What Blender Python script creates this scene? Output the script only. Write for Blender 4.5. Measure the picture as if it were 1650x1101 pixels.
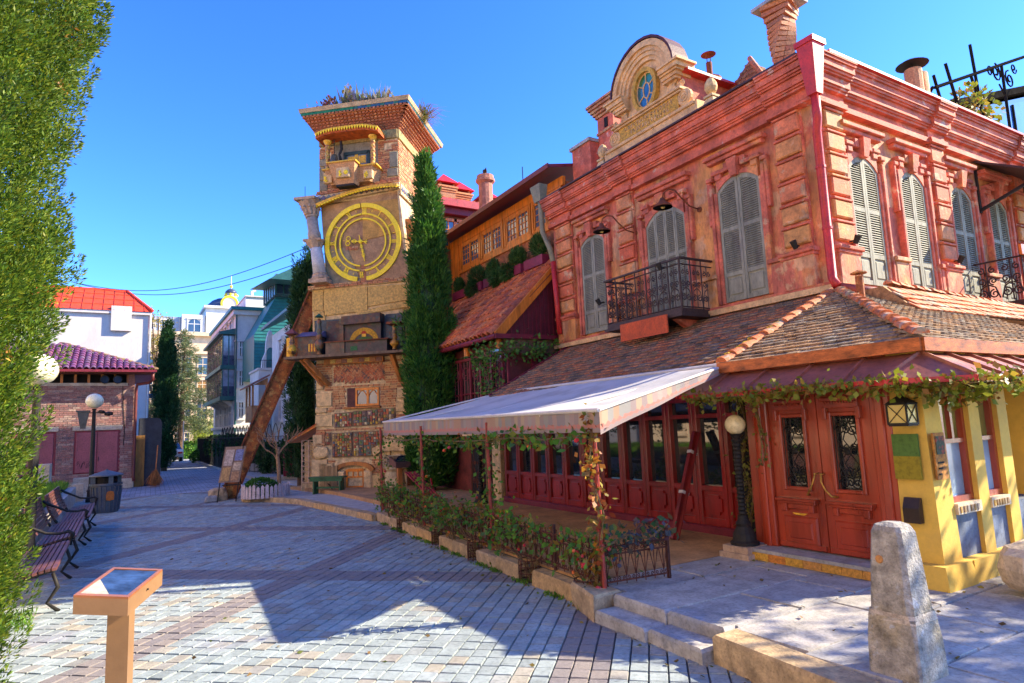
import bpy, math, random
import numpy as np
from mathutils import Vector, Matrix
random.seed(4); RNG = np.random.default_rng(7)
for o in list(bpy.data.objects): bpy.data.objects.remove(o)
S = bpy.context.scene; COL = S.collection
R = math.radians
# ---------------------------------------------------------------- camera
F, PITCH, ROLL, YAW, EYE = 1040.0, math.atan(135/1040), 0.0411, R(31.2), 1.75
fh = Vector((math.sin(YAW), math.cos(YAW), 0)); r0 = Vector((math.cos(YAW), -math.sin(YAW), 0)); up = Vector((0, 0, 1))
fw = fh*math.cos(PITCH)+up*math.sin(PITCH); u0 = up*math.cos(PITCH)-fh*math.sin(PITCH)
rt = math.cos(ROLL)*r0-math.sin(ROLL)*u0; cu = math.cos(ROLL)*u0+math.sin(ROLL)*r0
cd = bpy.data.cameras.new('camera'); cam = bpy.data.objects.new('camera', cd); COL.objects.link(cam)
cd.sensor_width = 36; cd.lens = F/1650*36; cd.clip_start = .05; cd.clip_end = 2000
cm = Matrix.Identity(4)
for i in range(3): cm[i][0], cm[i][1], cm[i][2] = rt[i], cu[i], -fw[i]
cm[2][3] = EYE
cam.matrix_world = cm; S.camera = cam
# ---------------------------------------------------------------- sky, sun, exposure
SUN_EL = R(33.0); sh = Vector((.912, -.41, 0)).normalized()
w = bpy.data.worlds.new('World'); S.world = w; w.use_nodes = True
nt = w.node_tree; sky = nt.nodes.new('ShaderNodeTexSky'); sky.sky_type = 'NISHITA'; sky.sun_disc = False
sky.sun_elevation = SUN_EL; sky.sun_rotation = math.atan2(sh.x, sh.y); sky.altitude = 450; sky.air_density = 1.1; sky.dust_density = .5; sky.ozone_density = 2.0
hs = nt.nodes.new('ShaderNodeHueSaturation'); hs.inputs['Saturation'].default_value = 1.2; hs.inputs['Hue'].default_value = .506
nt.links.new(sky.outputs[0], hs.inputs['Color'])
tn = nt.nodes.new('ShaderNodeMix'); tn.data_type = 'RGBA'; tn.blend_type = 'MULTIPLY'; tn.inputs[0].default_value = 1; tn.inputs[7].default_value = (.31, .455, .66, 1); nt.links.new(hs.outputs[0], tn.inputs[6])
bg = nt.nodes['Background']; bg.inputs[1].default_value = .118; gm0 = nt.nodes.new('ShaderNodeGamma'); gm0.inputs[1].default_value = 1.2; nt.links.new(tn.outputs[2], gm0.inputs[0]); nt.links.new(gm0.outputs[0], bg.inputs[0])
sd = bpy.data.lights.new('sun', 'SUN'); sd.energy = 2.75; sd.angle = R(.53); sd.color = (1, .87, .64)
so = bpy.data.objects.new('sun', sd); COL.objects.link(so)
sv = sh*math.cos(SUN_EL)+up*math.sin(SUN_EL); so.rotation_euler = sv.to_track_quat('Z', 'Y').to_euler(); so.location = sv*60
S.view_settings.view_transform = 'Standard'; S.view_settings.look = 'None'; S.view_settings.gamma = 1; S.view_settings.exposure = 2.38
# ---------------------------------------------------------------- helpers: meshes
def frame(o, u, d, n=(0, 0, 1)):
    m = Matrix.Identity(4)
    for i in range(3): m[i][0], m[i][1], m[i][2], m[i][3] = u[i], d[i], n[i], o[i]
    return m
class MB:
    """collects shapes; coordinates run through the frame M"""
    def __init__(s, M=None): s.v = []; s.f = []; s.M = M; s.flip = M is not None and M.to_3x3().determinant() < 0
    def add(s, vs, fs):
        n = len(s.v)
        if s.M is not None: vs = [s.M @ Vector(v) for v in vs]
        s.v += [tuple(v) for v in vs]
        s.f += [tuple(i+n for i in (reversed(f) if s.flip else f)) for f in fs]; return s
    def hexa(s, p): return s.add(p, [(3, 2, 1, 0), (4, 5, 6, 7), (0, 1, 5, 4), (1, 2, 6, 5), (2, 3, 7, 6), (3, 0, 4, 7)])
    def box(s, x0, x1, y0, y1, z0, z1):
        return s.hexa([(x0, y0, z0), (x1, y0, z0), (x1, y1, z0), (x0, y1, z0), (x0, y0, z1), (x1, y0, z1), (x1, y1, z1), (x0, y1, z1)])
    def cbox(s, x0, x1, y0, y1, z0, z1, c=.01):
        """box with its outer (high y) edges chamfered"""
        s.hexa([(x0, y0, z0), (x1, y0, z0), (x1, y1-c, z0), (x0, y1-c, z0), (x0, y0, z1), (x1, y0, z1), (x1, y1-c, z1), (x0, y1-c, z1)])
        return s.add([(x0, y1-c, z0), (x1, y1-c, z0), (x1, y1-c, z1), (x0, y1-c, z1), (x0+c, y1, z0+c), (x1-c, y1, z0+c), (x1-c, y1, z1-c), (x0+c, y1, z1-c)],
                     [(4, 7, 6, 5), (0, 4, 5, 1), (1, 5, 6, 2), (2, 6, 7, 3), (3, 7, 4, 0)])
    def bar(s, a, b, w, h, ref=(0, 0, 1)):
        a = Vector(a); b = Vector(b); t = (b-a).normalized(); ref = Vector(ref)
        if abs(t.dot(ref)) > .98: ref = Vector((1, 0, 0))
        x = t.cross(ref).normalized()*w/2; y = x.cross(t).normalized()*h/2
        return s.hexa([a-x-y, a+x-y, a+x+y, a-x+y, b-x-y, b+x-y, b+x+y, b-x+y])
    def prism(s, poly, vec):
        n = len(poly); P = [Vector(p) for p in poly]; v = Vector(vec)
        return s.add(P+[p+v for p in P], [tuple(range(n-1, -1, -1)), tuple(range(n, 2*n))]+[(i, (i+1) % n, n+(i+1) % n, n+i) for i in range(n)])
    def strip(s, a, b, vec):
        """band between two equal-length outlines, extruded by vec"""
        v = Vector(vec)
        for i in range(len(a)-1):
            q = [Vector(a[i]), Vector(a[i+1]), Vector(b[i+1]), Vector(b[i])]
            s.add(q+[p+v for p in q], [(3, 2, 1, 0), (4, 5, 6, 7), (0, 1, 5, 4), (2, 3, 7, 6)]+([(3, 0, 4, 7)] if i == 0 else [])+([(1, 2, 6, 5)] if i == len(a)-2 else []))
        return s
    def quad(s, *p): return s.add(p, [tuple(range(len(p)))])
    def tube(s, pts, r, n=6, cap=True):
        P = [Vector(p) for p in pts]; k = len(P); rr = r if isinstance(r, (list, tuple)) else [r]*k
        vs = []; ref = None
        for i in range(k):
            t = (P[min(i+1, k-1)]-P[max(i-1, 0)])
            t = t.normalized() if t.length > 1e-9 else Vector((0, 0, 1))
            if ref is None: ref = Vector((0, 0, 1)) if abs(t.z) < .9 else Vector((1, 0, 0))
            x = (ref-t*ref.dot(t)).normalized(); ref = x; y = t.cross(x)
            for j in range(n):
                a = 2*math.pi*j/n; vs.append(P[i]+(x*math.cos(a)+y*math.sin(a))*rr[i])
        fs = [(i*n+j, i*n+(j+1) % n, (i+1)*n+(j+1) % n, (i+1)*n+j) for i in range(k-1) for j in range(n)]
        if cap: fs += [tuple(range(n-1, -1, -1)), tuple((k-1)*n+j for j in range(n))]
        return s.add(vs, fs)
    def lathe(s, c, prof, n=16, ax=(0, 0, 1)):
        c = Vector(c); ax = Vector(ax).normalized()
        return s.tube([c+ax*h for r, h in prof], [max(r, 1e-4) for r, h in prof], n) if all(prof[i+1][1] > prof[i][1] for i in range(len(prof)-1)) else s._lathe(c, prof, n, ax)
    def _lathe(s, c, prof, n, ax):
        x = Vector((1, 0, 0)) if abs(ax.x) < .9 else Vector((0, 1, 0)); x = (x-ax*x.dot(ax)).normalized(); y = ax.cross(x); vs = []
        for r, h in prof:
            for j in range(n):
                a = 2*math.pi*j/n; vs.append(c+ax*h+(x*math.cos(a)+y*math.sin(a))*max(r, 1e-4))
        k = len(prof)
        return s.add(vs, [(i*n+j, i*n+(j+1) % n, (i+1)*n+(j+1) % n, (i+1)*n+j) for i in range(k-1) for j in range(n)]+[tuple(range(n-1, -1, -1)), tuple((k-1)*n+j for j in range(n))])
    def ball(s, c, r, n=14, sz=1):
        k = n//2+1
        return s.lathe(c, [(r*math.sin(math.pi*i/k), -r*sz*math.cos(math.pi*i/k)) for i in range(k+1)], n)
    def rock(s, c, rx, ry, rz, n=9, j=.16, seed=0):
        rnd = random.Random(seed); k = n//2+1; c = Vector(c); vs = []
        for i in range(k+1):
            for q in range(n):
                a = 2*math.pi*q/n; t = math.pi*i/k; e = 1+(rnd.random()-.5)*2*j
                sg = lambda v, p=.6: math.copysign(abs(v)**p, v)
                vs.append(c+Vector((rx*sg(math.sin(t))*sg(math.cos(a))*e, ry*sg(math.sin(t))*sg(math.sin(a))*e, -rz*sg(math.cos(t))*e)))
        return s.add(vs, [(i*n+q, i*n+(q+1) % n, (i+1)*n+(q+1) % n, (i+1)*n+q) for i in range(k) for q in range(n)])
    def mesh(s, name, smooth=False):
        m = bpy.data.meshes.new(name); m.from_pydata(s.v, [], s.f)
        if smooth: m.polygons.foreach_set('use_smooth', [True]*len(m.polygons))
        m.update(); return m
    def build(s, name, mt, parent=None, smooth=False, **k):
        return link(name, s.mesh(name, smooth), mt, parent, **k)
# ---------------------------------------------------------------- helpers: objects
WM = {}
def link(name, me, mt, parent=None, M=None, kind=None, label=None):
    o = bpy.data.objects.new(name, me); COL.objects.link(o); M = M or Matrix.Identity(4)
    if me is not None and mt is not None and not me.materials: me.materials.append(mt)
    if parent is not None: o.parent = parent; o.matrix_basis = WM[parent.name].inverted() @ M
    else: o.matrix_basis = M
    WM[o.name] = M
    if kind: o['kind'] = kind
    if label: o['label'] = label
    return o
T3 = Matrix.Translation
def tag(o, label, cat, group=None):
    o['label'] = label; o['category'] = cat
    if group: o['group'] = group
    return o
def thing(name, label, cat, loc, group=None, rz=0):
    return tag(link(name, None, None, None, T3(loc) @ Matrix.Rotation(rz, 4, 'Z')), label, cat, group)
def copy_tree(o, M, label=None, parent=None):
    kids = [c for c in COL.objects if c.parent == o]
    c = o.copy(); COL.objects.link(c); c.parent = parent
    if parent is None: c.matrix_basis = M
    WM[c.name] = M
    if label: c['label'] = label
    for k in kids: copy_tree(k, M @ WM[o.name].inverted() @ WM[k.name], None, c)
    return c
# ---------------------------------------------------------------- helpers: materials
COOL = ('granite_paver', 'brown_paver', 'grey_stone', 'leaves', 'foliage', 'blades', 'glass', 'pane', 'canvas', 'joint', 'picket', 'teal', 'blue', 'slate', 'white_', 'purple', 'zinc', 'sprays', 'spikes', 'bin_', 'lilac', 'tarp', 'weathered', 'shutter_grey', 'gold_leaf', 'house_brick', 'house_mortar')
def mat(name, cols, rough=.75, var=.22, scale=5., bump=.25, bscale=45., metal=0., spec=.4, streak=0., patch=None, patch2=None, ps=2.2, pt=.56, transl=0., coat=0., emit=None, grime=None, fine=1.):
    """cols: one colour, or several of which each object / loose piece takes one"""
    if not isinstance(cols[0], (tuple, list)): cols = [cols]
    if not any(k in name for k in COOL):
        wf_ = lambda c: (min(.82, c[0]*1.15), min(.8, c[1]*1.0), c[2]*.82) if c else c
        cols = [wf_(c) for c in cols]; patch, patch2, grime = wf_(patch), wf_(patch2), wf_(grime)
    m = bpy.data.materials.new(name); m.use_nodes = True; nt = m.node_tree; N = nt.nodes; L = nt.links
    b = N['Principled BSDF']; b.inputs['Roughness'].default_value = rough; b.inputs['Metallic'].default_value = metal
    b.inputs['Specular IOR Level'].default_value = spec
    if coat: b.inputs['Coat Weight'].default_value = coat; b.inputs['Coat Roughness'].default_value = .12
    if not isinstance(cols[0], (tuple, list)): cols = [cols]
    g = N.new('ShaderNodeNewGeometry')
    def math_(op, a, b_=None):
        n = N.new('ShaderNodeMath'); n.operation = op
        for i, v in enumerate((a, b_)):
            if v is None: continue
            if isinstance(v, (int, float)): n.inputs[i].default_value = v
            else: L.new(v, n.inputs[i])
        return n.outputs[0]
    def noise(sc, det=4., vec=None, ro=.55):
        n = N.new('ShaderNodeTexNoise'); n.inputs['Scale'].default_value = sc; n.inputs['Detail'].default_value = det; n.inputs['Roughness'].default_value = ro
        L.new(vec if vec is not None else g.outputs['Position'], n.inputs['Vector']); return n.outputs['Fac']
    def mixc(f, a, c, mode='MIX'):
        n = N.new('ShaderNodeMix'); n.data_type = 'RGBA'; n.blend_type = mode
        for s_, v in ((n.inputs[0], f), (n.inputs[6], a), (n.inputs[7], c)):
            if isinstance(v, (int, float)): s_.default_value = v
            elif isinstance(v, tuple): s_.default_value = (*v, 1) if len(v) == 3 else v
            else: L.new(v, s_)
        return n.outputs[2]
    def ramp(f, stops, interp='LINEAR'):
        n = N.new('ShaderNodeValToRGB'); e = n.color_ramp; e.interpolation = interp
        while len(e.elements) < len(stops): e.elements.new(.5)
        for el, (p, c) in zip(e.elements, stops): el.position = p; el.color = (*c, 1)
        L.new(f, n.inputs[0]); return n.outputs[0]
    if len(cols) > 1:
        oi = N.new('ShaderNodeObjectInfo'); rnd = math_('FRACT', math_('ADD', oi.outputs['Random'], g.outputs['Random Per Island']))
        col = ramp(rnd, [((i+.5)/len(cols), c) for i, c in enumerate(cols)])
    else: col = cols[0]
    vec = None
    if streak:
        mp = N.new('ShaderNodeMapping'); mp.inputs['Scale'].default_value = (1, 1, streak); L.new(g.outputs['Position'], mp.inputs['Vector']); vec = mp.outputs[0]
    if patch: col = mixc(ramp(noise(ps, 6, vec, .62), [(pt-.03, (0, 0, 0)), (pt+.07, (1, 1, 1))]), col, patch)
    if patch2: col = mixc(ramp(noise(ps*2.3, 6, None, .65), [(pt+.02, (0, 0, 0)), (pt+.07, (1, 1, 1))]), col, patch2)
    nf = noise(scale, 5, vec); lo, hi = 1-var*1.6, 1+var
    col = mixc(1., col, ramp(nf, [(.28, (lo, lo, lo)), (.72, (hi, hi, hi))]), 'MULTIPLY')
    if rough > .2 and not transl:
        ff = noise(max(scale*5, 22), 6, vec, .7); col = mixc(1., col, ramp(ff, [(.30, (1-.38*fine,)*3), (.50, (1, 1, 1)), (.72, (1+.16*fine,)*3)]), 'MULTIPLY')
    if grime: col = mixc(ramp(noise(1.7, 7, None, .7), [(.5, (0, 0, 0)), (.75, (1, 1, 1))]), col, grime)
    if isinstance(col, tuple): b.inputs['Base Color'].default_value = (*col, 1)
    else: L.new(col, b.inputs['Base Color'])
    if bump:
        bp = N.new('ShaderNodeBump'); bp.inputs['Strength'].default_value = bump; bp.inputs['Distance'].default_value = .02
        L.new(noise(bscale, 4, vec), bp.inputs['Height']); L.new(bp.outputs[0], b.inputs['Normal'])
    if rough > .2: 
        rr = math_('ADD', math_('MULTIPLY', nf, .25), rough-.12); L.new(rr, b.inputs['Roughness'])
    if emit: b.inputs['Emission Color'].default_value = (*emit[0], 1); b.inputs['Emission Strength'].default_value = emit[1]
    if transl:
        t = N.new('ShaderNodeBsdfTranslucent'); L.new(col, t.inputs[0]) if not isinstance(col, tuple) else None
        ms = N.new('ShaderNodeMixShader'); ms.inputs[0].default_value = transl; out = N['Material Output']
        L.new(b.outputs[0], ms.inputs[1]); L.new(t.outputs[0], ms.inputs[2]); L.new(ms.outputs[0], out.inputs[0])
    return m
def glass(name, col=(.02, .025, .03), rough=.03, var=.3):
    m = mat(name, col, rough=rough, var=var, scale=2, bump=0, spec=.5); b = m.node_tree.nodes['Principled BSDF']
    b.inputs['IOR'].default_value = 1.9; return m
def lattice_mat(name, c1, c2, cm_, w, h, mortar, rot=0., off=.5, axes='XY', rough=.85):
    """far brick / paving too small to build: brick texture on world axes"""
    m = bpy.data.materials.new(name); m.use_nodes = True; N = m.node_tree.nodes; L = m.node_tree.links; b = N['Principled BSDF']; b.inputs['Roughness'].default_value = rough
    g = N.new('ShaderNodeNewGeometry'); sp = N.new('ShaderNodeSeparateXYZ'); cb = N.new('ShaderNodeCombineXYZ'); mp = N.new('ShaderNodeMapping')
    L.new(g.outputs['Position'], sp.inputs[0]); L.new(sp.outputs['XYZ'.index(axes[0])], cb.inputs[0]); L.new(sp.outputs['XYZ'.index(axes[1])], cb.inputs[1])
    mp.inputs['Rotation'].default_value = (0, 0, rot); L.new(cb.outputs[0], mp.inputs[0])
    t = N.new('ShaderNodeTexBrick'); t.inputs['Scale'].default_value = 1; t.inputs['Brick Width'].default_value = w; t.inputs['Row Height'].default_value = h; t.inputs['Mortar Size'].default_value = mortar; t.offset = off
    for i, c in enumerate((c1, c2, cm_)): t.inputs[1+i].default_value = (*c, 1)
    L.new(mp.outputs[0], t.inputs[0])
    nz = N.new('ShaderNodeTexNoise'); nz.inputs['Scale'].default_value = 1.3; nz.inputs['Detail'].default_value = 6; L.new(g.outputs['Position'], nz.inputs[0])
    cr = N.new('ShaderNodeValToRGB'); cr.color_ramp.elements[0].color = (.6, .6, .6, 1); cr.color_ramp.elements[1].color = (1.2, 1.2, 1.2, 1); cr.color_ramp.elements[0].position = .3; cr.color_ramp.elements[1].position = .7; L.new(nz.outputs[0], cr.inputs[0])
    mx = N.new('ShaderNodeMix'); mx.data_type = 'RGBA'; mx.blend_type = 'MULTIPLY'; mx.inputs[0].default_value = 1; L.new(t.outputs[0], mx.inputs[6]); L.new(cr.outputs[0], mx.inputs[7]); L.new(mx.outputs[2], b.inputs[0])
    bp = N.new('ShaderNodeBump'); bp.inputs['Strength'].default_value = .5; bp.inputs['Distance'].default_value = .01; bp.invert = True; L.new(t.outputs['Fac'], bp.inputs['Height']); L.new(bp.outputs[0], b.inputs['Normal'])
    return m
# ---------------------------------------------------------------- palette
M_pink = mat('pink_plaster', (.50, .145, .095), streak=.4, var=.34, scale=3.4, bump=.35, bscale=30, patch=(.58, .27, .09), ps=.9, pt=.5, patch2=(.56, .33, .19), grime=(.30, .085, .055))
M_pinkmould = mat('pink_moulding', (.53, .145, .095), var=.34, scale=3.5, bump=.35, bscale=35, patch=(.58, .25, .10), ps=1.6, pt=.57, patch2=(.56, .33, .22))
M_block = mat('rustic_block_plaster', [(.52, .12, .06), (.56, .18, .08), (.56, .31, .12), (.58, .165, .09), (.52, .27, .10)], var=.3, scale=5, bump=.4, bscale=40, patch2=(.50, .32, .2), ps=1.6, pt=.54)
M_cornred = mat('cornice_red', (.53, .135, .085), var=.34, scale=3, bump=.3, patch=(.58, .22, .16), ps=1.8, pt=.6, patch2=(.55, .38, .36))
M_cream = mat('cream_plaster', (.62, .43, .23), var=.22, scale=4, bump=.3, patch=(.58, .36, .17), ps=2.5)
M_creamdark = mat('ochre_plaster', (.52, .32, .06), var=.3, scale=14, bump=.9, bscale=26)
M_shutter = mat('shutter_grey', (.28, .265, .185), rough=.7, var=.22, scale=8, bump=.15, streak=.25, patch=(.24, .21, .16), ps=5, pt=.6)
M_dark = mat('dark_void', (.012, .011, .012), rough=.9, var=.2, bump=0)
M_redpaint = mat('red_downpipe_paint', (.48, .03, .03), rough=.45, var=.2, scale=6, bump=.1)
M_redwood = mat('red_gloss_wood', (.36, .018, .014), rough=.34, var=.3, scale=5, bump=.12, bscale=60, streak=.15, coat=.35, fine=.5)
M_doorwood = mat('red_brown_door', (.31, .042, .018), rough=.3, var=.28, scale=5, bump=.12, streak=.15, coat=.5, fine=.5)
M_maroon = mat('maroon_paint', (.17, .016, .035), rough=.5, var=.2, bump=.1)
M_iron = mat('black_iron', (.022, .021, .02), rough=.6, var=.2, bump=.1, metal=.0, spec=.25)
M_rustiron = mat('rusty_iron', [(.09, .028, .018), (.12, .035, .02), (.07, .025, .018)], rough=.75, var=.35, scale=20, bump=.3, metal=.2)
M_railiron = mat('brown_railing_iron', (.065, .042, .04), rough=.6, var=.3, scale=20, bump=.2, metal=.3)
M_yellow = mat('yellow_plaster', (.62, .44, .085), rough=.8, var=.14, scale=2, bump=.12, bscale=60, patch=(.60, .43, .09), ps=1.2, grime=(.50, .36, .10), fine=.25)
M_bluegrey = mat('blue_grey_panel', (.145, .175, .235), var=.25, scale=3, bump=.1, patch2=(.3, .33, .38), ps=2.4, pt=.62)
M_glass = glass('dark_glass')
M_glassblue = glass('sky_glass', (.03, .05, .09))
M_stone = mat('tan_stone', [(.60, .45, .25), (.55, .42, .25), (.62, .46, .23)], var=.25, scale=7, bump=.5, bscale=30)
M_greystone = mat('grey_stone', [(.42, .385, .34), (.37, .345, .31), (.45, .41, .35), (.39, .37, .34)], var=.22, scale=6, bump=.35, bscale=40, patch=(.26, .27, .29), ps=1.4, pt=.6)
M_kerb = mat('kerb_sandstone', [(.43, .32, .17), (.40, .33, .23), (.45, .31, .14), (.42, .34, .24)], var=.3, scale=9, bump=.5, bscale=40)
M_paver = mat('granite_paver', [(0.305, 0.351, 0.340), (0.268, 0.307, 0.300), (0.323, 0.372, 0.362), (0.287, 0.330, 0.320), (0.315, 0.362, 0.351), (0.250, 0.287, 0.279), (0.333, 0.383, 0.372), (0.277, 0.319, 0.310), (0.305, 0.351, 0.340), (0.259, 0.297, 0.289), (0.296, 0.340, 0.331), (0.296, 0.279, 0.244), (0.344, 0.314, 0.244)], rough=.8, var=.16, scale=3, bump=.35, bscale=120, patch=(.27, .28, .30), ps=.9, pt=.60)
M_paverband = mat('brown_paver', [(.245, .21, .19), (.22, .195, .185), (.26, .22, .19), (.21, .185, .18)], rough=.8, var=.14, scale=30, bump=.3, bscale=120)
M_joint = mat('joint_bed', (.095, .09, .085), var=.4, scale=20, bump=.5, patch=(.10, .11, .06), ps=3)
M_terrfloor = mat('terrace_floor_brown', (.42, .26, .13), rough=.8, var=.22, scale=3, bump=.2, patch=(.36, .22, .11), ps=1.2)
M_rust = mat('rust_steel', (.28, .09, .027), rough=.75, var=.45, scale=6, bump=.45, bscale=40, patch=(.36, .13, .03), ps=2.4, pt=.52, patch2=(.40, .22, .07))
M_rustdark = mat('rust_steel_dark', (.17, .05, .02), rough=.8, var=.4, scale=8, bump=.45, bscale=40, patch=(.24, .075, .025), ps=3)
M_gold = mat('gold_leaf', (1.0, .69, .015), rough=.45, var=.10, scale=10, bump=.05, metal=.0)
M_goldpaint = mat('gold_ornament', (.70, .42, .04), rough=.45, var=.3, scale=25, bump=.3, metal=.15)
M_wood = mat('oak_wood', (.42, .165, .04), rough=.55, var=.35, scale=7, bump=.2, streak=.12)
M_orangewood = mat('varnished_orange_wood', (.62, .20, .022), rough=.42, var=.32, scale=8, bump=.15, streak=.15, coat=.2)
M_leanTile = mat('old_plain_tile', [(.24, .13, .08), (.34, .12, .06), (.17, .13, .10), (.29, .17, .10), (.42, .17, .08), (.22, .18, .15), (.12, .09, .07)], rough=.85, var=.35, scale=18, bump=.5)
M_annexTile = mat('dark_plain_tile', [(.30, .19, .11), (.20, .15, .11), (.36, .23, .12), (.24, .20, .16), (.15, .11, .085), (.40, .24, .11), (.26, .24, .21)], rough=.85, var=.35, scale=18, bump=.5)
M_redTile = mat('orange_barrel_tile', [(.56, .14, .045), (.60, .19, .06), (.48, .10, .04), (.58, .22, .09), (.42, .10, .05), (.62, .17, .04), (.28, .085, .055)], rough=.8, var=.3, scale=12, bump=.4)
M_ridge = mat('ridge_tile', [(.54, .16, .06), (.48, .17, .07), (.56, .22, .10)], var=.3, scale=10, bump=.4, patch=(.34, .32, .28), ps=6)
M_purpleTile = mat('purple_glazed_tile', [(.16, .05, .13), (.20, .055, .12), (.13, .05, .15), (.22, .07, .11), (.17, .09, .16)], rough=.5, var=.2, scale=8, bump=.15)
M_redmetal = mat('red_sheet_roof', (.62, .06, .02), rough=.55, var=.15, scale=3, bump=.1)
M_brownmetal = mat('brown_sheet_metal', (.27, .095, .07), rough=.42, var=.2, scale=4, bump=.08, metal=.15)
M_copper = mat('copper_gutter', (.42, .13, .035), rough=.5, var=.4, scale=7, bump=.15, metal=.3, streak=3)
M_brick = mat('tower_brick', [(.46, .19, .085), (.52, .26, .12), (.42, .16, .08), (.55, .33, .17), (.48, .23, .11), (.38, .15, .085), (.56, .39, .21), (.30, .14, .09)], var=.3, scale=30, bump=.4)
M_mortar = mat('mortar', (.60, .49, .31), var=.3, scale=10, bump=.6, bscale=60)
M_hbrick = mat('house_brick', [(.28, .135, .115), (.34, .155, .125), (.21, .12, .115), (.38, .21, .165), (.30, .13, .11), (.16, .10, .10), (.42, .28, .22)], var=.3, scale=30, bump=.3)
M_hmortar = mat('house_mortar', (.40, .30, .25), var=.2, bump=.3)
M_white = mat('white_plaster', (.66, .64, .60), fine=.3, var=.1, scale=2, bump=.1, grime=(.56, .54, .5))
M_white2 = mat('off_white_plaster', (.62, .56, .50), fine=.4, var=.1, scale=1.5, bump=.1, streak=.2, grime=(.52, .46, .42))
M_beige = mat('beige_stone_facade', (.58, .49, .38), var=.12, scale=2, bump=.15)
M_teal = mat('teal_paint', (.02, .19, .19), rough=.5, var=.15, scale=3, bump=.05)
M_tealdk = mat('teal_frame', (.02, .115, .105), rough=.5, var=.15, bump=.05)
M_canvas = mat('awning_canvas', (.72, .69, .64), rough=.85, var=.10, scale=1.5, bump=.5, bscale=5, transl=.3, patch=(.62, .59, .53), ps=1.6, pt=.58)
M_lampglobe = mat('opal_globe', (.80, .66, .42), rough=.22, var=.06, bump=0, spec=.5)
M_lampglobe2 = mat('opal_globe_pale', (.84, .76, .60), rough=.22, var=.05, bump=0, spec=.5)
M_bark = mat('bark', (.10, .065, .045), rough=.9, var=.35, scale=20, bump=.8, bscale=30, streak=.2)
M_paleBark = mat('pale_bark', (.30, .20, .13), rough=.9, var=.3, scale=20, bump=.6)
M_stem = mat('rose_stem', (.17, .12, .05), rough=.7, var=.3, scale=30, bump=.2)
def leafmat(name, cols, tr=.3): return mat(name, cols, rough=.5, var=.25, scale=3, bump=0, transl=tr, spec=.25)
L_cyp = leafmat('cypress_foliage', [(.04, .14, .02), (.07, .19, .025), (.13, .27, .03), (.03, .10, .02)], .3)
L_big = leafmat('sunlit_conifer_foliage', [(.08, .16, .014), (.14, .23, .016), (.22, .29, .018), (.10, .18, .02), (.27, .28, .018), (.035, .08, .012), (.06, .12, .014)], .35)
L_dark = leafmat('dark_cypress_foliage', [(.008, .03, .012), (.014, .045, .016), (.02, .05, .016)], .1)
L_far = leafmat('far_cypress_foliage', [(.02, .07, .022), (.03, .09, .025), (.045, .11, .03)], .15)
L_cedar = leafmat('cedar_foliage', [(.10, .15, .07), (.14, .18, .07), (.18, .2, .07)], .3)
L_gold = leafmat('yellow_leaves', [(.35, .26, .03), (.26, .20, .03), (.20, .14, .03)], .3)
L_willow = leafmat('willow_leaves', [(.40, .48, .04), (.32, .42, .03), (.46, .50, .06)], .35)
L_rose = leafmat('rose_leaves', [(.09, .24, .025), (.13, .30, .03), (.07, .2, .03), (.17, .30, .03), (.26, .24, .025), (.32, .10, .025), (.08, .21, .07)], .35)
L_vine = leafmat('vine_leaves', [(.20, .24, .02), (.28, .28, .025), (.15, .21, .02), (.34, .25, .03), (.30, .14, .03)], .35)
L_ivy = leafmat('ivy_leaves', [(.26, .25, .04), (.20, .21, .03), (.30, .18, .05), (.14, .16, .03)], .3)
L_box = leafmat('box_leaves', [(.05, .16, .015), (.075, .2, .02), (.035, .12, .015)], .2)
L_hedge = leafmat('hedge_leaves', [(.025, .08, .02), (.04, .10, .022), (.03, .09, .03)], .2)
L_grass = leafmat('grass_blades', [(.12, .26, .02), (.17, .32, .03), (.09, .21, .02)], .35)
L_rosem = leafmat('rosemary_leaves', [(.04, .12, .025), (.06, .15, .03), (.09, .17, .035)], .2)
L_lav = leafmat('lavender_spikes', [(.2, .17, .2), (.14, .15, .12), (.22, .18, .16), (.14, .19, .07)], .3)
L_rooft = leafmat('roof_weed_leaves', [(.2, .24, .04), (.3, .22, .04), (.32, .10, .06), (.16, .2, .04)], .35)
M_petal = mat('rose_petals', [(.45, .02, .03), (.6, .06, .03), (.75, .22, .02), (.5, .05, .08)], rough=.6, var=.2, bump=0)
# ---------------------------------------------------------------- foliage
def np_quads(name, V, n, mt, parent=None, k=4, **kw):
    me = bpy.data.meshes.new(name); me.vertices.add(n*k); me.vertices.foreach_set('co', np.ascontiguousarray(V, dtype=np.float32).ravel())
    me.loops.add(n*k); me.loops.foreach_set('vertex_index', np.arange(n*k, dtype=np.int32)); me.polygons.add(n)
    me.polygons.foreach_set('loop_start', np.arange(0, n*k, k, dtype=np.int32)); me.update(calc_edges=True); me.validate()
    return link(name, me, mt, parent, **kw)
def unit(a): return a/np.maximum(np.linalg.norm(a, axis=1, keepdims=True), 1e-9)
def leaves(name, P, D, L, wr, mt, parent=None, **kw):
    """diamond leaves: base P, direction D, length L, width L*wr"""
    n = len(P); D = unit(np.asarray(D, float)); L = np.broadcast_to(np.asarray(L, float), (n,))[:, None]
    side = unit(np.cross(D, unit(RNG.normal(size=(n, 3))))); nn = np.cross(D, side)
    V = np.empty((n, 4, 3)); V[:, 0] = P; V[:, 2] = P+D*L; mid = P+D*L*.45+nn*L*.06
    V[:, 1] = mid+side*L*wr*.5; V[:, 3] = mid-side*L*wr*.5
    return np_quads(name, V, n, mt, parent, **kw)
def ballpts(n, c, r, shell=.0):
    d = unit(RNG.normal(size=(n, 3))); k = (shell+(1-shell)*RNG.random((n, 1)))**(1/2.2)
    return np.asarray(c)+d*k*np.asarray(r), d
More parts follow.
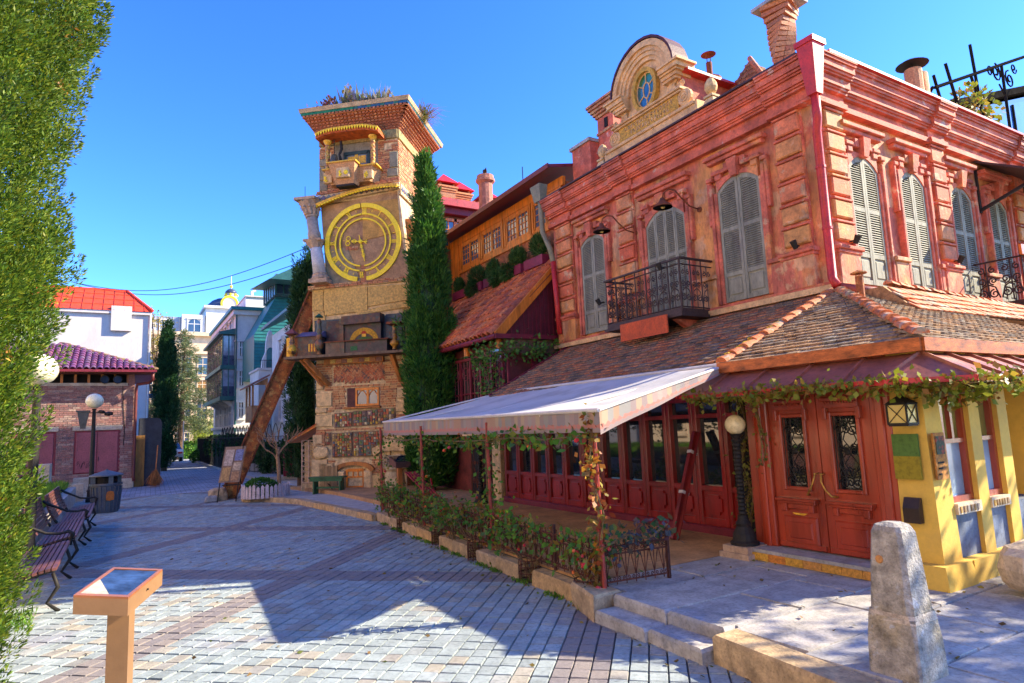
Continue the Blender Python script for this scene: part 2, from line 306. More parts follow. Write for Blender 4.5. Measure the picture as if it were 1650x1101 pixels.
def conifer(base, h, prof, mt, nplume, per, parent, leafL=.09, pl=(.5, .9), pr=.13, spread=.35, core=None, ck=.62, rj=(.70, .40),  ang=None, wr=.3, droop=0.):
    """columnar conifer: plumes of small sprays over a dark core; prof(t)->radius"""
    base = np.array(base, float); Ps = []; Ds = []
    t = RNG.random(nplume)**.85; th = RNG.random(nplume)*2*np.pi if ang is None else ang[0]+RNG.random(nplume)*(ang[1]-ang[0])
    rad = np.array([prof(x) for x in t])*(rj[0]+rj[1]*RNG.random(nplume))
    for i in range(nplume):
        out = np.array([math.cos(th[i]), math.sin(th[i]), 0]); c = base+out*rad[i]+np.array([0, 0, t[i]*h])
        ax = unit((out*spread*(.6+.8*RNG.random())+np.array([0, 0, 1-droop])+RNG.normal(size=3)*.12)[None])[0]
        l = pl[0]+(pl[1]-pl[0])*RNG.random(); s = RNG.random(per)
        d = unit(RNG.normal(size=(per, 3))+out*.6); w_ = pr*np.sin(np.pi*np.clip(s*.85+.12, 0, 1))**.7
        p = c+ax*(s[:, None]-.4)*l+d*w_[:, None]*(.55+.45*RNG.random((per, 1)))
        Ps.append(p); Ds.append(ax*1.0+d*.75+RNG.normal(size=(per, 3))*.25)
    P = np.concatenate(Ps); D = np.concatenate(Ds); keep = P[:, 2] > base[2]-.05; P, D = P[keep], D[keep]
    leaves('foliage', P, D, leafL*(.6+.8*RNG.random(len(P))), wr, mt, parent)
    if core:
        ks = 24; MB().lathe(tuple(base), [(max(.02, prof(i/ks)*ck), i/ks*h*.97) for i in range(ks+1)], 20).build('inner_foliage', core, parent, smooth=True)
def bush(name, c, r, n, L, wr, mt, parent, upb=.3, shell=.3, **kw):
    P, d = ballpts(n, c, r, shell); return leaves(name, P, d+RNG.normal(size=(n, 3))*.7+np.array([0, 0, upb]), L*(.6+.8*RNG.random(n)), wr, mt, parent, **kw)
# ---------------------------------------------------------------- ground
MB().quad((-300, -300, -.06), (300, -300, -.06), (300, 400, -.06), (-300, 400, -.06)).build('ground', mat('far_ground_paving', (.36, .34, .30), var=.2, bump=.1), kind='structure')
A = R(47.0); e1 = Vector((math.cos(A), math.sin(A), 0)); e2 = Vector((math.sin(A), -math.cos(A), 0))
plaza = MB().quad((-1.4, -2, -.02), (4.6, -2, -.02), (4.6, 26, -.02), (-1.4, 26, -.02)).build('plaza', M_joint, kind='structure')
M_street = lattice_mat('street_setts', (.36, .37, .41), (.29, .30, .34), (.12, .11, .10), .3, .15, .012, rot=R(2))
MB().add([(-1.35, 23.9, -.015), (5.3, 23.9, -.015), (5.3, 40, -.01), (7, 75, .0), (1.6, 75, 0), (1.5, 40, -.01), (-1.35, 29, -.01)], [(0, 1, 2, 3, 4, 5, 6)]).build('street', M_street, kind='structure')
def kerb_x(y): return np.interp(y, [-3, 2.9, 3.6, 4.9, 12.6, 13.2, 17.2, 19.2, 24], [3.0, 3.72, 3.8, 3.84, 4.38, 4.35, 3.88, 2.95, 3.6])
PW, PL = .135, .168
pm = {}
def paver_mesh(w, l, k):
    c = .004; m = MB(frame((0, 0, 0), e2, e1)); g = .0045
    m.add([(-w/2+g, -l/2+g, -.02), (w/2-g, -l/2+g, -.02), (w/2-g, l/2-g, -.02), (-w/2+g, l/2-g, -.02), (-w/2+g+c, -l/2+g+c, .0), (w/2-g-c, -l/2+g+c, 0), (w/2-g-c, l/2-g-c, 0), (-w/2+g+c, l/2-g-c, 0)], [(4, 5, 6, 7), (0, 1, 5, 4), (1, 2, 6, 5), (2, 3, 7, 6), (3, 0, 4, 7)])
    return m
pav = []
for i in range(-10, 190):
    for j in range(-190, 60):
        p = e1*(i+.5)*PL+e2*(j+.5)*PW
        if not (-1.3 < p.x and 1.9 < p.y < 24): continue
        if p.x > kerb_x(p.y)+.03: continue
        q = p-Vector((0, 0, EYE)); zc = q.dot(fw)
        sx, sy = q.dot(rt)/zc*F, -q.dot(cu)/zc*F
        if zc < .5 or sx < -900 or sx > 900 or sy > 640: continue
        band = (i % 22 in (0, 1, 2)) or ((j+6) % 28 in (0, 1, 2))
        vis = sx > -790 and sy < 540
        pav.append((p.length if vis else 99, p, band))
pav.sort(key=lambda t: t[0])
base_p = paver_mesh(PW, PL, 0); meA = base_p.mesh('paver'); meA.materials.append(M_paver); meB = base_p.mesh('paver'); meB.materials.append(M_paverband)
rest = {False: MB(), True: MB()}
for k, (dist, p, band) in enumerate(pav):
    dz = random.uniform(-.0045, .0035); M = T3((p.x, p.y, dz)) @ Matrix.Rotation(random.uniform(-.02, .02), 4, 'X') @ Matrix.Rotation(random.uniform(-.02, .02), 4, 'Y') @ Matrix.Rotation(random.uniform(-.012, .012), 4, 'Z')
    if k < 300: link('paver', meB if band else meA, None, plaza, M)
    else: rest[band].add([M @ Vector(v) for v in base_p.v], base_p.f)
rest[False].build('grey_paving', M_paver, plaza, kind='stuff'); rest[True].build('brown_paving_bands', M_paverband, plaza, kind='stuff')
# terrace
ZT = .2
ky = [-3, 2.9, 3.6, 4.9, 8, 12.6]
poly = [(kerb_x(y)+.12, y, ZT-.03) for y in ky]+[(7.2, 12.6, ZT-.03), (7.2, 5.0, ZT-.03), (25, 5.0, ZT-.03), (25, -3, ZT-.03)]
terrace = MB().prism(poly, (0, 0, -.3)).build('terrace', M_joint, kind='structure')
tp = [(kerb_x(y)+.14, y, 0) for y in (5.3, 8, 12.6)]+[(5.0, 13.2, 0), (4.9, 17.5, 0), (4.4, 20.5, 0), (9.5, 20.5, 0), (9.5, 12.6, 0), (6.95, 12.6, 0), (6.95, 5.3, 0)]
MB().prism([(x, y, ZT-.002) for x, y, z in tp], (0, 0, -.3)).build('terrace_floor', M_terrfloor, terrace)
# big stone slabs in front of the doors
y = -1.0; r_ = random.Random(5)
while y < 5.25:
    d = min(r_.choice((.5, .62, .75)), 5.28-y); x = kerb_x(y+d/2)+.16
    if y+d > 5.2: d = 5.28-y
    while x < 10.5:
        wd = r_.choice((.55, .75, .95, 1.15)); g = .006
        xe = min(x+wd, 10.5)
        if not (x > 6.3 and y > 3.1):
            jz = r_.uniform(-.004, .006)
            MB().add([(x+g, y+g, ZT-.028), (xe-g, y+g, ZT-.028), (xe-g, y+d-g, ZT-.028), (x+g, y+d-g, ZT-.028), (x+g+.008, y+g+.008, ZT+jz), (xe-g-.008, y+g+.008, ZT+jz), (xe-g-.008, y+d-g-.008, ZT+jz*.3), (x+g+.008, y+d-g-.008, ZT+jz*.5)], [(4, 5, 6, 7), (0, 1, 5, 4), (1, 2, 6, 5), (2, 3, 7, 6), (3, 0, 4, 7)]).build('slab', M_greystone, terrace)
        x = xe
    y += d
def block(pts, z0, z1, name, mt, parent, j=.012, seed=0):
    """kerb stone from a 4-point plan, worn top edges"""
    rn = random.Random(seed); c = sum((Vector((*p, 0)) for p in pts), Vector())/4; k = .025
    lo = [Vector((x, y_, z0)) for x, y_ in pts]; mid = [v+Vector((rn.uniform(-j, j), rn.uniform(-j, j), z1-z0-k)) for v in lo]
    top = [m_+(Vector((c.x, c.y, m_.z))-m_).normalized()*k+Vector((0, 0, k+rn.uniform(-j, j)*.5)) for m_ in mid]
    b = MB(); b.add(lo+mid+top, [(8, 9, 10, 11)]+[(i, (i+1) % 4, 4+(i+1) % 4, 4+i) for i in range(4)]+[(4+i, 4+(i+1) % 4, 8+(i+1) % 4, 8+i) for i in range(4)])
    return b.build(name, mt, parent)
# kerb stones under the fence, with gaps where the roses grow out of the paving
cuts = [5.35, 6.27, 6.56, 7.76, 8.05, 9.15, 9.44, 10.96, 11.25, 12.6]
for i in range(len(cuts)-1):
    if i in (1, 3, 5, 7): continue
    a, b_ = cuts[i]+.01, cuts[i+1]-.01; n = 2 if b_-a > 1.0 else 1
    for q in range(n):
        ya, yb = a+(b_-a)*q/n+.004, a+(b_-a)*(q+1)/n-.004
        block([(kerb_x(ya)-.02, ya), (kerb_x(ya)+.16, ya), (kerb_x(yb)+.16, yb), (kerb_x(yb)-.02, yb)], -.03, ZT-.035, 'kerb_stone', M_kerb, terrace, seed=i*3+q)
block([(3.62, 4.78), (3.98, 4.84), (4.03, 5.3), (3.8, 5.34)], -.03, ZT+.02, 'kerb_stone', M_kerb, terrace, .03, 50)
# lower step and upper step edge
for q, (ya, yb) in enumerate(((3.5, 4.1), (4.1, 4.78))):
    block([(3.60, ya+.004), (3.86, ya+.004), (3.87, yb-.004), (3.63, yb-.004)], -.03, .105, 'step_stone', M_greystone, terrace, .006, 60+q)
    block([(3.84, ya+.004), (4.12, ya+.004), (4.12, yb-.004), (3.85, yb-.004)], -.03, ZT+.006, 'step_stone', M_greystone, terrace, .006, 70+q)
yy = [-1.2, .1, 1.3, 2.3, 3.48]
for q in range(4):
    ya, yb = yy[q]+.005, yy[q+1]-.005
    block([(kerb_x(ya)-.1, ya), (kerb_x(ya)+.15, ya), (kerb_x(yb)+.15, yb), (kerb_x(yb)-.1, yb)], -.03, ZT+.008, 'kerb_stone', M_kerb, terrace, .012, 80+q)
# low platform in front of the tower
pl = [(4.3, 12.6), (4.25, 13.4), (3.88, 17.2), (3.3, 18.6), (2.9, 19.0), (2.9, 19.3), (4.2, 20.6), (5.2, 20.2), (7, 18), (5.3, 13)]
plat = MB().prism([(x, y, .11) for x, y in pl], (0, 0, -.2)).build('tower_platform', M_greystone, kind='structure')
for i in range(5):
    p, q = Vector((*pl[i], 0)), Vector((*pl[i+1], 0)); L_ = (q-p).length; n = max(1, round(L_/1.1)); dr = (q-p).normalized(); nr = Vector((-dr.y, dr.x, 0))
    for k in range(n):
        a, b_ = p+dr*(L_*k/n+.005), p+dr*(L_*(k+1)/n-.005); o = a+nr*.05; 
        block([tuple((a-nr*.14)[:2]), tuple((a+nr*.05)[:2]), tuple((b_+nr*.05)[:2]), tuple((b_-nr*.14)[:2])], -.03, .125, 'kerb_stone', mat_k if False else M_kerb, plat, .01, 100+i*7+k)
# left: lawn behind a stone edging
lawn = MB().prism([(-7.4, 9, .62), (-1.32, 11.9, .46), (-1.32, 23.5, .46), (-7.4, 23.5, .75)], (0, 0, -.7)).build('lawn', mat('soil', (.09, .08, .03), var=.3), kind='structure')
n = 26000; P = np.stack([-1.36-4*RNG.random(n)**1.6, 12.0+11.3*RNG.random(n), np.full(n, .44)], 1); P[:, 2] += (-1.36-P[:, 0])*.04
leaves('grass', P, np.stack([RNG.normal(size=n)*.35, RNG.normal(size=n)*.35, np.ones(n)], 1), .14+.18*RNG.random(n), .08, L_grass, lawn, kind='stuff')
for k in range(9):
    ya, yb = 11.9+k*1.3, 11.9+(k+1)*1.3
    block([(-1.32, ya+.005), (-1.12, ya+.005), (-1.12, yb-.005), (-1.32, yb-.005)], -.02, .46, 'edging_stone', M_greystone, lawn, .008, 200+k)
# ---------------------------------------------------------------- the pink theatre
XW, YC = 8.6, 5.4
FR = frame((XW, 0, 0), (0, 1, 0), (-1, 0, 0))       # front: (Y, outward, z)
RG = frame((0, YC, 0), (1, 0, 0), (0, -1, 0))       # street side: (X, outward, z)
th = thing('theatre_building', 'two-storey pink plaster theatre with grey shutters, balcony and red shopfront', 'building', (XW, YC, ZT))
MB().box(XW, 18, YC, 12.1, .2, 6.9).build('wall', M_pink, th)
def arch(uc, w, zs, zt, n=10, k=1.):
    return [(uc-w/2+w*i/n, zs+(zt-zs)*(1-abs((2*i/n-1))**2.2)) for i in range(n+1)]
def louvre(M, u0, u1, z0, z1, d, top=None, pitch=.036):
    m = MB(M); n = max(2, int((z1-z0)/pitch))
    for i in range(n):
        za = z0+(z1-z0)*(i+.15)/n; zb = za+(z1-z0)/n*.95
        if top and za > min(top(u0), top(u1))-.05: 
            if za > max(top(u0), top(u1))-.06: break
            ua, ub = (u0, u0+(u1-u0)*.6) if top(u0) > top(u1) else (u0+(u1-u0)*.4, u1)
        else: ua, ub = u0, u1
        m.hexa([(ua, d+.012, za), (ub, d+.012, za), (ub, d+.020, za+.003), (ua, d+.020, za+.003), (ua, d-.014, zb), (ub, d-.014, zb), (ub, d-.006, zb+.003), (ua, d-.006, zb+.003)])
    return m
def shuttered_window(M, uc, w, z0, zs, zt, nl=2, low=True, z_leaf=None, hood=True, parent=th):
    aa = lambda u: zs+(zt-zs)*(1-abs(2*(u-uc)/w)**2.2)
    s = MB(M); fw_ = .09; oc = arch(uc, w, zs, zt)
    # surround: eared architrave with a stepped head
    for sgn in (-1, 1):
        e = lambda a, b, c, d_, z_0, z_1: s.cbox(*sorted((uc+sgn*(w/2+a), uc+sgn*(w/2+b))), c, d_, z_0, z_1, .012)
        e(.0, .07, -.02, .07, z0-.02, zs); e(.07, .13, -.02, .10, z0-.02, zs+.16)
        e(.13, .19, -.02, .085, zs-.55, zs+.22)
        e(-.12, .01, -.02, .085, zt+.02, zt+.12); e(-.12, .07, -.02, .105, zt+.12, zt+.19)
        e(.07, .19, -.02, .10, zs+.22, zs+.29)
    o2 = [(u, zt+.05) for u, z in oc]
    s.strip([(u, -.02, z) for u, z in oc], [(u, -.02, z) for u, z in o2], (0, .08, 0))
    ws = s.build('window_surround', M_pinkmould, parent)
    k = MB(M); k.hexa([(uc-.06, -.01, zt-.02), (uc+.06, -.01, zt-.02), (uc+.06, .13, zt-.02), (uc-.06, .13, zt-.02), (uc-.10, -.01, zt+.27), (uc+.10, -.01, zt+.27), (uc+.10, .17, zt+.27), (uc-.10, .17, zt+.27)]); k.build('keystone', M_pinkmould, ws)
    for sgn in (-1, 1):
        st = MB(M)
        for q in range(2): st.cbox(*sorted((uc+sgn*(.11+q*.10), uc+sgn*(.22+q*.10))), -.01, .10-.01*q, zt+.12-.0*q, zt+.26-.07*q, .01)
        st.build('stepped_block', M_pinkmould, ws)
    if hood:
        h = MB(M); h.cbox(uc-w/2-.18, uc+w/2+.18, -.02, .15, zt+.40, zt+.47, .01); h.cbox(uc-w/2-.14, uc+w/2+.14, -.02, .10, zt+.33, zt+.40, .01); h.build('hood_mould', M_pinkmould, ws)
    lw = w/nl
    for i in range(nl):
        a, b = uc-w/2+i*lw+.004, uc-w/2+(i+1)*lw-.004; f = .05 if nl == 2 else .035
        bd = MB(M); bd.prism([(a, -.01, z0)]+[(a+(b-a)*q/6, -.01, aa(a+(b-a)*q/6)) for q in range(7)]+[(b, -.01, z0)], (0, .016, 0))
        sh_ = MB(M); zz = [z0, z0+.42, z0+(zs-z0)*.62]
        for ua, ub in ((a, a+f), (b-f, b)):
            sh_.hexa([(ua, .008, z0), (ub, .008, z0), (ub, .045, z0), (ua, .045, z0), (ua, .008, aa(ua)), (ub, .008, aa(ub)), (ub, .045, aa(ub)), (ua, .045, aa(ua))])
        for z_ in (z0, zz[1], zz[2]): sh_.box(a+f, b-f, .008, .042, z_, z_+.07)
        us = [a+f+(b-a-2*f)*q/5 for q in range(6)]
        sh_.strip([(u, .008, aa(u)-.08) for u in us], [(u, .008, aa(u)) for u in us], (0, .034, 0))
        sh_.box(a+f, b-f, .008, .022, z0+.07, zz[1]); sh_.cbox(a+f+.03, b-f-.03, .02, .036, z0+.11, zz[1]-.04, .012)
        so_ = sh_.build('shutter', M_shutter, parent); bd.build('backing', M_dark, so_)
        l = louvre(M, a+f, b-f, zz[1]+.07, zz[2], .024); l2 = louvre(M, a+f, b-f, zz[2]+.07, max(aa(a+f), aa(b-f))-.08, .024, aa)
        l.add([], []); l.v += l2.v; l.f += [tuple(i_+len(l.v)-len(l2.v) for i_ in f_) for f_ in l2.f]
        l.build('louvre_slats', M_shutter, so_, kind='stuff')
shuttered_window(FR, 10.63, .80, 3.64, 5.58, 5.74)
shuttered_window(FR, 8.46, 1.0, 3.55, 5.42, 5.66, nl=4)
shuttered_window(FR, 6.77, .84, 3.62, 5.52, 5.70)
for x, wd in ((9.73, .78), (11.14, .74), (12.76, .76), (14.16, .74)): shuttered_window(RG, x, wd, 3.63, 5.46, 5.66)
# rusticated pilasters
def pilaster(M, ua, ub, z0=4.2, z1=6.28):
    p = MB(M).box(ua-.02, ub+.02, -.02, .045, 3.5, z1).build('pilaster', M_pinkmould, th)
    n = 6; h = (z1-z0)/n
    for i in range(n):
        b = MB(M); a, c = z0+i*h, z0+(i+1)*h-.055
        b.cbox(ua, ub, .04, .105, a+.03, c, .02); b.build('rustic_block', M_block, p)
        MB(M).cbox(ua-.012, ub+.012, .04, .12, c+.005, c+.04, .008).build('fillet', M_pinkmould, p)
    MB(M).cbox(ua-.05, ub+.05, -.02, .12, 3.56, 4.08, .015).build('dado_panel', M_pink, p)
    d_ = MB(M); d_.cbox(ua-.09, ub+.09, -.02, .17, 4.08, 4.14, .012); d_.cbox(ua-.07, ub+.07, -.02, .14, 4.03, 4.08, .01); d_.build('dado_cap', M_pinkmould, p)
for ua, ub in ((5.56, 5.98), (9.3, 9.72), (11.35, 11.9)): pilaster(FR, ua, ub)
for ua, ub in ((8.80, 9.24), (11.80, 12.24), (14.9, 15.3)): pilaster(RG, ua, ub)
# dado panels between the windows
for M, a, b in ((FR, 7.32, 7.82), (FR, 6.02, 6.24), (FR, 9.05, 9.2), (FR, 9.9, 10.1), (RG, 10.26, 10.62), (RG, 11.62, 11.72), (RG, 13.24, 13.7)):
    d_ = MB(M); d_.cbox(a, b, -.02, .11, 3.56, 4.05, .012); d_.cbox(a-.03, b+.03, -.02, .15, 4.05, 4.12, .01); d_.build('dado_panel', M_pink, th)
# sill band
def lband(z0, z1, d, mt, name, y1=12.1, brk=True, parent=th, dd=.0):
    m = MB(); m.box(XW-d, XW+.01, YC-d, y1, z0, z1); m.box(XW+.01, 18, YC-d, YC+.01, z0, z1)
    if brk:
        e = d+.05
        for ua, ub in ((5.5, 6.04), (9.24, 9.78), (11.29, 12.08)): m.box(XW-e, XW-d+.01, ua, ub, z0+.002, z1-.002)
        for ua, ub in ((8.74, 9.3), (11.74, 12.3), (14.84, 15.36)): m.box(ua, ub, YC-e, YC-d+.01, z0+.002, z1-.002)
        m.box(XW-e, XW-d+.01, YC-e, 5.496, z0+.004, z1-.004); m.box(XW-d+.01, 8.736, YC-e, YC-d+.01, z0+.004, z1-.004)
    return m.build(name, mt, parent)
lband(3.44, 3.53, .15, M_creamdark and M_cream, 'sill_ledge', brk=False); lband(3.53, 3.58, .11, M_pinkmould, 'sill_moulding', brk=False)
cor = lband(6.28, 6.33, .12, M_cornred, 'cornice')
for z0, z1, d in ((6.33, 6.37, .155), (6.37, 6.50, .10), (6.50, 6.54, .17), (6.54, 6.57, .20), (6.57, 6.69, .23), (6.69, 6.72, .27), (6.72, 6.76, .30), (6.76, 6.86, .325), (6.86, 6.90, .355), (6.90, 6.93, .375)):
    lband(z0, z1, d-.04, M_cornred, 'moulding', parent=cor)
# tin edge on top of the cornice
MB().box(XW-.38, XW+.5, YC-.1, 12.15, 6.932, 6.962).build('roof_edge', mat('dark_tin', (.05, .025, .03), rough=.6, var=.3, bump=.2), th)
MB().box(XW+.02, 18, YC-.385, YC+.4, 6.935, 6.975).build('tin_capping', M_redpaint, th)
MB().add([(8.7, 5.6, 6.9), (18, 5.6, 6.9), (18, 12.0, 6.9), (8.7, 12.0, 6.9), (11.5, 8.2, 7.7), (16, 8.2, 7.7)], [(0, 1, 5, 4), (1, 2, 5), (2, 3, 4, 5), (3, 0, 4)]).build('roof', M_annexTile, th)
# corner downpipe with its hopper
dp = MB(); x, y = 8.36, 5.16
dp.hexa([(x-.10, y-.10, 6.25), (x+.05, y-.10, 6.25), (x+.05, y+.05, 6.25), (x-.10, y+.05, 6.25), (x-.17, y-.16, 6.98), (x+.10, y-.16, 6.98), (x+.10, y+.10, 6.98), (x-.17, y+.10, 6.98)])
dp.box(x-.19, x+.12, y-.18, y+.12, 6.98, 7.06); dpo = dp.build('rain_hopper', M_redpaint, th)
MB().tube([(x-.02, y-.02, 6.3), (x-.02, y-.02, 5.9), (x+.06, y+.06, 5.75), (x+.06, y+.06, 3.6), (x+.02, y-.02, 3.47)], .062, 10).build('downpipe', M_redpaint, dpo, smooth=True)
for z in (5.2, 4.3): MB().lathe((x+.06, y+.06, z), [(.072, 0), (.072, .035)], 10).build('pipe_clamp', M_redpaint, dpo)
MB().tube([(8.40, 5.12, 3.45), (9.2, 4.95, 3.40), (14.5, 4.9, 2.85)], .065, 10).build('sloping_gutter_pipe', mat('rust_red_pipe', (.25, .05, .035), rough=.5, var=.35, scale=4, bump=.1), th, smooth=True)
# grey-green pipe at the far end of the front
gp = MB(); gp.hexa([(8.22, 12.03, 6.95), (8.38, 12.03, 6.95), (8.38, 12.3, 6.95), (8.22, 12.3, 6.95), (8.18, 12.0, 7.35), (8.42, 12.0, 7.35), (8.42, 12.4, 7.35), (8.18, 12.4, 7.35)]); gp.tube([(8.3, 12.16, 7.0), (8.3, 12.12, 6.2), (8.36, 11.93, 5.75), (8.42, 11.92, 5.45)], .06, 10)
gp.build('rain_hopper', mat('grey_green_pipe', (.20, .20, .13), rough=.5, var=.2), th, smooth=False)
MB().tube([(8.42, 11.92, 5.46), (8.42, 11.86, 4.6), (8.42, 11.80, 3.75)], .062, 10).build('downpipe', M_redpaint, th, smooth=True)
# ---- dormer with the oval window
DM = frame((8.70, 0, 0), (0, 1, 0), (-1, 0, 0)); yc = 8.80
do = MB(DM); do.box(7.55, 10.15, -.3, .05, 6.9, 7.42)
do.box(8.0, 9.6, -.25, .0, 7.42, 8.3)
do.prism([(8.0, -.25, 8.28)]+[(yc-.80*math.cos(math.pi*i/14), -.25, 8.28+.80*math.sin(math.pi*i/14)) for i in range(15)]+[(9.6, -.25, 8.28)], (0, .25, 0))
dob = do.build('dormer', M_cream, th)
pn = MB(DM); pn.cbox(7.98, 9.66, -.1, .06, 7.44, 7.74, .012); pn.build('inscription_panel', M_creamdark, dob)
rn = random.Random(3); g_ = MB(DM)
for row, zc_ in ((0, 7.65), (1, 7.53)):
    u = 8.25 if row else 8.15
    while u < (9.35 if row else 9.5):
        for q in range(3): g_.bar((u+rn.uniform(-.03, .03), .062, zc_-.045), (u+rn.uniform(-.03, .03), .062, zc_+.045), .012, .012, (0, 1, 0))
        g_.bar((u-.03, .062, zc_+rn.uniform(-.03, .03)), (u+.03, .062, zc_+rn.uniform(-.03, .03)), .012, .012, (0, 1, 0)); u += .085
g_.build('relief_script', M_cream, dob)
ld = MB(DM); ld.cbox(7.84, 9.80, -.1, .15, 7.76, 7.81, .012); ld.cbox(7.88, 9.76, -.1, .11, 7.72, 7.76, .01); ld.cbox(7.60, 10.1, -.2, .09, 7.36, 7.43, .012); ld.build('ledge', M_cream, dob)
for k, (ri, ro, dd) in enumerate(((.50, .58, .06), (.58, .66, .10), (.66, .74, .13), (.74, .86, .18))):
    a = MB(DM); an = [math.pi*i/20 for i in range(21)]
    a.strip([(yc-ri*math.cos(t), -.1, 8.28+ri*math.sin(t)) for t in an], [(yc-ro*math.cos(t), -.1, 8.28+ro*math.sin(t)) for t in an], (0, .1+dd, 0)); a.build('arch_moulding', M_cream, dob)
for sgn in (-1, 1):
    c = MB(DM)
    for q, (z0, z1, e, dd) in enumerate(((8.02, 8.07, .86, .12), (8.07, 8.14, .90, .15), (8.14, 8.18, .95, .19), (8.18, 8.27, 1.0, .23), (8.27, 8.31, 1.06, .27))):
        c.box(*sorted((yc+sgn*.52, yc+sgn*e)), -.25, dd, z0, z1)
    c.build('shoulder_capital', M_cream, dob)
    sc = MB(DM); pts = [(yc+sgn*(.80-.10*math.sin(t*3.0)+.16*t**3), .02, 8.04-t*.24) for t in [i/10 for i in range(11)]]
    sc.prism([(yc+sgn*.6, -.1, 7.80)]+[(yc+sgn*.6, -.1, 8.04)]+[(p[0], -.1, p[2]) for p in pts], (0, .14, 0)); sc.tube([(p[0], .03, p[2]) for p in pts], .025, 6)
    sp = [(yc+sgn*.94+.07*(1-i/22)*math.cos(i*.6), .05, 7.88+.07*(1-i/22)*math.sin(i*.6)) for i in range(22)]; sc.tube(sp, .014, 5); sc.build('scroll', M_cream, dob, smooth=False)
    v = MB(DM); v.lathe((yc+sgn*.98, .0, 7.58), [(.16, 0), (.16, .06), (.13, .08)], 16, (0, 1, 0)); v.tube([(yc+sgn*.98+.13*(1-i/26)*math.cos(i*.5), .085, 7.58+.13*(1-i/26)*math.sin(i*.5)) for i in range(26)], .016, 5); v.build('volute', M_cream, dob)
# oval window
ov = lambda a, b, n=28: [(yc+a*math.cos(2*math.pi*i/n), 8.2+b*math.sin(2*math.pi*i/n)) for i in range(n+1)]
r1 = MB(DM); r1.strip([(u, -.02, z) for u, z in ov(.27, .36)], [(u, -.02, z) for u, z in ov(.35, .45)], (0, .13, 0)); r1.build('oval_frame', M_creamdark, dob)
MB(DM).prism([(u, .0, z) for u, z in ov(.275, .365)[:-1]], (0, .012, 0)).build('reveal', M_dark, dob)
cols = [((.04, .16, .05), 'green_pane'), ((.02, .13, .20), 'blue_pane')]
gm = [glass('green_stained_glass', (.03, .16, .05), .15), glass('blue_stained_glass', (.02, .12, .22), .15), glass('teal_stained_glass', (.03, .15, .17), .15)]
lead = M_cream
cen = ov(.08, .15, 12); wnd = MB(DM); 
wnd.prism([(u, .012, z) for u, z in cen[:-1]], (0, .012, 0)); wnd.build('glass_pane', gm[1], dob)
segs = [(-30, 30), (30, 90), (90, 150), (150, 210), (210, 270), (270, 330)]
for q, (a0, a1) in enumerate(segs):
    an = [R(a0+3+(a1-a0-6)*i/6) for i in range(7)]
    MB(DM).prism([(yc+.10*math.cos(t), .012, 8.2+.17*math.sin(t)) for t in an]+[(yc+.26*math.cos(t), .012, 8.2+.35*math.sin(t)) for t in reversed(an)], (0, .012, 0)).build('glass_pane', gm[(2, 0, 0, 2, 1, 1)[q]], dob)
br = MB(DM); br.tube([(u, .03, z) for u, z in ov(.09, .16, 16)], .014, 6); br.tube([(u, .03, z) for u, z in ov(.265, .355, 24)], .014, 6)
for a in range(30, 390, 60): br.tube([(yc+.09*math.cos(R(a)), .03, 8.2+.16*math.sin(R(a))), (yc+.27*math.cos(R(a)), .03, 8.2+.36*math.sin(R(a)))], .013, 6)
br.build('window_bars', M_cream, dob)
# dormer body running back, barrel roof
MB().box(8.72, 11.2, 7.93, 9.67, 6.95, 8.12).build('dormer_side', M_pinkmould, dob)
an = [math.pi*i/14 for i in range(15)]
MB().strip([(8.50, yc-.87*math.cos(t), 8.29+.87*math.sin(t)) for t in an], [(8.50, yc-.91*math.cos(t), 8.29+.92*math.sin(t)) for t in an], (.42, 0, 0)).build('dormer_roof', mat('dark_red_tin', (.07, .018, .02), rough=.6, var=.3), dob)
for sgn in (-1, 1): MB().box(8.72, 11.2, *sorted((yc+sgn*.8, yc+sgn*1.05)), 8.12, 8.17).build('eave_strip', M_redpaint, dob)
# urn finials
for y in (7.28, 10.30):
    f = MB(); f.hexa([(8.52, y-.22, 6.93), (8.9, y-.22, 6.93), (8.9, y+.22, 6.93), (8.52, y+.22, 6.93), (8.66, y-.08, 7.32), (8.8, y-.08, 7.32), (8.8, y+.08, 7.32), (8.66, y+.08, 7.32)]); f.box(8.63, 8.83, y-.1, y+.1, 7.32, 7.36)
    f.lathe((8.73, y, 7.36), [(.045, 0), (.04, .03), (.09, .08), (.115, .15), (.105, .23), (.06, .31), (.0, .35)], 12)
    f.build('urn_finial', M_stone, th)
# small pyramid lantern roof behind the dormer
MB().add([(9.7, 6.7, 7.4), (11, 6.7, 7.4), (11, 8.3, 7.4), (9.7, 8.3, 7.4), (10.3, 7.6, 8.65)], [(0, 1, 4), (1, 2, 4), (2, 3, 4), (3, 0, 4)]).build('hipped_roof', M_leanTile, th)
ht = MB()
for k in range(9):
    t = k/9; a = Vector((9.7, 6.7, 7.4)).lerp(Vector((10.3, 7.6, 8.65)), t); b = Vector((9.7, 8.3, 7.4)).lerp(Vector((10.3, 7.6, 8.65)), t)
    c = Vector((11, 6.7, 7.4)).lerp(Vector((10.3, 7.6, 8.65)), t); n = max(1, int(9*(1-t)))
    for q in range(n): ht.bar(a.lerp(b, (q+.08)/n), a.lerp(b, (q+.92)/n), .05, .05); ht.bar(a.lerp(c, (q+.08)/n), a.lerp(c, (q+.92)/n), .05, .05)
ht.build('roof_tile_rows', M_leanTile, th, kind='stuff')
MB().tube([(9.72, 6.75, 7.47), (10.3, 7.6, 8.68)], .05, 6).build('ridge', M_ridge, th)
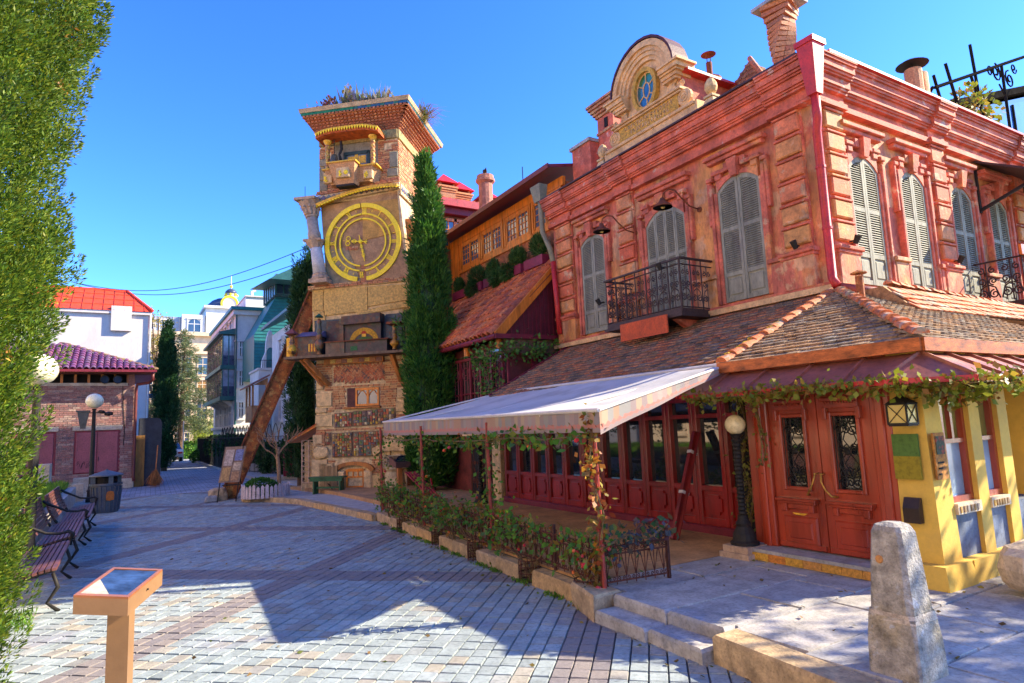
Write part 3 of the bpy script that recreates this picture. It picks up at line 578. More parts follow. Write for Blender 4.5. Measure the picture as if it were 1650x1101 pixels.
# chimneys and vents
ch = MB(); ch.box(9.45, 9.95, 10.72, 11.28, 7.0, 8.85); chm = ch.build('chimney', M_cornred, th)
for q, (e, z) in enumerate(((.03, 8.45), (.04, 8.86), (.08, 8.93), (.12, 9.0), (.16, 9.07), (.19, 9.14))):
    b = MB(); n = 5
    for s_ in range(n):
        for yy_ in (10.72-e, 11.28+e-.06): b.box(9.45-e+(.5+2*e)*s_/n+.004, 9.45-e+(.5+2*e)*(s_+1)/n-.004, yy_, yy_+.06, z, z+.055)
        b.box(9.45-e, 9.45-e+.06, 10.72-e+(.56+2*e)*s_/n+.004, 10.72-e+(.56+2*e)*(s_+1)/n-.004, z, z+.055)
    b.box(9.5-e, 9.9+e, 10.77-e, 11.23+e, z+.001, z+.06); b.build('brick_course', M_brick, chm)
MB().box(9.43, 9.5, 10.9, 11.02, 8.55, 8.78).build('flue_opening', M_dark, chm)
MB().box(9.2, 9.9, 11.3, 12.0, 7.0, 8.3).build('chimney_stub', M_cornred, th); MB().box(9.15, 9.95, 11.27, 12.05, 8.3, 8.38).build('stub_cap', M_greystone, th)
tw = MB(); n = 16
for i in range(n):
    s_ = .17 if i < n-4 else .17+.03*(i-n+4); M = T3((9.6, 6.4, 7.35+i*.09)) @ Matrix.Rotation(i*.13, 4, 'Z')
    for a, b, c, d_ in ((-1, 1, -1, 0), (-1, 1, 0, 1)):
        tw.add([M @ Vector(p) for p in ((a*s_, c*s_+.004, 0), (b*s_, c*s_+.004, 0), (b*s_, d_*s_-.004, 0), (a*s_, d_*s_-.004, 0), (a*s_, c*s_+.004, .078), (b*s_, c*s_+.004, .078), (b*s_, d_*s_-.004, .078), (a*s_, d_*s_-.004, .078))], [(3, 2, 1, 0), (4, 5, 6, 7), (0, 1, 5, 4), (1, 2, 6, 5), (2, 3, 7, 6), (3, 0, 4, 7)])
two = tw.build('twisted_chimney', M_brick, th); MB().box(9.28, 9.92, 6.06, 6.74, 8.78, 8.84).build('chimney_cap', M_greystone, two)
def bird(loc, rz, label, sc=1.):
    b = MB(T3(loc) @ Matrix.Rotation(rz, 4, 'Z') @ Matrix.Scale(sc, 4)); b.tube([(-.16, 0, .10), (-.06, 0, .08), (0, 0, .09), (.07, 0, .12), (.11, 0, .16), (.14, 0, .165), (.17, 0, .155)], [.008, .03, .045, .04, .026, .022, .004], 8)
    b.tube([(0, .012, .06), (0, .012, 0)], .004, 4); b.tube([(0, -.012, .06), (0, -.012, 0)], .004, 4)
    return tag(b.build('bird', M_iron, smooth=True), label, 'bird')
bird((9.55, 6.35, 8.84), 2.0, 'black bird perched on top of the twisted brick chimney')
vp = MB(); vp.lathe((9.8, 8.17, 7.4), [(.06, 0), (.06, 1.35)], 10); vp.lathe((9.8, 8.17, 8.92), [(.15, 0), (.02, .06)], 12); vp.lathe((9.8, 8.17, 8.25), [(.22, 0), (.22, .14), (.1, .18)], 12); vp.tube([(9.75, 8.17, 8.7), (9.75, 8.17, 8.95)], .012, 4); vp.tube([(9.85, 8.17, 8.7), (9.85, 8.17, 8.95)], .012, 4); vp.build('vent_pipe', M_rustdark, th)
v2 = MB(); v2.tube([(12.62, 5.8, 6.9), (12.62, 5.8, 8.1)], .15, 12); vv = v2.build('stove_flue', M_brick, th); MB().lathe((12.62, 5.8, 8.2), [(.28, 0), (.18, .06), (.02, .1)], 16).build('flue_cap', M_iron, vv); MB().tube([(13.0, 5.9, 6.9), (13.0, 5.9, 8.15)], .17, 12).build('flue_drum', M_rust, vv, smooth=True)
MB().tube([(12.6, 5.8, 8.05), (12.6, 5.8, 8.22)], .02, 4).build('cap_rod', M_iron, vv)
# ---- front balcony
bl = MB(); bl.box(7.82, 8.6, 7.50, 9.40, 3.46, 3.56); bl.box(7.78, 8.6, 7.46, 9.44, 3.42, 3.47); blo = bl.build('balcony_platform', M_railiron, th)
for y in (7.8, 9.1): MB().prism([(8.6, y-.05, 3.42), (7.95, y-.05, 3.42), (8.6, y-.05, 3.08)], (0, .1, 0)).build('balcony_bracket', M_cornred, blo)
MB().cbox(8.0, 8.001, 0, .001, 0, .001)
pk = MB(frame((7.74, 0, 0), (0, 1, 0), (-1, 0, 0))); pk.box(7.74, 8.92, 0, .03, 3.17, 3.48); pk.build('red_board', mat('orange_red_board', (.48, .085, .025), var=.2, scale=6, bump=.15), blo)
def spiral(m, c, r, turns, a0, f, rad=.009, n=16, sgn=1):
    """flat scroll; f maps (u, z) to 3D"""
    m.tube([f(c[0]+r*(1-.8*i/n)*math.cos(a0+sgn*turns*2*math.pi*i/n), c[1]+r*(1-.8*i/n)*math.sin(a0+sgn*turns*2*math.pi*i/n)) for i in range(n+1)], rad, 4, False)
def scroll_panel(m, f, u0, u1, z0, z1, rad=.010):
    w = u1-u0; uc_ = (u0+u1)/2; h = z1-z0
    m.tube([f(uc_, z0), f(uc_, z1)], rad, 4, False)
    for s in (-1, 1):
        spiral(m, (uc_+s*w*.24, z0+h*.22), w*.22, 1.4, math.pi/2, f, rad, sgn=s); spiral(m, (uc_+s*w*.24, z0+h*.55), w*.2, 1.4, -math.pi/2, f, rad, sgn=-s)
        spiral(m, (uc_+s*w*.24, z0+h*.82), w*.17, 1.2, math.pi/2, f, rad, sgn=s)
        m.tube([f(uc_+s*w*.05, z0+h*.45), f(uc_+s*w*.3, z0+h*.38), f(uc_+s*w*.46, z0+h*.1)], rad, 4, False)
rl = MB(); ff = lambda u, z: (7.84, u, z); fs_ = lambda u, z: (u, 7.50, z); fb = lambda u, z: (u, 9.40, z)
for f, a, b in ((ff, 7.50, 9.40), (fs_, 7.84, 8.6), (fb, 7.84, 8.6)):
    for z in (3.58, 4.30): rl.tube([f(a, z), f(b, z)], .012, 4)
rail = rl.build('balcony_railing', M_railiron, blo)
tr = MB(); tr.bar((7.84, 7.46, 4.40), (7.84, 9.44, 4.40), .05, .03); tr.bar((7.84, 7.48, 4.40), (8.6, 7.48, 4.40), .05, .03); tr.bar((7.84, 9.42, 4.40), (8.6, 9.42, 4.40), .05, .03); tr.build('handrail', M_railiron, blo)
for i in range(7):
    m = MB(); a = 7.50+1.9*i/7; scroll_panel(m, ff, a, a+1.9/7, 3.58, 4.30); m.tube([(7.84, a, 3.56), (7.84, a, 4.40)], .012, 5); m.build('scroll_panel', M_railiron, blo)
for f in (fs_, fb):
    for i in range(3): m = MB(); a = 7.84+.76*i/3; scroll_panel(m, f, a, a+.76/3, 3.58, 4.30); m.tube([f(a, 3.56), f(a, 4.40)], .012, 5); m.build('scroll_panel', M_railiron, blo)
MB().tube([(7.84, 7.5, 3.5), (7.84, 7.5, 4.42)], .018, 6).build('corner_post', M_railiron, blo)
# ---- street side balcony and its canopy
b2 = MB(); b2.box(12.9, 16, 4.62, 5.4, 3.40, 3.50); b2o = b2.build('side_balcony_platform', M_railiron, th)
f2 = lambda u, z: (u, 4.64, z); f3 = lambda u, z: (12.92, u, z)
for i in range(8): m = MB(); a = 12.92+.3*i; scroll_panel(m, f2, a, a+.3, 3.52, 4.22, .013); m.tube([f2(a, 3.5), f2(a, 4.25)], .014, 5); m.build('scroll_panel', M_railiron, b2o)
for i in range(2): m = MB(); a = 4.64+.36*i; scroll_panel(m, f3, a, a+.36, 3.52, 4.22, .013); m.build('scroll_panel', M_railiron, b2o)
m = MB(); m.tube([f2(12.92, 3.54), f2(15.9, 3.54)], .014, 4); m.tube([f2(12.92, 4.24), f2(15.9, 4.24)], .016, 4); m.tube([f3(4.64, 4.24), f3(5.4, 4.24)], .016, 4); m.build('rail', M_railiron, b2o)
MB().bar((12.75, 4.58, 4.32), (16, 4.58, 4.42), .04, .17).build('timber_rail', M_orangewood, b2o); MB().bar((13.15, 4.62, 4.3), (13.2, 4.62, 3.95), .09, .03).build('timber_post', M_orangewood, b2o)
cn = MB(); cn.hexa([(13.45, 4.35, 5.72), (17, 4.35, 5.72), (17, 5.4, 6.28), (13.45, 5.4, 6.28), (13.45, 4.35, 5.76), (17, 4.35, 5.76), (17, 5.4, 6.32), (13.45, 5.4, 6.32)]); cno = cn.build('canopy', mat('dark_canopy', (.06, .04, .045), rough=.6, var=.2), th)
for x in (13.55, 15.6):
    m = MB(); m.bar((x, 5.4, 6.2), (x, 5.4, 5.3), .06, .06); m.bar((x, 5.38, 5.35), (x, 4.45, 5.68), .05, .05); m.build('canopy_bracket', M_iron, cno)
# ---- lean-to roof of the ground floor
def tile_field(roof, o, u, s, W_, L_, tw_, ex, mt, inside=None, budget=300, lift=.012, barrel=False, jit=.010, thick=.020, count=None):
    """rows of roof tiles as separate pieces; o eave corner, u along the eave, s up the slope"""
    u = Vector(u).normalized(); s = Vector(s).normalized(); nn = u.cross(s).normalized()
    if nn.z < 0: nn = -nn
    o = Vector(o)
    if barrel:
        b = MB(); k = 7; rr = tw_*.5
        for z_, sc in ((-ex*.1, 1.), (ex*1.12, .86)): b.v += [(rr*sc*math.cos(math.pi*i/(k-1)), z_, 1.0*rr*sc*math.sin(math.pi*i/(k-1))) for i in range(k)]
        b.f += [(i, i+1, k+i+1, k+i) for i in range(k-1)]
        lo = len(b.v); b.v += [(x_*.82, y_+.0, z_*.80-.002) for x_, y_, z_ in b.v[:2*k]]; b.f += [(lo+i+1, lo+i, lo+k+i, lo+k+i+1) for i in range(k-1)]+[(i, lo+i, lo+i+1, i+1) for i in range(k-1)]
    else:
        g = tw_*.47; e = ex*1.5; b = MB(); q = ex*.18
        b.prism([(-g, q*.6, 0), (-g*.6, .0, 0), (g*.6, 0, 0), (g, q*.6, 0), (g, e, 0), (-g, e, 0)], (0, 0, thick))
    me = b.mesh('roof_tile'); me.materials.append(mt); stuff = MB(); todo = []
    nr = int(L_/ex); nc = int(W_/tw_)
    for r in range(nr):
        for c in range(nc):
            uu = (c+.5+(.5 if (r % 2 and not barrel) else 0))*tw_; ss = r*ex
            if uu > W_: continue
            if inside and not inside(uu, ss+ex*.3): continue
            p = o+u*uu+s*ss+nn*(lift+random.uniform(0, jit))
            todo.append(p)
    tilt = Matrix.Rotation(-thick*1.0/ex*.9 if not barrel else -.06, 4, 'X')
    base_ = frame((0, 0, 0), u, s, nn)
    order = sorted(range(len(todo)), key=lambda i_: (todo[i_]-Vector((0, 0, EYE))).length)
    for k_, i_ in enumerate(order):
        M = T3(todo[i_]) @ base_ @ tilt @ Matrix.Rotation(random.uniform(-.02, .02), 4, 'Z') @ Matrix.Rotation(random.uniform(-.02, .02), 4, 'X')
        if k_ < budget: link('roof_tile', me, None, roof, M)
        else: stuff.add([M @ Vector(v) for v in b.v], b.f)
    if stuff.v: stuff.build('roof_tiles', mt, roof, kind='stuff')
e0, w0 = Vector((6.45, 5.2, 2.34)), Vector((8.55, 5.2, 3.42)); sl = (w0-e0)
lr = MB(); lr.hexa([(6.45, 5.2, 2.26), (8.6, 5.2, 3.34), (8.6, 11.65, 3.34), (6.45, 11.65, 2.26), (6.45, 5.2, 2.33), (8.6, 5.2, 3.44), (8.6, 11.65, 3.44), (6.45, 11.65, 2.33)]); lro = lr.build('lean_to_roof', M_wood, th)
tile_field(lro, (6.42, 5.25, 2.33), (0, 1, 0), sl, 6.4, sl.length+.03, .155, .125, M_leanTile, budget=300)
for q in range(5): pass
MB().bar((6.5, 11.68, 2.33), (8.6, 11.68, 3.42), .05, .16).build('verge_board', M_maroon, lro)
# ---------------------------------------------------------------- shopfront under the awning
LF = frame((6.88, 0, 0), (0, 1, 0), (-1, 0, 0))
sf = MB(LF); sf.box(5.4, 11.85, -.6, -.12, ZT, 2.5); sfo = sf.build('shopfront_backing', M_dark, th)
MB(LF).box(5.4, 11.85, -.12, .05, 2.02, 2.36).build('shopfront_fascia', M_redwood, th)
MB(LF).cbox(5.4, 11.85, -.12, .06, ZT-.02, ZT+.10, .015).build('plinth_board', M_maroon, th)
mull = [5.42, 6.01, 6.53, 7.05, 7.57, 8.09, 8.62, 9.15, 9.68, 10.21, 10.74, 11.27, 11.82]
chipm = mat('chipped_red_wood', (.26, .012, .012), rough=.34, var=.3, scale=5, bump=.12, streak=.15, coat=.35, patch2=(.42, .22, .12), ps=5, pt=.68)
for i in range(len(mull)-1):
    a, b = mull[i]+.006, mull[i+1]-.006; m = MB(LF); z0, z1 = ZT+.10, 2.02
    for ua, ub in ((a, a+.065), (b-.065, b)): m.cbox(ua, ub, -.10, .03, z0, z1, .008)
    for za, zb in ((z0, z0+.10), (.76, .83), (1.74, 1.80), (1.97, z1)): m.cbox(a+.065, b-.065, -.10, .025, za, zb, .006)
    lf = m.build('glazed_door_leaf', chipm, th)
    p = MB(LF); p.box(a+.065, b-.065, -.08, -.01, z0+.10, .76); u0_, u1_, c = a+.11, b-.11, .045; za, zb = z0+.15, .71
    p.prism([(u0_+c, -.012, za), (u1_-c, -.012, za), (u1_-c, -.012, za+c), (u1_, -.012, za+c), (u1_, -.012, zb-c), (u1_-c, -.012, zb-c), (u1_-c, -.012, zb), (u0_+c, -.012, zb), (u0_+c, -.012, zb-c), (u0_, -.012, zb-c), (u0_, -.012, za+c), (u0_+c, -.012, za+c)], (0, .03, 0))
    p.build('panel', chipm, lf)
    MB(LF).box(a+.065, b-.065, -.06, -.052, .83, 1.74).build('pane', M_glass, lf); MB(LF).box(a+.065, b-.065, -.06, -.052, 1.80, 1.97).build('pane', M_glass, lf)
# stone pier and iron gates at the far end
pr = MB(LF); pr.box(12.0, 12.35, -.3, .02, ZT, 1.55); pr.box(11.85, 13.6, -.4, .10, 1.55, 1.98); pr.build('stone_lintel_and_pier', M_stone, th)
for a, b in ((12.4, 12.95), (13.0, 13.5)):
    g = MB(); f = lambda u, z: (6.95, u, z)
    for i in range(2): scroll_panel(g, f, a+(b-a)*i/2, a+(b-a)*(i+1)/2, ZT+.05, 1.5, .012)
    for u in (a, b): g.tube([f(u, ZT), f(u, 1.55)], .02, 4)
    g.build('iron_grille', M_rustiron, th)
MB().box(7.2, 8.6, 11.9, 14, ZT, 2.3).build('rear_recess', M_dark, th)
# ---------------------------------------------------------------- entrance annex
XA, YA = 6.2, 3.13
AF = frame((XA, 0, 0), (0, 1, 0), (-1, 0, 0)); AR = frame((0, YA, 0), (1, 0, 0), (0, -1, 0))
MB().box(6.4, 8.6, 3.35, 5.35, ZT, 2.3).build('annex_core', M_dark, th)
# doorstep with tiled riser
st = MB(); st.box(5.92, 6.3, 3.45, 5.12, ZT-.02, ZT+.12); sto = st.build('doorstep', M_greystone, th)
rt_m = mat('riser_tile', [(.55, .33, .05), (.50, .25, .06), (.45, .36, .16), (.55, .22, .04)], var=.3, scale=30, bump=.2)
for i in range(8): y = 3.47+i*.205; MB().box(5.90, 5.921, y+.003, y+.202, ZT+.01, ZT+.085).build('riser_tile', rt_m, sto)
# double door
fr_ = MB(AF)
for a, b in ((3.40, 3.60), (4.78, 4.96)): fr_.cbox(a, b, -.15, .03, ZT+.12, 2.12, .012); fr_.cbox(a+.06, b-.06, .02, .055, ZT+.12, 2.12, .01)
fr_.cbox(3.40, 4.96, -.15, .03, 2.02, 2.2, .01); fr_.box(4.96, 5.12, -.3, -.06, ZT, 2.2); fr_.build('door_frame', M_doorwood, th)
for a, b in ((3.605, 4.185), (4.195, 4.775)):
    m = MB(AF); z0, z1 = ZT+.13, 2.015; gu0, gu1 = a+.15, b-.15; g0, g1 = .97, 1.72
    m.box(a, gu0, -.1, -.02, z0, z1); m.box(gu1, b, -.1, -.02, z0, z1); m.box(gu0, gu1, -.1, -.02, z0, g0); m.box(gu0, gu1, -.1, -.02, g1, z1)
    d = m.build('door_leaf', M_doorwood, th)
    q = MB(AF)
    for x0, x1, y0, y1 in ((gu0-.03, gu0+.01, g0-.03, g1+.03), (gu1-.01, gu1+.03, g0-.03, g1+.03)): q.cbox(x0, x1, -.03, .012, y0, y1, .008)
    for y0, y1 in ((g0-.03, g0+.01), (g1-.01, g1+.03)): q.cbox(gu0+.01, gu1-.01, -.03, .010, y0, y1, .008)
    q.build('glazing_bead', M_doorwood, d)
    h = MB(AF); h.cbox(gu0-.06, gu1+.06, -.03, .06, 1.86, 1.90, .008); h.cbox(gu0-.04, gu1+.04, -.03, .03, 1.79, 1.86, .006)
    for s_ in range(12): h.box(gu0-.03+s_*.03, gu0-.015+s_*.03, .028, .045, 1.835, 1.855)
    for u_ in (gu0-.06, gu1+.02): h.cbox(u_, u_+.04, -.03, .04, 1.68, 1.80, .006)
    h.build('door_head_moulding', M_doorwood, d)
    sh_ = MB(AF); sh_.cbox(a+.05, b-.05, -.03, .075, .83, .86, .006); sh_.cbox(a+.07, b-.07, -.03, .05, .80, .83, .006)
    for u_ in (a+.1, b-.16): sh_.cbox(u_, u_+.06, -.03, .04, .72, .80, .006)
    sh_.cbox(a+.16, b-.16, -.03, .02, .745, .80, .006); sh_.build('door_shelf', M_doorwood, d)
    p = MB(AF); p.cbox(a+.09, b-.09, -.03, .01, .38, .67, .018); p.cbox(a+.14, b-.14, .0, .022, .43, .62, .02)
    p.build('raised_panel', M_doorwood, d)
    q2 = MB(AF).cbox(a+.02, b-.02, -.03, .008, ZT+.14, ZT+.19, .005).build('kick_strip', M_doorwood, d)
    MB(AF).box(gu0, gu1, -.09, -.08, g0, g1).build('pane', M_glass, d)
    ir = MB(); f = lambda u, z: (XA+.03, u, z); uc_ = (gu0+gu1)/2; ww = (gu1-gu0)
    for s in (-1, 1):
        for zc_, r_s, a0 in ((g0+.07, .055, 0), (g0+.17, .05, 1.5), (g0+.60, .055, 0), (g0+.69, .045, 1.5), (g0+.42, .045, 3)): spiral(ir, (uc_+s*ww*.24, zc_), r_s, 1.5, a0, f, .007, sgn=s)
        ir.tube([f(uc_+s*ww*.02, g0+.05), f(uc_+s*ww*.36, g0+.26), f(uc_+s*.01, g0+.38), f(uc_+s*ww*.36, g0+.5), f(uc_+s*.02, g1-.02)], .007, 4, False); ir.tube([f(uc_+s*ww*.46, g0), f(uc_+s*ww*.46, g1)], .007, 4, False)
    ir.lathe((XA+.02, uc_, g0+.38), [(.035, 0), (.02, .02)], 10, (-1, 0, 0)); ir.build('iron_grille', M_iron, d)
    hu = (a+.03) if a > 4 else (b-.03)
    hd = MB(); s = 1 if a > 4 else -1
    hd.tube([(XA-.02+.02, hu, 1.13), (XA-.06, hu, 1.12), (XA-.085, hu+s*.01, 1.05), (XA-.085, hu+s*.05, .97), (XA-.07, hu+s*.10, .91), (XA, hu+s*.12, .90)], [.008, .010, .009, .009, .010, .012], 8); hd.ball((XA-.06, hu, 1.125), .014, 8); hd.build('door_handle', mat('aged_brass', (.42, .25, .05), rough=.35, var=.3, metal=.4, bump=.05), d, smooth=True)
MB(AF).prism([(4.40, -.02, .70), (4.44, -.02, .68), (4.54, -.02, .68), (4.58, -.02, .70)], (0, .015, 0)).build('letter_slot', M_goldpaint, th)
# cream pier with ivy left of the door
cp = MB(); cp.box(6.42, 6.9, 5.12, 5.38, ZT, 2.3); cp.box(6.36, 6.9, 5.10, 5.40, ZT, ZT+.06); cp.build('cream_pier', mat('cream_pier_plaster', (.52, .45, .28), var=.2, scale=5, bump=.3, patch=(.42, .36, .2), ps=4), th)
# yellow corner pier, pilasters, windows on the street side
pf = lambda x0, x1, y0, y1, z0, z1, e: [(x0, y0, z0), (x1, y0, z0), (x1, y1, z0), (x0, y1, z0), (x0+e, y0+e, z1), (x1, y0+e, z1), (x1, y1, z1), (x0+e, y1, z1)]
yp = MB(); yp.hexa(pf(6.14, 6.46, 3.07, 3.40, .40, 2.3, .06)); yp.hexa(pf(6.0, 6.5, 2.98, 3.42, ZT-.02, .40, .03)); ypo = yp.build('yellow_corner_pier', M_yellow, th)
yw = MB()
for a, b in ((6.90, 7.10), (7.48, 7.68), (8.3, 8.6)): yw.box(a, b, 3.07, 3.40, .40, 2.3)
yw.box(6.46, 8.6, 3.12, 3.5, 1.95, 2.3); yw.box(6.5, 8.6, 3.0, 3.42, ZT-.02, .40); yw.build('yellow_pilaster', M_yellow, th)
MB().box(6.48, 8.6, 3.11, 3.4, .40, .80).build('blue_grey_panel', M_bluegrey, th)
sill_m = mat('tile_sill', (.56, .50, .40), var=.2, scale=20, bump=.2)
for a, b in ((6.46, 6.90), (7.10, 7.48)):
    wo = MB().box(a+.03, b-.03, 3.18, 3.26, .90, .93).build('window_frame', M_doorwood, th); f = MB()
    for x0, x1 in ((a+.0, a+.05), (b-.05, b)): f.box(x0, x1, 3.115, 3.19, .88, 1.92)
    f.box(a+.05, b-.05, 3.115, 3.19, .88, .94); f.box(a+.05, b-.05, 3.12, 3.19, 1.42, 1.46); f.box(a+.05, b-.05, 3.115, 3.19, 1.88, 1.92)
    if a < 7: f.box((a+b)/2-.02, (a+b)/2+.02, 3.125, 3.18, 1.46, 1.88)
    f.build('sash_bars', M_doorwood, wo); MB().box(a+.05, b-.05, 3.165, 3.175, .94, 1.42).build('lower_pane', glass('pale_blue_pane', (.30, .42, .47), .12), wo); MB().box(a+.05, b-.05, 3.165, 3.175, 1.46, 1.88).build('upper_pane', glass('ochre_pane', (.25, .2, .03), .1), wo)
    s = MB().box(a, b, 3.055, 3.2, .79, .885).build('tiled_sill', sill_m, th)
    for i in range(6):
        x = a+.03+i*(b-a-.06)/6; MB().box(x, x+.03, 3.046, 3.056, .805, .86).build('sill_tile', mat('sill_tile_%d' % i, [(.25, .18, .1), (.5, .35, .1), (.3, .3, .3)], bump=0), s)
# painted plaque and poster on the pier, letter box, lantern
pa = MB(); pa.box(6.135, 6.15, 3.16, 3.38, 1.32, 1.53); MB().box(6.118, 6.14, 3.16, 3.39, 1.325, 1.525).build('green_plaque', mat('green_plaque_paint', (.07, .16, .03), var=.1, bump=0), th); MB().box(6.115, 6.14, 3.16, 3.39, 1.12, 1.325).build('olive_plaque', mat('olive_plaque_paint', (.24, .21, .012), var=.06, bump=0), th)
po = MB().box(6.17, 6.36, 3.052, 3.068, 1.12, 1.53).build('orange_poster', mat('orange_poster_print', (.42, .19, .03), var=.3, scale=20, bump=0, patch=(.22, .09, .02), ps=14), th)
MB().box(6.195, 6.335, 3.045, 3.053, 1.34, 1.50).build('poster_picture', mat('poster_picture_print', (.05, .07, .04), var=.4, scale=40, bump=0, patch=(.25, .05, .03), ps=18, pt=.5), po)
for i in range(3): MB().box(6.20, 6.24+.03*i, 3.045, 3.053, 1.16+.05*i, 1.175+.05*i).build('poster_line', M_dark, po)
lb = MB(); lb.box(6.06, 6.13, 3.19, 3.33, .74, .87); lb.prism([(6.06, 3.19, .87), (6.13, 3.19, .87), (6.13, 3.19, .96), (6.1, 3.19, .96)], (0, .14, 0)); tag(lb.build('letter_box', mat('dark_letterbox', (.03, .016, .013), rough=.4, var=.3, bump=.1)), 'small dark metal letter box on the yellow corner pier', 'letter box')
ln = thing('wall_lantern', 'square black lantern with yellow panes on the yellow corner pier', 'lantern', (6.05, 3.22, 1.62))
m = MB(); x, y, h0, h1, s = 6.03, 3.22, 1.62, 1.80, .085
for sx in (-1, 1):
    for sy in (-1, 1): m.bar((x+sx*s, y+sy*s, h0), (x+sx*s, y+sy*s, h1), .014, .014)
for z in (h0, h1):
    for a in (-1, 1): m.bar((x-s, y+a*s, z), (x+s, y+a*s, z), .018, .018); m.bar((x+a*s, y-s, z), (x+a*s, y+s, z), .018, .018)
m.box(x-s, x+s, y-s, y+s, h0-.02, h0); m.build('cage', M_iron, ln)
t = MB(); t.add([(x-s-.015, y-s-.015, h1), (x+s+.015, y-s-.015, h1), (x+s+.015, y+s+.015, h1), (x-s-.015, y+s+.015, h1), (x, y, h1+.09)], [(0, 1, 4), (1, 2, 4), (2, 3, 4), (3, 0, 4), (3, 2, 1, 0)]); t.lathe((x, y, h1+.07), [(.03, 0), (.03, .04), (.01, .06)], 8); t.build('hood', M_iron, ln)
MB().tube([(x, y, h1+.1), (x, y, h1+.17), (x+.07, y, h1+.2), (x+.14, y, h1+.12)], .012, 6).build('bracket', M_iron, ln)
gy = mat('amber_lantern_glass', (.55, .42, .12), rough=.1, var=.1, bump=0)
for a in (-1, 1): MB().box(x-s+.006, x+s-.006, y+a*(s-.004)-.002, y+a*(s-.004)+.002, h0+.01, h1-.01).build('pane', gy, ln); MB().box(x+a*(s-.004)-.002, x+a*(s-.004)+.002, y-s+.006, y+s-.006, h0+.01, h1-.01).build('pane', gy, ln)
for a in (-1,): 
    m = MB(); m.bar((x-s-.002, y-s, h0), (x-s-.002, y+s, h1), .006, .006); m.bar((x-s-.002, y+s, h0), (x-s-.002, y-s, h1), .006, .006); m.bar((x-s, y-s-.002, h0), (x+s, y-s-.002, h1), .006, .006); m.bar((x+s, y-s-.002, h0), (x-s, y-s-.002, h1), .006, .006); m.build('cross_wires', M_iron, ln)
# ---- annex hipped tile roof
ap = Vector((8.5, 5.2, 3.42)); ec = Vector((6.1, 3.03, 2.36)); el_ = Vector((6.1, 5.25, 2.36)); er = Vector((8.9, 3.03, 2.36))
rr_ = MB(); rr_.add([ec, el_, Vector((8.5, 5.25, 3.42)), ap, Vector((10.5, 5.2, 3.42)), Vector((10.5, 3.03, 2.36)), ec-Vector((0, 0, .1)), el_-Vector((0, 0, .1)), Vector((10.5, 3.03, 2.26))], [(0, 3, 2, 1), (0, 5, 4, 3), (1, 7, 6, 0), (0, 6, 8, 5)]); aro = rr_.build('annex_roof', M_wood, th)
MB().quad((6.12, 5.25, 2.3), (8.6, 5.25, 2.3), (8.6, 5.25, 3.44), (8.5, 5.25, 3.42), (6.12, 5.25, 2.36)).build('verge_side', M_ridge, aro)
hip = lambda uu, ss: uu*1.0 > ss*.80-.05
L1 = math.hypot(2.4, 1.06); tile_field(aro, (6.06, 3.03, 2.35), (0, 1, 0), (2.4, 0, 1.06), 2.26, L1+.02, .15, .115, M_annexTile, inside=lambda uu, ss: uu > ss/L1*2.17-.03, budget=220)
L2 = math.hypot(2.17, 1.06); tile_field(aro, (6.1, 2.99, 2.35), (1, 0, 0), (0, 2.17, 1.06), 4.4, L2+.02, .15, .115, M_annexTile, inside=lambda uu, ss: uu > ss/L2*2.4-.03, budget=80)
def ridge_run(parent, a, b, n, r=.075, name='ridge_tile', mt=M_ridge):
    a, b = Vector(a), Vector(b); t = (b-a).normalized(); x = t.cross(Vector((0, 0, 1))).normalized(); nn = x.cross(t)
    for i in range(n):
        p = a.lerp(b, i/n); q = a.lerp(b, (i+1.12)/n); m = MB(); k = 7; js = random.uniform(-.012, .012)
        va = [p+x*(r*math.cos(math.pi*j/(k-1))+js)+nn*(r*.8*math.sin(math.pi*j/(k-1))+.035) for j in range(k)]; vb = [q+x*(r*.84*math.cos(math.pi*j/(k-1))+js)+nn*(r*.62*math.sin(math.pi*j/(k-1))+.02) for j in range(k)]
        m.add(va+vb, [(j, j+1, k+j+1, k+j) for j in range(k-1)]+[tuple(range(k)), tuple(range(2*k-1, k-1, -1))]); m.build(name, mt, parent)
ridge_run(aro, ec+Vector((-.02, -.02, .02)), ap, 13); ridge_run(aro, el_+Vector((-.02, .0, .0)), (8.5, 5.25, 3.42), 12, .08)
lich = mat('yellow_lichen', (.55, .38, .02), var=.3, scale=30, bump=.5)
for i in range(9): t = i/9*.55; p = Vector((6.1, 5.27, 2.43)).lerp(Vector((8.5, 5.27, 3.49)), t+random.uniform(0, .04)); MB().rock(p, .04+.03*random.random(), .05, .02, 7, .3, i).build('lichen_tuft', lich, aro)
ridge_run(th, (8.9, 4.75, 3.42), (14.5, 4.75, 3.30), 26, .07)
MB().hexa([(8.7, 4.3, 3.0), (16, 4.3, 3.0), (16, 5.4, 3.2), (8.7, 5.4, 3.2), (8.7, 4.7, 3.4), (16, 4.7, 3.3), (16, 5.4, 3.4), (8.7, 5.4, 3.4)]).build('side_eave_wall', M_annexTile, th); tile_field(COL.objects['side_eave_wall'], (8.7, 4.28, 3.0), (1, 0, 0), (0, .42, .40), 7.2, .56, .15, .125, M_ridge, budget=60)
# copper gutter boards
MB().bar((6.05, 3.0, 2.32), (6.05, 5.3, 2.32), .03, .12).build('copper_fascia', M_copper, aro); MB().bar((6.07, 2.99, 2.32), (10.5, 2.99, 2.32), .03, .12).build('copper_fascia', M_copper, aro)
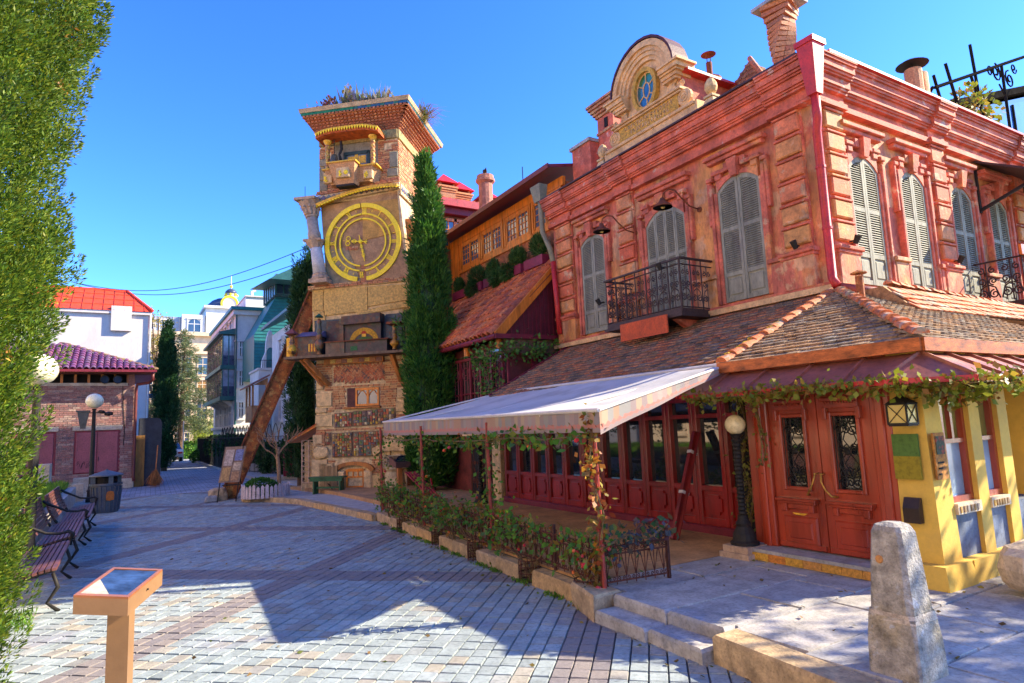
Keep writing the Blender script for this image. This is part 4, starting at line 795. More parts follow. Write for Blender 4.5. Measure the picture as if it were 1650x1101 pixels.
# stove pipe standing on the annex roof
sp_ = MB(); sp_.tube([(8.2, 4.72, 3.1), (8.2, 4.72, 3.5)], .05, 10); sp_.lathe((8.2, 4.72, 3.53), [(.10, 0), (.10, .015), (.02, .05)], 12); sp_.tube([(8.2, 4.68, 3.45), (8.2, 4.68, 3.55)], .008, 4); sp_.tube([(8.2, 4.76, 3.45), (8.2, 4.76, 3.55)], .008, 4); sp_.build('stove_pipe', M_rust, th)
# ---- standing-seam metal awning under the eave
t0, t1 = 2.25, 2.02
corner_t = Vector((6.13, 3.05, t0)); fA = Vector((5.70, 3.17, t1)); fB = Vector((6.1, 2.62, t1-.01))
aw = MB()
def sheet(m, pts, th_=.02): m.prism(pts, (0, 0, -th_))
ys = [3.05, 3.55, 4.1, 4.65, 5.2, 5.58]; awo = None
sheet(aw, [corner_t, Vector((6.13, 3.55, t0)), Vector((5.70, 3.55, t1)), fA]); awo = aw.build('metal_awning', M_brownmetal, th)
for a, b in zip(ys[1:], ys[2:]): m = MB(); sheet(m, [(6.13, a+.004, t0), (6.13, b-.004, t0), (5.70, b-.004, t1), (5.70, a+.004, t1)]); m.build('sheet_panel', M_brownmetal, awo)
m = MB(); sheet(m, [corner_t, fA, fB]); m.build('corner_panel', M_brownmetal, awo)
xs_ = [6.13, 6.55, 6.95, 7.35, 7.75, 8.2, 8.7]
m = MB(); sheet(m, [corner_t, fB, (6.55, 2.62, t1), (6.55, 3.05, t0)]); m.build('sheet_panel', M_brownmetal, awo)
for a, b in zip(xs_[1:], xs_[2:]): m = MB(); sheet(m, [(a+.004, 3.05, t0), (a+.004, 2.62, t1), (b-.004, 2.62, t1), (b-.004, 3.05, t0)]); m.build('sheet_panel', M_brownmetal, awo)
for y in ys[1:]: MB().bar((6.13, y, t0+.012), (5.70, y, t1+.012), .022, .03).build('seam', M_brownmetal, awo)
for p in (fA, fB): MB().bar(corner_t+Vector((0, 0, .01)), p+Vector((0, 0, .01)), .022, .03).build('seam', M_brownmetal, awo)
for x in xs_[1:]: MB().bar((x, 3.05, t0+.012), (x, 2.62, t1+.012), .022, .03).build('seam', M_brownmetal, awo)
for a, b in (((5.70, 5.58, t1-.03), (5.70, 3.17, t1-.03)), ((5.70, 3.17, t1-.03), (6.1, 2.62, t1-.03)), ((6.1, 2.62, t1-.03), (8.7, 2.62, t1-.03))): MB().bar(a, b, .015, .05).build('red_edge', M_redpaint, awo)
MB().box(6.15, 6.45, 3.4, 5.6, 2.12, 2.3).build('head_board', M_doorwood, th)
# ---- wall lamps on swan necks and small spotlights
def gooseneck(y, z, label):
    t = thing('wall_lamp', label, 'lamp', (8.6, y, z), 'gooseneck lamps on the pink front')
    MB().tube([(8.6, y, z), (8.35, y, z+.03), (8.15, y, z+.16), (8.05, y+.03, z+.28), (7.96, y+.08, z+.30), (7.88, y+.13, z+.24), (7.86, y+.15, z+.13)], .014, 6).build('arm', M_rustdark, t, smooth=True)
    MB()._lathe(Vector((7.86, y+.15, z-.02)), [(.17, 0), (.155, .03), (.06, .10), (.035, .17), (.03, .17), (.05, .10), (.145, .025), (.165, 0)], 16, Vector((0, 0, 1))).build('shade', M_rustdark, t, smooth=True)
    MB().ball((7.86, y+.15, z+.0), .045, 10).build('bulb', mat('amber_bulb', (.5, .4, .15), rough=.2, bump=0), t, smooth=True)
    MB().lathe((8.6, y, z), [(.05, 0), (.05, .02)], 10, (-1, 0, 0)).build('wall_plate', M_rustdark, t)
gooseneck(9.30, 5.42, 'rusty swan-neck lamp between the left and middle shuttered windows'); gooseneck(7.64, 5.38, 'rusty swan-neck lamp between the middle and right shuttered windows')
def spot(loc, d, label):
    t = thing('spotlight', label, 'spotlight', loc, 'small black spotlights on the pink walls'); l = Vector(loc); d = Vector(d)
    MB().tube([l, l+d*.10], .012, 6).build('arm', M_iron, t); MB().tube([l+d*.08+Vector((0, 0, -.05)), l+d*.14+Vector((0, 0, .06))], [.035, .05], 10).build('lamp_head', M_iron, t)
spot((8.48, 5.72, 4.2), (-1, 0, 0), 'small black spotlight left of the corner downpipe'); spot((9.0, 5.26, 4.2), (0, -1, 0), 'small black spotlight right of the corner downpipe'); spot((12.0, 5.26, 4.2), (0, -1, 0), 'small black spotlight between the second and third street-side shutters')
spot((7.8, 7.8, 4.3), (-1, 0, 0), 'small black floodlight on the front balcony rail'); spot((7.8, 9.43, 4.0), (-1, .3, 0), 'small black floodlight at the far end of the balcony')
# ---------------------------------------------------------------- house with the timber gallery behind the theatre
gh = thing('gallery_house', 'house with orange timber gallery windows above an orange tile roof', 'building', (9.0, 12.3, ZT))
MB().box(9.05, 14, 12.15, 18.6, .2, 7.6).build('wall', mat('orange_brick_wall', (.40, .13, .05), var=.4, scale=9, bump=.6, bscale=25, patch=(.5, .22, .09), ps=5), gh)
MB().box(7.35, 9.05, 12.32, 18.2, .2, 3.68).build('lower_wall', mat('maroon_wall', (.14, .03, .03), var=.3, bump=.2), gh)
ev, tp_ = Vector((7.0, 12.2, 3.78)), Vector((8.85, 12.2, 5.62)); sl2 = tp_-ev
rb = MB(); rb.hexa([(7.0, 12.2, 3.70), (8.95, 12.2, 5.62), (8.95, 18, 5.62), (7.0, 18, 3.70), (7.0, 12.2, 3.77), (8.95, 12.2, 5.70), (8.95, 18, 5.70), (7.0, 18, 3.77)]); rbo = rb.build('tile_roof', M_redTile, gh)
tile_field(rbo, (6.93, 12.22, 3.74), (0, 1, 0), sl2, 5.6, sl2.length+.1, .205, .30, M_redTile, barrel=True, budget=300, lift=.03)
tile_field(rbo, (6.95, 12.12, 3.70), (0, 1, 0), sl2, 5.8, sl2.length+.1, .205, .62, mat('dark_pan_tile', (.20, .06, .035), var=.3), budget=0, lift=.004)  # darker flat pan tiles bedded under the barrel tiles
MB().bar((7.0, 12.16, 3.72), (8.72, 12.16, 5.46), .07, .20).build('verge_board', M_orangewood, rbo)
MB().prism([(7.05, 12.24, 3.72), (8.75, 12.24, 3.72), (8.75, 12.24, 5.40)], (0, .05, 0)).build('gable_panel', mat('ribbed_maroon', (.10, .013, .022), rough=.55, var=.2, bump=.15), rbo)
for i in range(14): x = 7.16+i*.115; MB().box(x, x+.016, 12.225, 12.245, 3.74, min(5.38, 3.72+(x-7.05)*1.0)).build('gable_batten', M_maroon, rbo)
MB().tube([(6.93, 12.1, 3.70), (6.93, 18, 3.70)], .06, 8).build('gutter', M_maroon, rbo); MB().bar((6.9, 12.12, 3.70), (8.9, 12.12, 3.72), .10, .10).build('gutter_end', M_maroon, rbo)
MB().box(7.25, 8.6, 12.2, 12.4, 3.35, 3.66).build('head_beam', mat('grey_beam', (.18, .11, .08), var=.3), gh)
for y in (12.35, 13.9, 15.4): MB().tube([(7.12, y, 3.66), (7.12, y, 3.45)], .07, 10).build('rafter_end', M_orangewood, gh)
# maroon trellis windows
def trellis(f, u0, u1, z0, z1, zb=None):
    m = MB(); n = max(1, round((u1-u0)/.55)); zb = zb or (lambda u: z0)
    for i in range(n+1): u = u0+(u1-u0)*i/n; m.bar(f(u, zb(u)), f(u, z1), .06, .05)
    m.bar(f(u0, z1), f(u1, z1), .06, .06); m.bar(f(u0, zb(u0)), f(u1, zb(u1)), .06, .08)
    fr = m.build('trellis_frame', M_maroon, gh)
    for i in range(n):
        a, b = u0+(u1-u0)*i/n, u0+(u1-u0)*(i+1)/n; q = MB(); za = max(zb(a), zb(b))
        q.tube([f(a+(b-a)*k/12, z1-.05-(z1-za)*.28*abs(math.sin(math.pi*k/12))) for k in range(13)], .012, 4, False)
        if za < z1-.5:
            for t in (.33, .66): q.tube([f(a+(b-a)*t, za), f(a+(b-a)*t, z1)], .012, 4, False)
            q.tube([f(a, za+.35), f(b, za+.35)], .02, 4, False)
            q.tube([f(a+(b-a)*(.5+.33*math.cos(2*math.pi*k/12)), z1-.35+.16*math.sin(2*math.pi*k/12)) for k in range(13)], .010, 4, False)
        q.build('lattice', M_maroon, fr)
trellis(lambda u, z: (7.28, u, z), 12.45, 17.2, 2.2, 3.40); trellis(lambda u, z: (u, 12.26, z), 7.3, 8.6, 2.5, 3.34, lambda u: 2.5+(u-7.1)*.5)
MB().box(7.33, 7.345, 12.4, 17.6, 2.2, 3.5).build('trellis_glass', glass('trellis_dark_glass', (.05, .04, .04), .1), gh)
# gallery windows
G = frame((9.05, 0, 0), (0, 1, 0), (-1, 0, 0)); refl = glass('gallery_pane', (.05, .09, .16), .02)
MB(G).box(12.15, 18.5, -.02, .05, 6.56, 6.66).build('gallery_sill', M_orangewood, gh); MB(G).box(12.15, 18.5, -.02, .07, 7.5, 7.72).build('gallery_head', M_orangewood, gh)
for a, b in ((16.5, 17.75), (15.15, 16.35), (13.7, 14.98), (12.3, 13.55)):
    m = MB(G); m.box(a-.05, a+.02, -.02, .07, 6.66, 7.5); m.box(b-.02, b+.05, -.02, .07, 6.66, 7.5); m.box(a, b, -.02, .05, 7.42, 7.5); m.box(a, b, -.02, .05, 6.66, 6.72); wf = m.build('gallery_window', M_orangewood, gh)
    for s in (0, 1):
        u0_, u1_ = a+.05+s*(b-a-.1)/2+.01, a+.05+(s+1)*(b-a-.1)/2-.01; c = MB(G)
        for x0, x1 in ((u0_, u0_+.032), (u1_-.032, u1_)): c.box(x0, x1, .0, .06, 6.72, 7.42)
        for z0, z1 in ((6.72, 6.78), (7.36, 7.42)): c.box(u0_+.045, u1_-.045, .0, .055, z0, z1)
        for k in (1, 2): u = u0_+.045+(u1_-u0_-.09)*k/3; c.box(u-.009, u+.009, .01, .045, 6.78, 7.36)
        for z in (6.92, 7.10, 7.26): c.box(u0_+.045, u1_-.045, .012, .043, z-.009, z+.009)
        co = c.build('casement', M_orangewood, wf); MB(G).box(u0_+.04, u1_-.04, .02, .026, 6.76, 7.38).build('pane', refl, co)
MB(G).box(17.9, 18.45, -.02, .06, 5.7, 7.5).build('gallery_door', M_orangewood, gh)
er_ = MB(); er_.hexa([(8.45, 12.0, 7.78), (14, 12.0, 8.9), (14, 18.8, 8.9), (8.45, 18.8, 7.68), (8.45, 12.0, 7.86), (14, 12.0, 8.98), (14, 18.8, 8.98), (8.45, 18.8, 7.76)]); er_.build('gallery_roof', M_maroon, gh); MB().bar((8.43, 11.95, 7.80), (8.43, 18.8, 7.70), .04, .12).build('eave_board', mat('maroon_eave', (.16, .03, .025), rough=.5), gh)
# planters with rosemary on top of the tile roof
k = 0
for a, b, hh in ((12.6, 13.45, .0), (13.6, 14.5, 0), (14.65, 15.6, 0), (15.75, 17.6, 0)):
    p = thing('planter_trough', ('maroon planter trough nearest the pink theatre with a tall rosemary', 'maroon planter trough with a trailing plant, second from the theatre', 'maroon planter trough with bushy rosemary, third from the theatre', 'long maroon planter trough at the far end of the tile roof')[k], 'planter', (8.72, (a+b)/2, 5.58), 'planters under the gallery windows')
    t = MB(); t.box(8.58, 8.86, a, b, 5.60, 5.63); t.box(8.58, 8.60, a, b, 5.63, 5.84); t.box(8.84, 8.86, a, b, 5.63, 5.84); t.box(8.60, 8.84, a, a+.02, 5.63, 5.84); t.box(8.60, 8.84, b-.02, b, 5.63, 5.84); t.build('trough', mat('maroon_trough', (.19, .018, .06), rough=.5, var=.15), p)
    MB().box(8.60, 8.84, a+.02, b-.02, 5.63, 5.81).build('soil', M_joint, p)
    for c, r, up_ in ([((8.7, a+.3, 6.1), (.16, .26, .30), 1.6)], [((8.66, a+.25, 6.06), (.16, .28, .22), 1.4), ((8.55, a+.6, 5.75), (.14, .25, .2), -.5)], [((8.66, a+.5, 6.0), (.15, .25, .28), 1.5), ((8.55, a+.15, 5.72), (.14, .22, .22), -.5)], [((8.66, a+.35, 6.02), (.16, .42, .30), 1.4), ((8.58, a+.5, 5.7), (.14, .3, .2), -.3), ((8.7, a+1.6, 6.0), (.12, .16, .24), 1.6)])[k]:
        bush('rosemary', c, r, 1500, .12, .13, L_rosem, p, upb=up_)
    k += 1
# upper block with red roof and chimneys
ub = thing('upper_house', 'brick house with red roof edge and two red chimney caps behind the gallery', 'building', (9.6, 18.9, ZT))
MB().box(8.45, 14, 18.65, 24, .2, 8.75).build('wall', mat('brown_brick_wall', (.20, .08, .05), var=.3, scale=6, bump=.4), ub)
for a, b in ((8.75, 9.75), (9.95, 10.9)):
    f = frame((0, 18.62, 0), (1, 0, 0), (0, -1, 0)); m = MB(f)
    for u in (a, (a+b)/2, b): m.box(u-.05, u+.05, -.02, .06, 7.55, 8.6)
    m.box(a, b, -.02, .06, 8.5, 8.6); m.box(a, b, -.02, .06, 7.55, 7.65)
    for u in (a+.25*(b-a), a+.75*(b-a)): m.box(u-.012, u+.012, .0, .04, 7.65, 8.5)
    for z in (7.93, 8.21): m.box(a, b, .0, .04, z-.012, z+.012)
    w_ = m.build('window_frame', M_orangewood, ub); MB(f).box(a, b, .0, .012, 7.65, 8.5).build('pane', refl, w_)
ro = MB().hexa([(8.1, 18.3, 9.0), (14, 18.3, 9.0), (14, 24, 10), (8.1, 24, 10), (8.1, 18.3, 9.1), (14, 18.3, 9.1), (14, 24, 10.1), (8.1, 24, 10.1)]).build('roof', M_redTile, ub); MB().box(8.05, 14, 18.22, 18.32, 8.92, 9.16).build('red_eave', mat('crimson_eave', (.36, .02, .05), rough=.5), ub)
MB().box(8.3, 14, 18.4, 18.65, 8.7, 8.95).build('eave_beam', M_maroon, ub)
tile_field(ro, (8.15, 18.32, 9.08), (1, 0, 0), (0, 5.7, 1), 5.5, 4.0, .22, .33, M_redTile, barrel=True, budget=120, lift=.02)
for x, y in ((9.35, 19.6), (10.15, 20.0), (11.4, 20.3)):
    c = MB(); c.box(x-.3, x+.3, y-.3, y+.3, 9.0, 10.05); co = c.build('chimney', M_brick, ub); MB().add([(x-.42, y-.42, 10.12), (x+.42, y-.42, 10.12), (x+.42, y+.42, 10.12), (x-.42, y+.42, 10.12), (x, y, 10.55)], [(0, 1, 4), (1, 2, 4), (2, 3, 4), (3, 0, 4), (3, 2, 1, 0)]).build('chimney_cap', mat('bright_red_cap', (.50, .015, .02), rough=.45), co)
    for sx in (-1, 1):
        for sy in (-1, 1): MB().box(x+sx*.25-.03, x+sx*.25+.03, y+sy*.25-.03, y+sy*.25+.03, 10.05, 10.13).build('cap_post', M_brick, co)
    for q in range(3): e = .02+.03*q; MB().box(x-.3-e, x+.3+e, y-.3-e, y+.3+e, 9.8+q*.075, 9.86+q*.075).build('brick_course', M_brick, co)
MB().tube([(12.9, 20, 9.6), (12.9, 20, 11.6)], .02, 5).build('antenna', M_iron, ub)
cpil = MB(); cpil.lathe((9.5, 16.9, 7.9), [(.26, 0), (.27, .5), (.22, .62), (.22, 1.35), (.30, 1.42), (.30, 1.5), (.26, 1.53), (.26, 1.62)], 12); cp_o = tag(cpil.build('column_chimney', mat('pink_column_stone', (.40, .17, .12), var=.3, scale=6, bump=.5)), 'round pink column chimney above the gallery roof', 'chimney')
bird((9.5, 16.9, 9.52), 1.2, 'dark bird perched on the round pink column chimney', 1.6)
# distant teal roof line behind
bh = tag(MB().box(13, 20, 30, 36, .2, 13.3).build('block_house', M_beige), 'pale house with flat parapet peeking above the red chimney caps', 'building')
MB().box(12.9, 20.1, 29.9, 36, 13.3, 13.6).build('parapet', mat('pale_teal_parapet', (.3, .45, .42), var=.1), bh)
# ---------------------------------------------------------------- roof terrace pergola and glass block at top right
M_matte = mat('matte_black_iron', (.02, .02, .02), rough=.95, bump=0, spec=.0)
pg = thing('roof_pergola', 'dark iron pergola with scrolls on the roof terrace', 'pergola', (14, 5.9, 6.9))
m = MB(); m.tube([(13.4, 5.8, 7.95), (19, 5.8, 10.3)], .035, 6); m.tube([(13.3, 5.8, 7.93), (16.6, 8.6, 7.6)], .03, 6); m.build('top_beam', M_matte, pg)
for a, b in (((14.55, 5.8, 6.9), (13.95, 5.8, 8.6)), ((15.35, 5.8, 6.9), (15.15, 5.8, 9.35)), ((16.5, 5.8, 6.9), (16.55, 5.8, 9.3)), ((14.9, 6.2, 6.9), (13.4, 5.8, 8.2)), ((16.0, 5.9, 6.9), (15.0, 5.8, 8.6))): MB().tube([a, b], .03, 6).build('post', M_matte, pg)
m = MB(); f = lambda u, z: (u, 5.8, z)
for s in (-1, 1): spiral(m, (16.55+s*.32, 9.0), .22, 1.6, math.pi/2, f, .018, sgn=s); spiral(m, (16.55+s*.62, 9.15+s*.2), .14, 1.4, 0, f, .016, sgn=-s); m.tube([f(16.55, 8.5), f(16.55+s*.25, 8.75)], .018, 4)
m.build('scroll_brackets', M_matte, pg)
vn = thing('roof_vine', 'yellowing vine climbing the roof terrace pergola', 'vine', (15, 5.8, 6.9))
P, d = ballpts(260, (15.0, 5.75, 7.9), (.9, .2, .42)); leaves('foliage', P, d+[0, 0, -.3], .12, .8, L_vine, vn); MB().tube([(14.3, 5.8, 6.9), (14.6, 5.75, 7.5), (15.2, 5.8, 8.0), (15.6, 5.8, 8.3)], .015, 5).build('stem', M_stem, vn)
gb = thing('glass_penthouse', 'blue glazed penthouse behind the roof terrace pergola', 'building', (20, 9, 6.9)); MB().prism([(21.5, 9, 8), (21.5, 9, 10.7), (27.2, 9, 12.6), (34, 9, 14.6), (34, 9, 8)], (0, 6, 0)).build('glazing', glass('blue_curtain_glass', (.03, .10, .30), .05), gb); MB().prism([(21.2, 8.7, 10.72), (27.2, 8.7, 12.72), (34, 8.7, 14.72), (34, 8.7, 14.95), (27.2, 8.7, 12.95), (21.2, 8.7, 10.95)], (0, 6.5, 0)).build('roof', M_matte, gb)
for i in range(6): MB().box(22.0+i*2, 22.08+i*2, 8.95, 9.03, 8, 10.7+i*.66).build('mullion', M_matte, gb)
# ---------------------------------------------------------------- fabric awning
awn = thing('fabric_awning', 'large white fabric awning with a patterned valance over the terrace', 'awning', (5.2, 8.6, ZT))
A_, B_, C_, D_ = Vector((3.83, 4.80, 1.86)), Vector((6.22, 5.32, 2.36)), Vector((6.62, 11.75, 2.40)), Vector((4.5, 12.55, 1.92))
nu, nv = 28, 14; vs = []
for i in range(nu+1):
    for j in range(nv+1):
        s, t = i/nu, j/nv; p = A_.lerp(D_, s).lerp(B_.lerp(C_, s), t); sag = -.05*math.sin(math.pi*t)-.06*abs(math.sin(math.pi*s*4))*math.sin(math.pi*t)*.6+(.006 if i % 4 == 0 else 0)+.012*math.sin(s*40+t*9)*t*(1-t)*2; vs.append(p+Vector((0, 0, sag)))
MB().add(vs, [(i*(nv+1)+j, i*(nv+1)+j+1, (i+1)*(nv+1)+j+1, (i+1)*(nv+1)+j) for i in range(nu) for j in range(nv)]).build('canopy_cloth', M_canvas, awn, smooth=True)
def print_mat(name):
    m = mat(name, (.55, .48, .44), rough=.85, var=.05, bump=.1); N = m.node_tree.nodes; L = m.node_tree.links; b = N['Principled BSDF']
    g = N.new('ShaderNodeNewGeometry'); sp = N.new('ShaderNodeSeparateXYZ'); L.new(g.outputs['Position'], sp.inputs[0])
    at_ = N.new('ShaderNodeAttribute'); at_.attribute_name = 'strip'; s2 = N.new('ShaderNodeSeparateXYZ'); L.new(at_.outputs['Vector'], s2.inputs[0])
    def mth(op, a, b_=None):
        n = N.new('ShaderNodeMath'); n.operation = op
        for i, v in enumerate((a, b_)):
            if v is None: continue
            if isinstance(v, (int, float)): n.inputs[i].default_value = v
            else: L.new(v, n.inputs[i])
        return n.outputs[0]
    u, v = s2.outputs[0], s2.outputs[1]
    idx = mth('FLOOR', mth('MULTIPLY', u, 11)); wn = N.new('ShaderNodeTexWhiteNoise'); wn.noise_dimensions = '1D'; L.new(idx, wn.inputs['W'])
    cr = N.new('ShaderNodeValToRGB'); cr.color_ramp.interpolation = 'CONSTANT'; cs = [(.27, .20, .18), (.36, .22, .14), (.26, .24, .21), (.33, .23, .2), (.24, .2, .2), (.38, .28, .18), (.31, .26, .22)]
    while len(cr.color_ramp.elements) < len(cs): cr.color_ramp.elements.new(.5)
    for i, e in enumerate(cr.color_ramp.elements): e.position = i/len(cs); e.color = (*cs[i], 1)
    L.new(wn.outputs[0], cr.inputs[0])
    # scalloped lower band in pink over a grey hem
    fr = mth('ABSOLUTE', mth('SUBTRACT', mth('FRACT', mth('MULTIPLY', u, 11)), .5)); wv = mth('ADD', mth('MULTIPLY', fr, .22), .30)
    nz = N.new('ShaderNodeTexNoise'); nz.inputs['Scale'].default_value = 9; L.new(at_.outputs['Vector'], nz.inputs[0])
    band = mth('LESS_THAN', v, mth('ADD', wv, mth('MULTIPLY', mth('SUBTRACT', nz.outputs[0], .5), .3))); hem = mth('LESS_THAN', v, mth('ADD', mth('MULTIPLY', fr, -.15), .24))
    def mix(f, a, c):
        n = N.new('ShaderNodeMix'); n.data_type = 'RGBA'; L.new(f, n.inputs[0])
        for s_, x in ((n.inputs[6], a), (n.inputs[7], c)):
            if isinstance(x, tuple): s_.default_value = (*x, 1)
            else: L.new(x, s_)
        return n.outputs[2]
    c = mix(band, cr.outputs[0], (.44, .17, .13)); c = mix(hem, c, (.27, .2, .18)); L.new(c, b.inputs['Base Color']); return m
M_val = print_mat('valance_print')
def valance(p, q, h0, h1, L0, n=60, name='valance'):
    p, q = Vector(p), Vector(q); me = MB(); st = []
    dr = (q-p).normalized(); nr = Vector((-dr.y, dr.x, 0)).normalized()
    for i in range(n+1):
        s = i/n; a = p.lerp(q, s); h = h0+(h1-h0)*s; w = nr*.014*math.sin(s*L0*5.3)
        me.v += [tuple(a+w*.2), tuple(a-Vector((0, 0, h))+w)]; st += [(s*L0, 1, 0), (s*L0, 0, 0)]
    me.f = [(2*i, 2*i+1, 2*i+3, 2*i+2) for i in range(n)]; o = me.build(name, M_val, awn, smooth=True)
    at_ = o.data.attributes.new('strip', 'FLOAT_VECTOR', 'POINT'); at_.data.foreach_set('vector', np.array(st, dtype=np.float32).ravel()); return o
valance(A_, D_, .21, .27, 7.8); valance(B_, A_, .07, .23, 2.4, 30)
MB().tube([A_, D_], .022, 8).build('front_bar', M_white2, awn); MB().tube([B_+Vector((.1, 0, .02)), C_+Vector((0, 0, .02))], .03, 8).build('roller', M_white2, awn); MB().tube([A_, B_], .016, 6).build('side_bar', M_white2, awn); MB().tube([D_, C_], .016, 6).build('side_bar', M_white2, awn)
for s in (.15, .5, .85): MB().tube([A_.lerp(D_, s)+Vector((0, 0, -.03)), B_.lerp(C_, s)+Vector((0, 0, -.10))], .016, 6).build('folding_arm', M_white2, awn)
for i, y in enumerate((4.96, 7.4, 10.0, 12.45)):
    x = kerb_x(y)+.06; MB().tube([(x, y, ZT), (x-.03, y, 1.80)], .022, 8).build('support_pole', mat('red_pole_paint', (.30, .05, .04), var=.3, rough=.5), awn)
# ---------------------------------------------------------------- low iron fence with roses
fe = thing('iron_fence', 'low rusty scrolled iron fence along the terrace edge', 'fence', (4.1, 8.5, ZT))
def fence_run(p, q, n):
    p, q = Vector(p), Vector(q)
    for k in range(n):
        a, b = p.lerp(q, k/n), p.lerp(q, (k+1)/n); f = lambda u, z: tuple(a.lerp(b, u)+Vector((0, 0, z))); m = MB(); h = .40; L = (b-a).length; nb = max(3, round(L/.115))
        for z in (.05, .30, h-.03): m.bar(f(0, z), f(1, z), .010, .016)
        for i in range(nb):
            u = (i+.5)/nb; w = .5/nb; m.tube([f(u, .02), f(u, h+.02)], .007, 4); m.tube([f(u-w*.9, .30), f(u, .08), f(u+w*.9, .30)], .006, 4, False)
            fz = lambda uu, z: f(uu/L, z)
            for s in (-1, 1): spiral(m, ((u+s*w*.5)*L, .335), .024, 1.2, math.pi/2, fz, .005, 9, s); spiral(m, ((u+s*w*.45)*L, .075), .020, 1.1, -math.pi/2, fz, .005, 8, s)
        m.build('fence_panel', M_rustiron, fe); MB().box(a.x-.014, a.x+.014, a.y-.014, a.y+.014, a.z, a.z+.47).build('fence_post', M_rustiron, fe)
fence_run((kerb_x(12.5)+.05, 12.5, ZT+.02), (kerb_x(5.0)+.05, 5.0, ZT+.02), 9); fence_run((kerb_x(5.0)+.05, 4.98, ZT+.0), (4.66, 4.9, ZT+.0), 1)
MB().box(4.65, 4.68, 4.885, 4.915, ZT, .68).build('fence_post', M_rustiron, fe)
def basket(y, label):
    x = kerb_x(y)+.06; m = MB(); t = None
    for i in range(10): a = 2*math.pi*i/10; m.tube([(x+.13*math.cos(a), y+.13*math.sin(a), -.01), (x+.13*math.cos(a), y+.13*math.sin(a), .24)], .006, 4)
    for z in (.02, .10, .17, .24): m.tube([(x+.13*math.cos(2*math.pi*i/12), y+.13*math.sin(2*math.pi*i/12), z) for i in range(13)], .006, 4, False)
    return tag(m.build('wire_basket', M_rustiron), label, 'basket', 'wire baskets round the rose stems')
rl_ = [(5.22, 'rose bush climbing out of the paving at the near fence corner', .30, .34), (6.40, 'small leafy rose bush second from the near fence corner', .30, .38), (7.2, 'sprawling rose bush between the second and third wire baskets', .30, .40), (7.95, 'tall dense rose bush at the middle of the fence', .36, .52), (8.7, 'dense rose bush right behind the tall middle bush', .34, .46), (9.4, 'leafy rose bush at the third wire basket', .32, .42), (10.2, 'rose bush beneath the second awning pole', .34, .42), (11.0, 'rose bush at the farthest wire basket', .32, .42), (11.9, 'rose bush at the far end of the fence', .34, .46)]
for k, (y, lab, r, h) in enumerate(rl_):
    x = kerb_x(y)+.08; t = thing('rose_bush', lab, 'rose bush', (x, y, 0), 'rose bushes along the iron fence'); rn = random.Random(k); m = MB()
    tips = []
    for q in range(9):
        a = rn.uniform(0, 6.28); e = Vector((x+rn.uniform(-.28, .22), y+rn.uniform(-.45, .45), .36+rn.uniform(0, h*.72))); s = Vector((x+rn.uniform(-.05, .05), y+rn.uniform(-.06, .06), .0)); mid = s.lerp(e, .5)+Vector((rn.uniform(-.1, .05), rn.uniform(-.1, .1), .08)); m.tube([s, s.lerp(mid, .5)+Vector((0, 0, .05)), mid, e], [.009, .008, .006, .004], 5); tips.append(e)
    m.build('stems', M_stem, t)
    n = 170; cs = np.array([tips[i % len(tips)][:] for i in range(n)]); P = cs+RNG.normal(size=(n, 3))*np.array([.10, .13, .085])
    n2 = 110; Q, d2 = ballpts(n2, (x-.03, y, .50+h*.14), (r*.7, r*1.3, h*.36), .25); P = np.concatenate([P, Q]); D = np.concatenate([RNG.normal(size=(n, 3))+[0, 0, .3], d2+RNG.normal(size=(n2, 3))*.8])
    leaves('foliage', P, D, .045+.045*RNG.random(len(P)), .66, L_rose, t)
    m = MB()
    for q in range(7): p = P[rn.randrange(len(P))]; m.rock(p, .014, .014, .016, 6, .25, q)
    m.build('rose_buds', M_petal, t)
for y, lab in ((5.25, 'rusty wire basket at the near fence corner'), (6.42, 'rusty wire basket second from the near fence corner'), (7.9, 'rusty wire basket at the middle of the fence'), (9.3, 'rusty wire basket third from the near fence corner, left of the tall bush'), (11.1, 'rusty wire basket farthest along the fence')): basket(y, lab)
# climbing roses on the awning poles and along the valance
def climber(path, n, label, loc, mt=L_rose, sp=.10, L=.075, flowers=0, cat='climbing rose', nm='climbing_rose', nstem=2):
    t = thing(nm, label, cat, loc); pts = [Vector(p) for p in path]; m = MB(); rn = random.Random(n)
    for q in range(nstem): m.tube([p+Vector((rn.uniform(-.03, .03), rn.uniform(-.03, .03), 0)) for p in pts], .008, 5)
    m.build('stem', M_stem, t); k = len(pts)-1; P = []
    for i in range(n): s = random.random()*k; a = int(s); p = pts[a].lerp(pts[a+1], s-a); P.append(p[:])
    P = np.array(P)+RNG.normal(size=(n, 3))*sp; leaves('foliage', P, RNG.normal(size=(n, 3))+[0, 0, -.1], L*(.6+.7*RNG.random(n)), .7, mt, t)
    if flowers:
        m = MB()
        for q in range(flowers): m.rock(P[rn.randrange(n)], .022, .022, .02, 7, .3, q)
        m.build('blossoms', M_petal, t)
    return t
x = kerb_x(4.96)+.03
climber([(x, 5.1, .1), (x-.03, 5.0, .5), (x+.02, 4.93, .9), (x-.05, 4.97, 1.3), (x-.02, 4.93, 1.65), (x, 4.95, 1.84)], 330, 'climbing rose with red and orange leaves on the nearest awning pole', (x, 5.1, 0), leafmat('autumn_rose_leaves', [(.30, .06, .02), (.42, .16, .02), (.10, .17, .03), (.38, .03, .03), (.16, .2, .03), (.5, .26, .03)]), .055, .07, 8, nstem=3)
climber([(x-.02, 5.1, 1.62), (x+.05, 5.9, 1.58), (x+.15, 6.7, 1.60), (x+.2, 7.5, 1.57), (x+.28, 8.3, 1.55), (x+.36, 9.2, 1.56)], 420, 'rose garland hanging below the awning valance', (x+.1, 6, 1.6), sp=.06, L=.08, flowers=5)
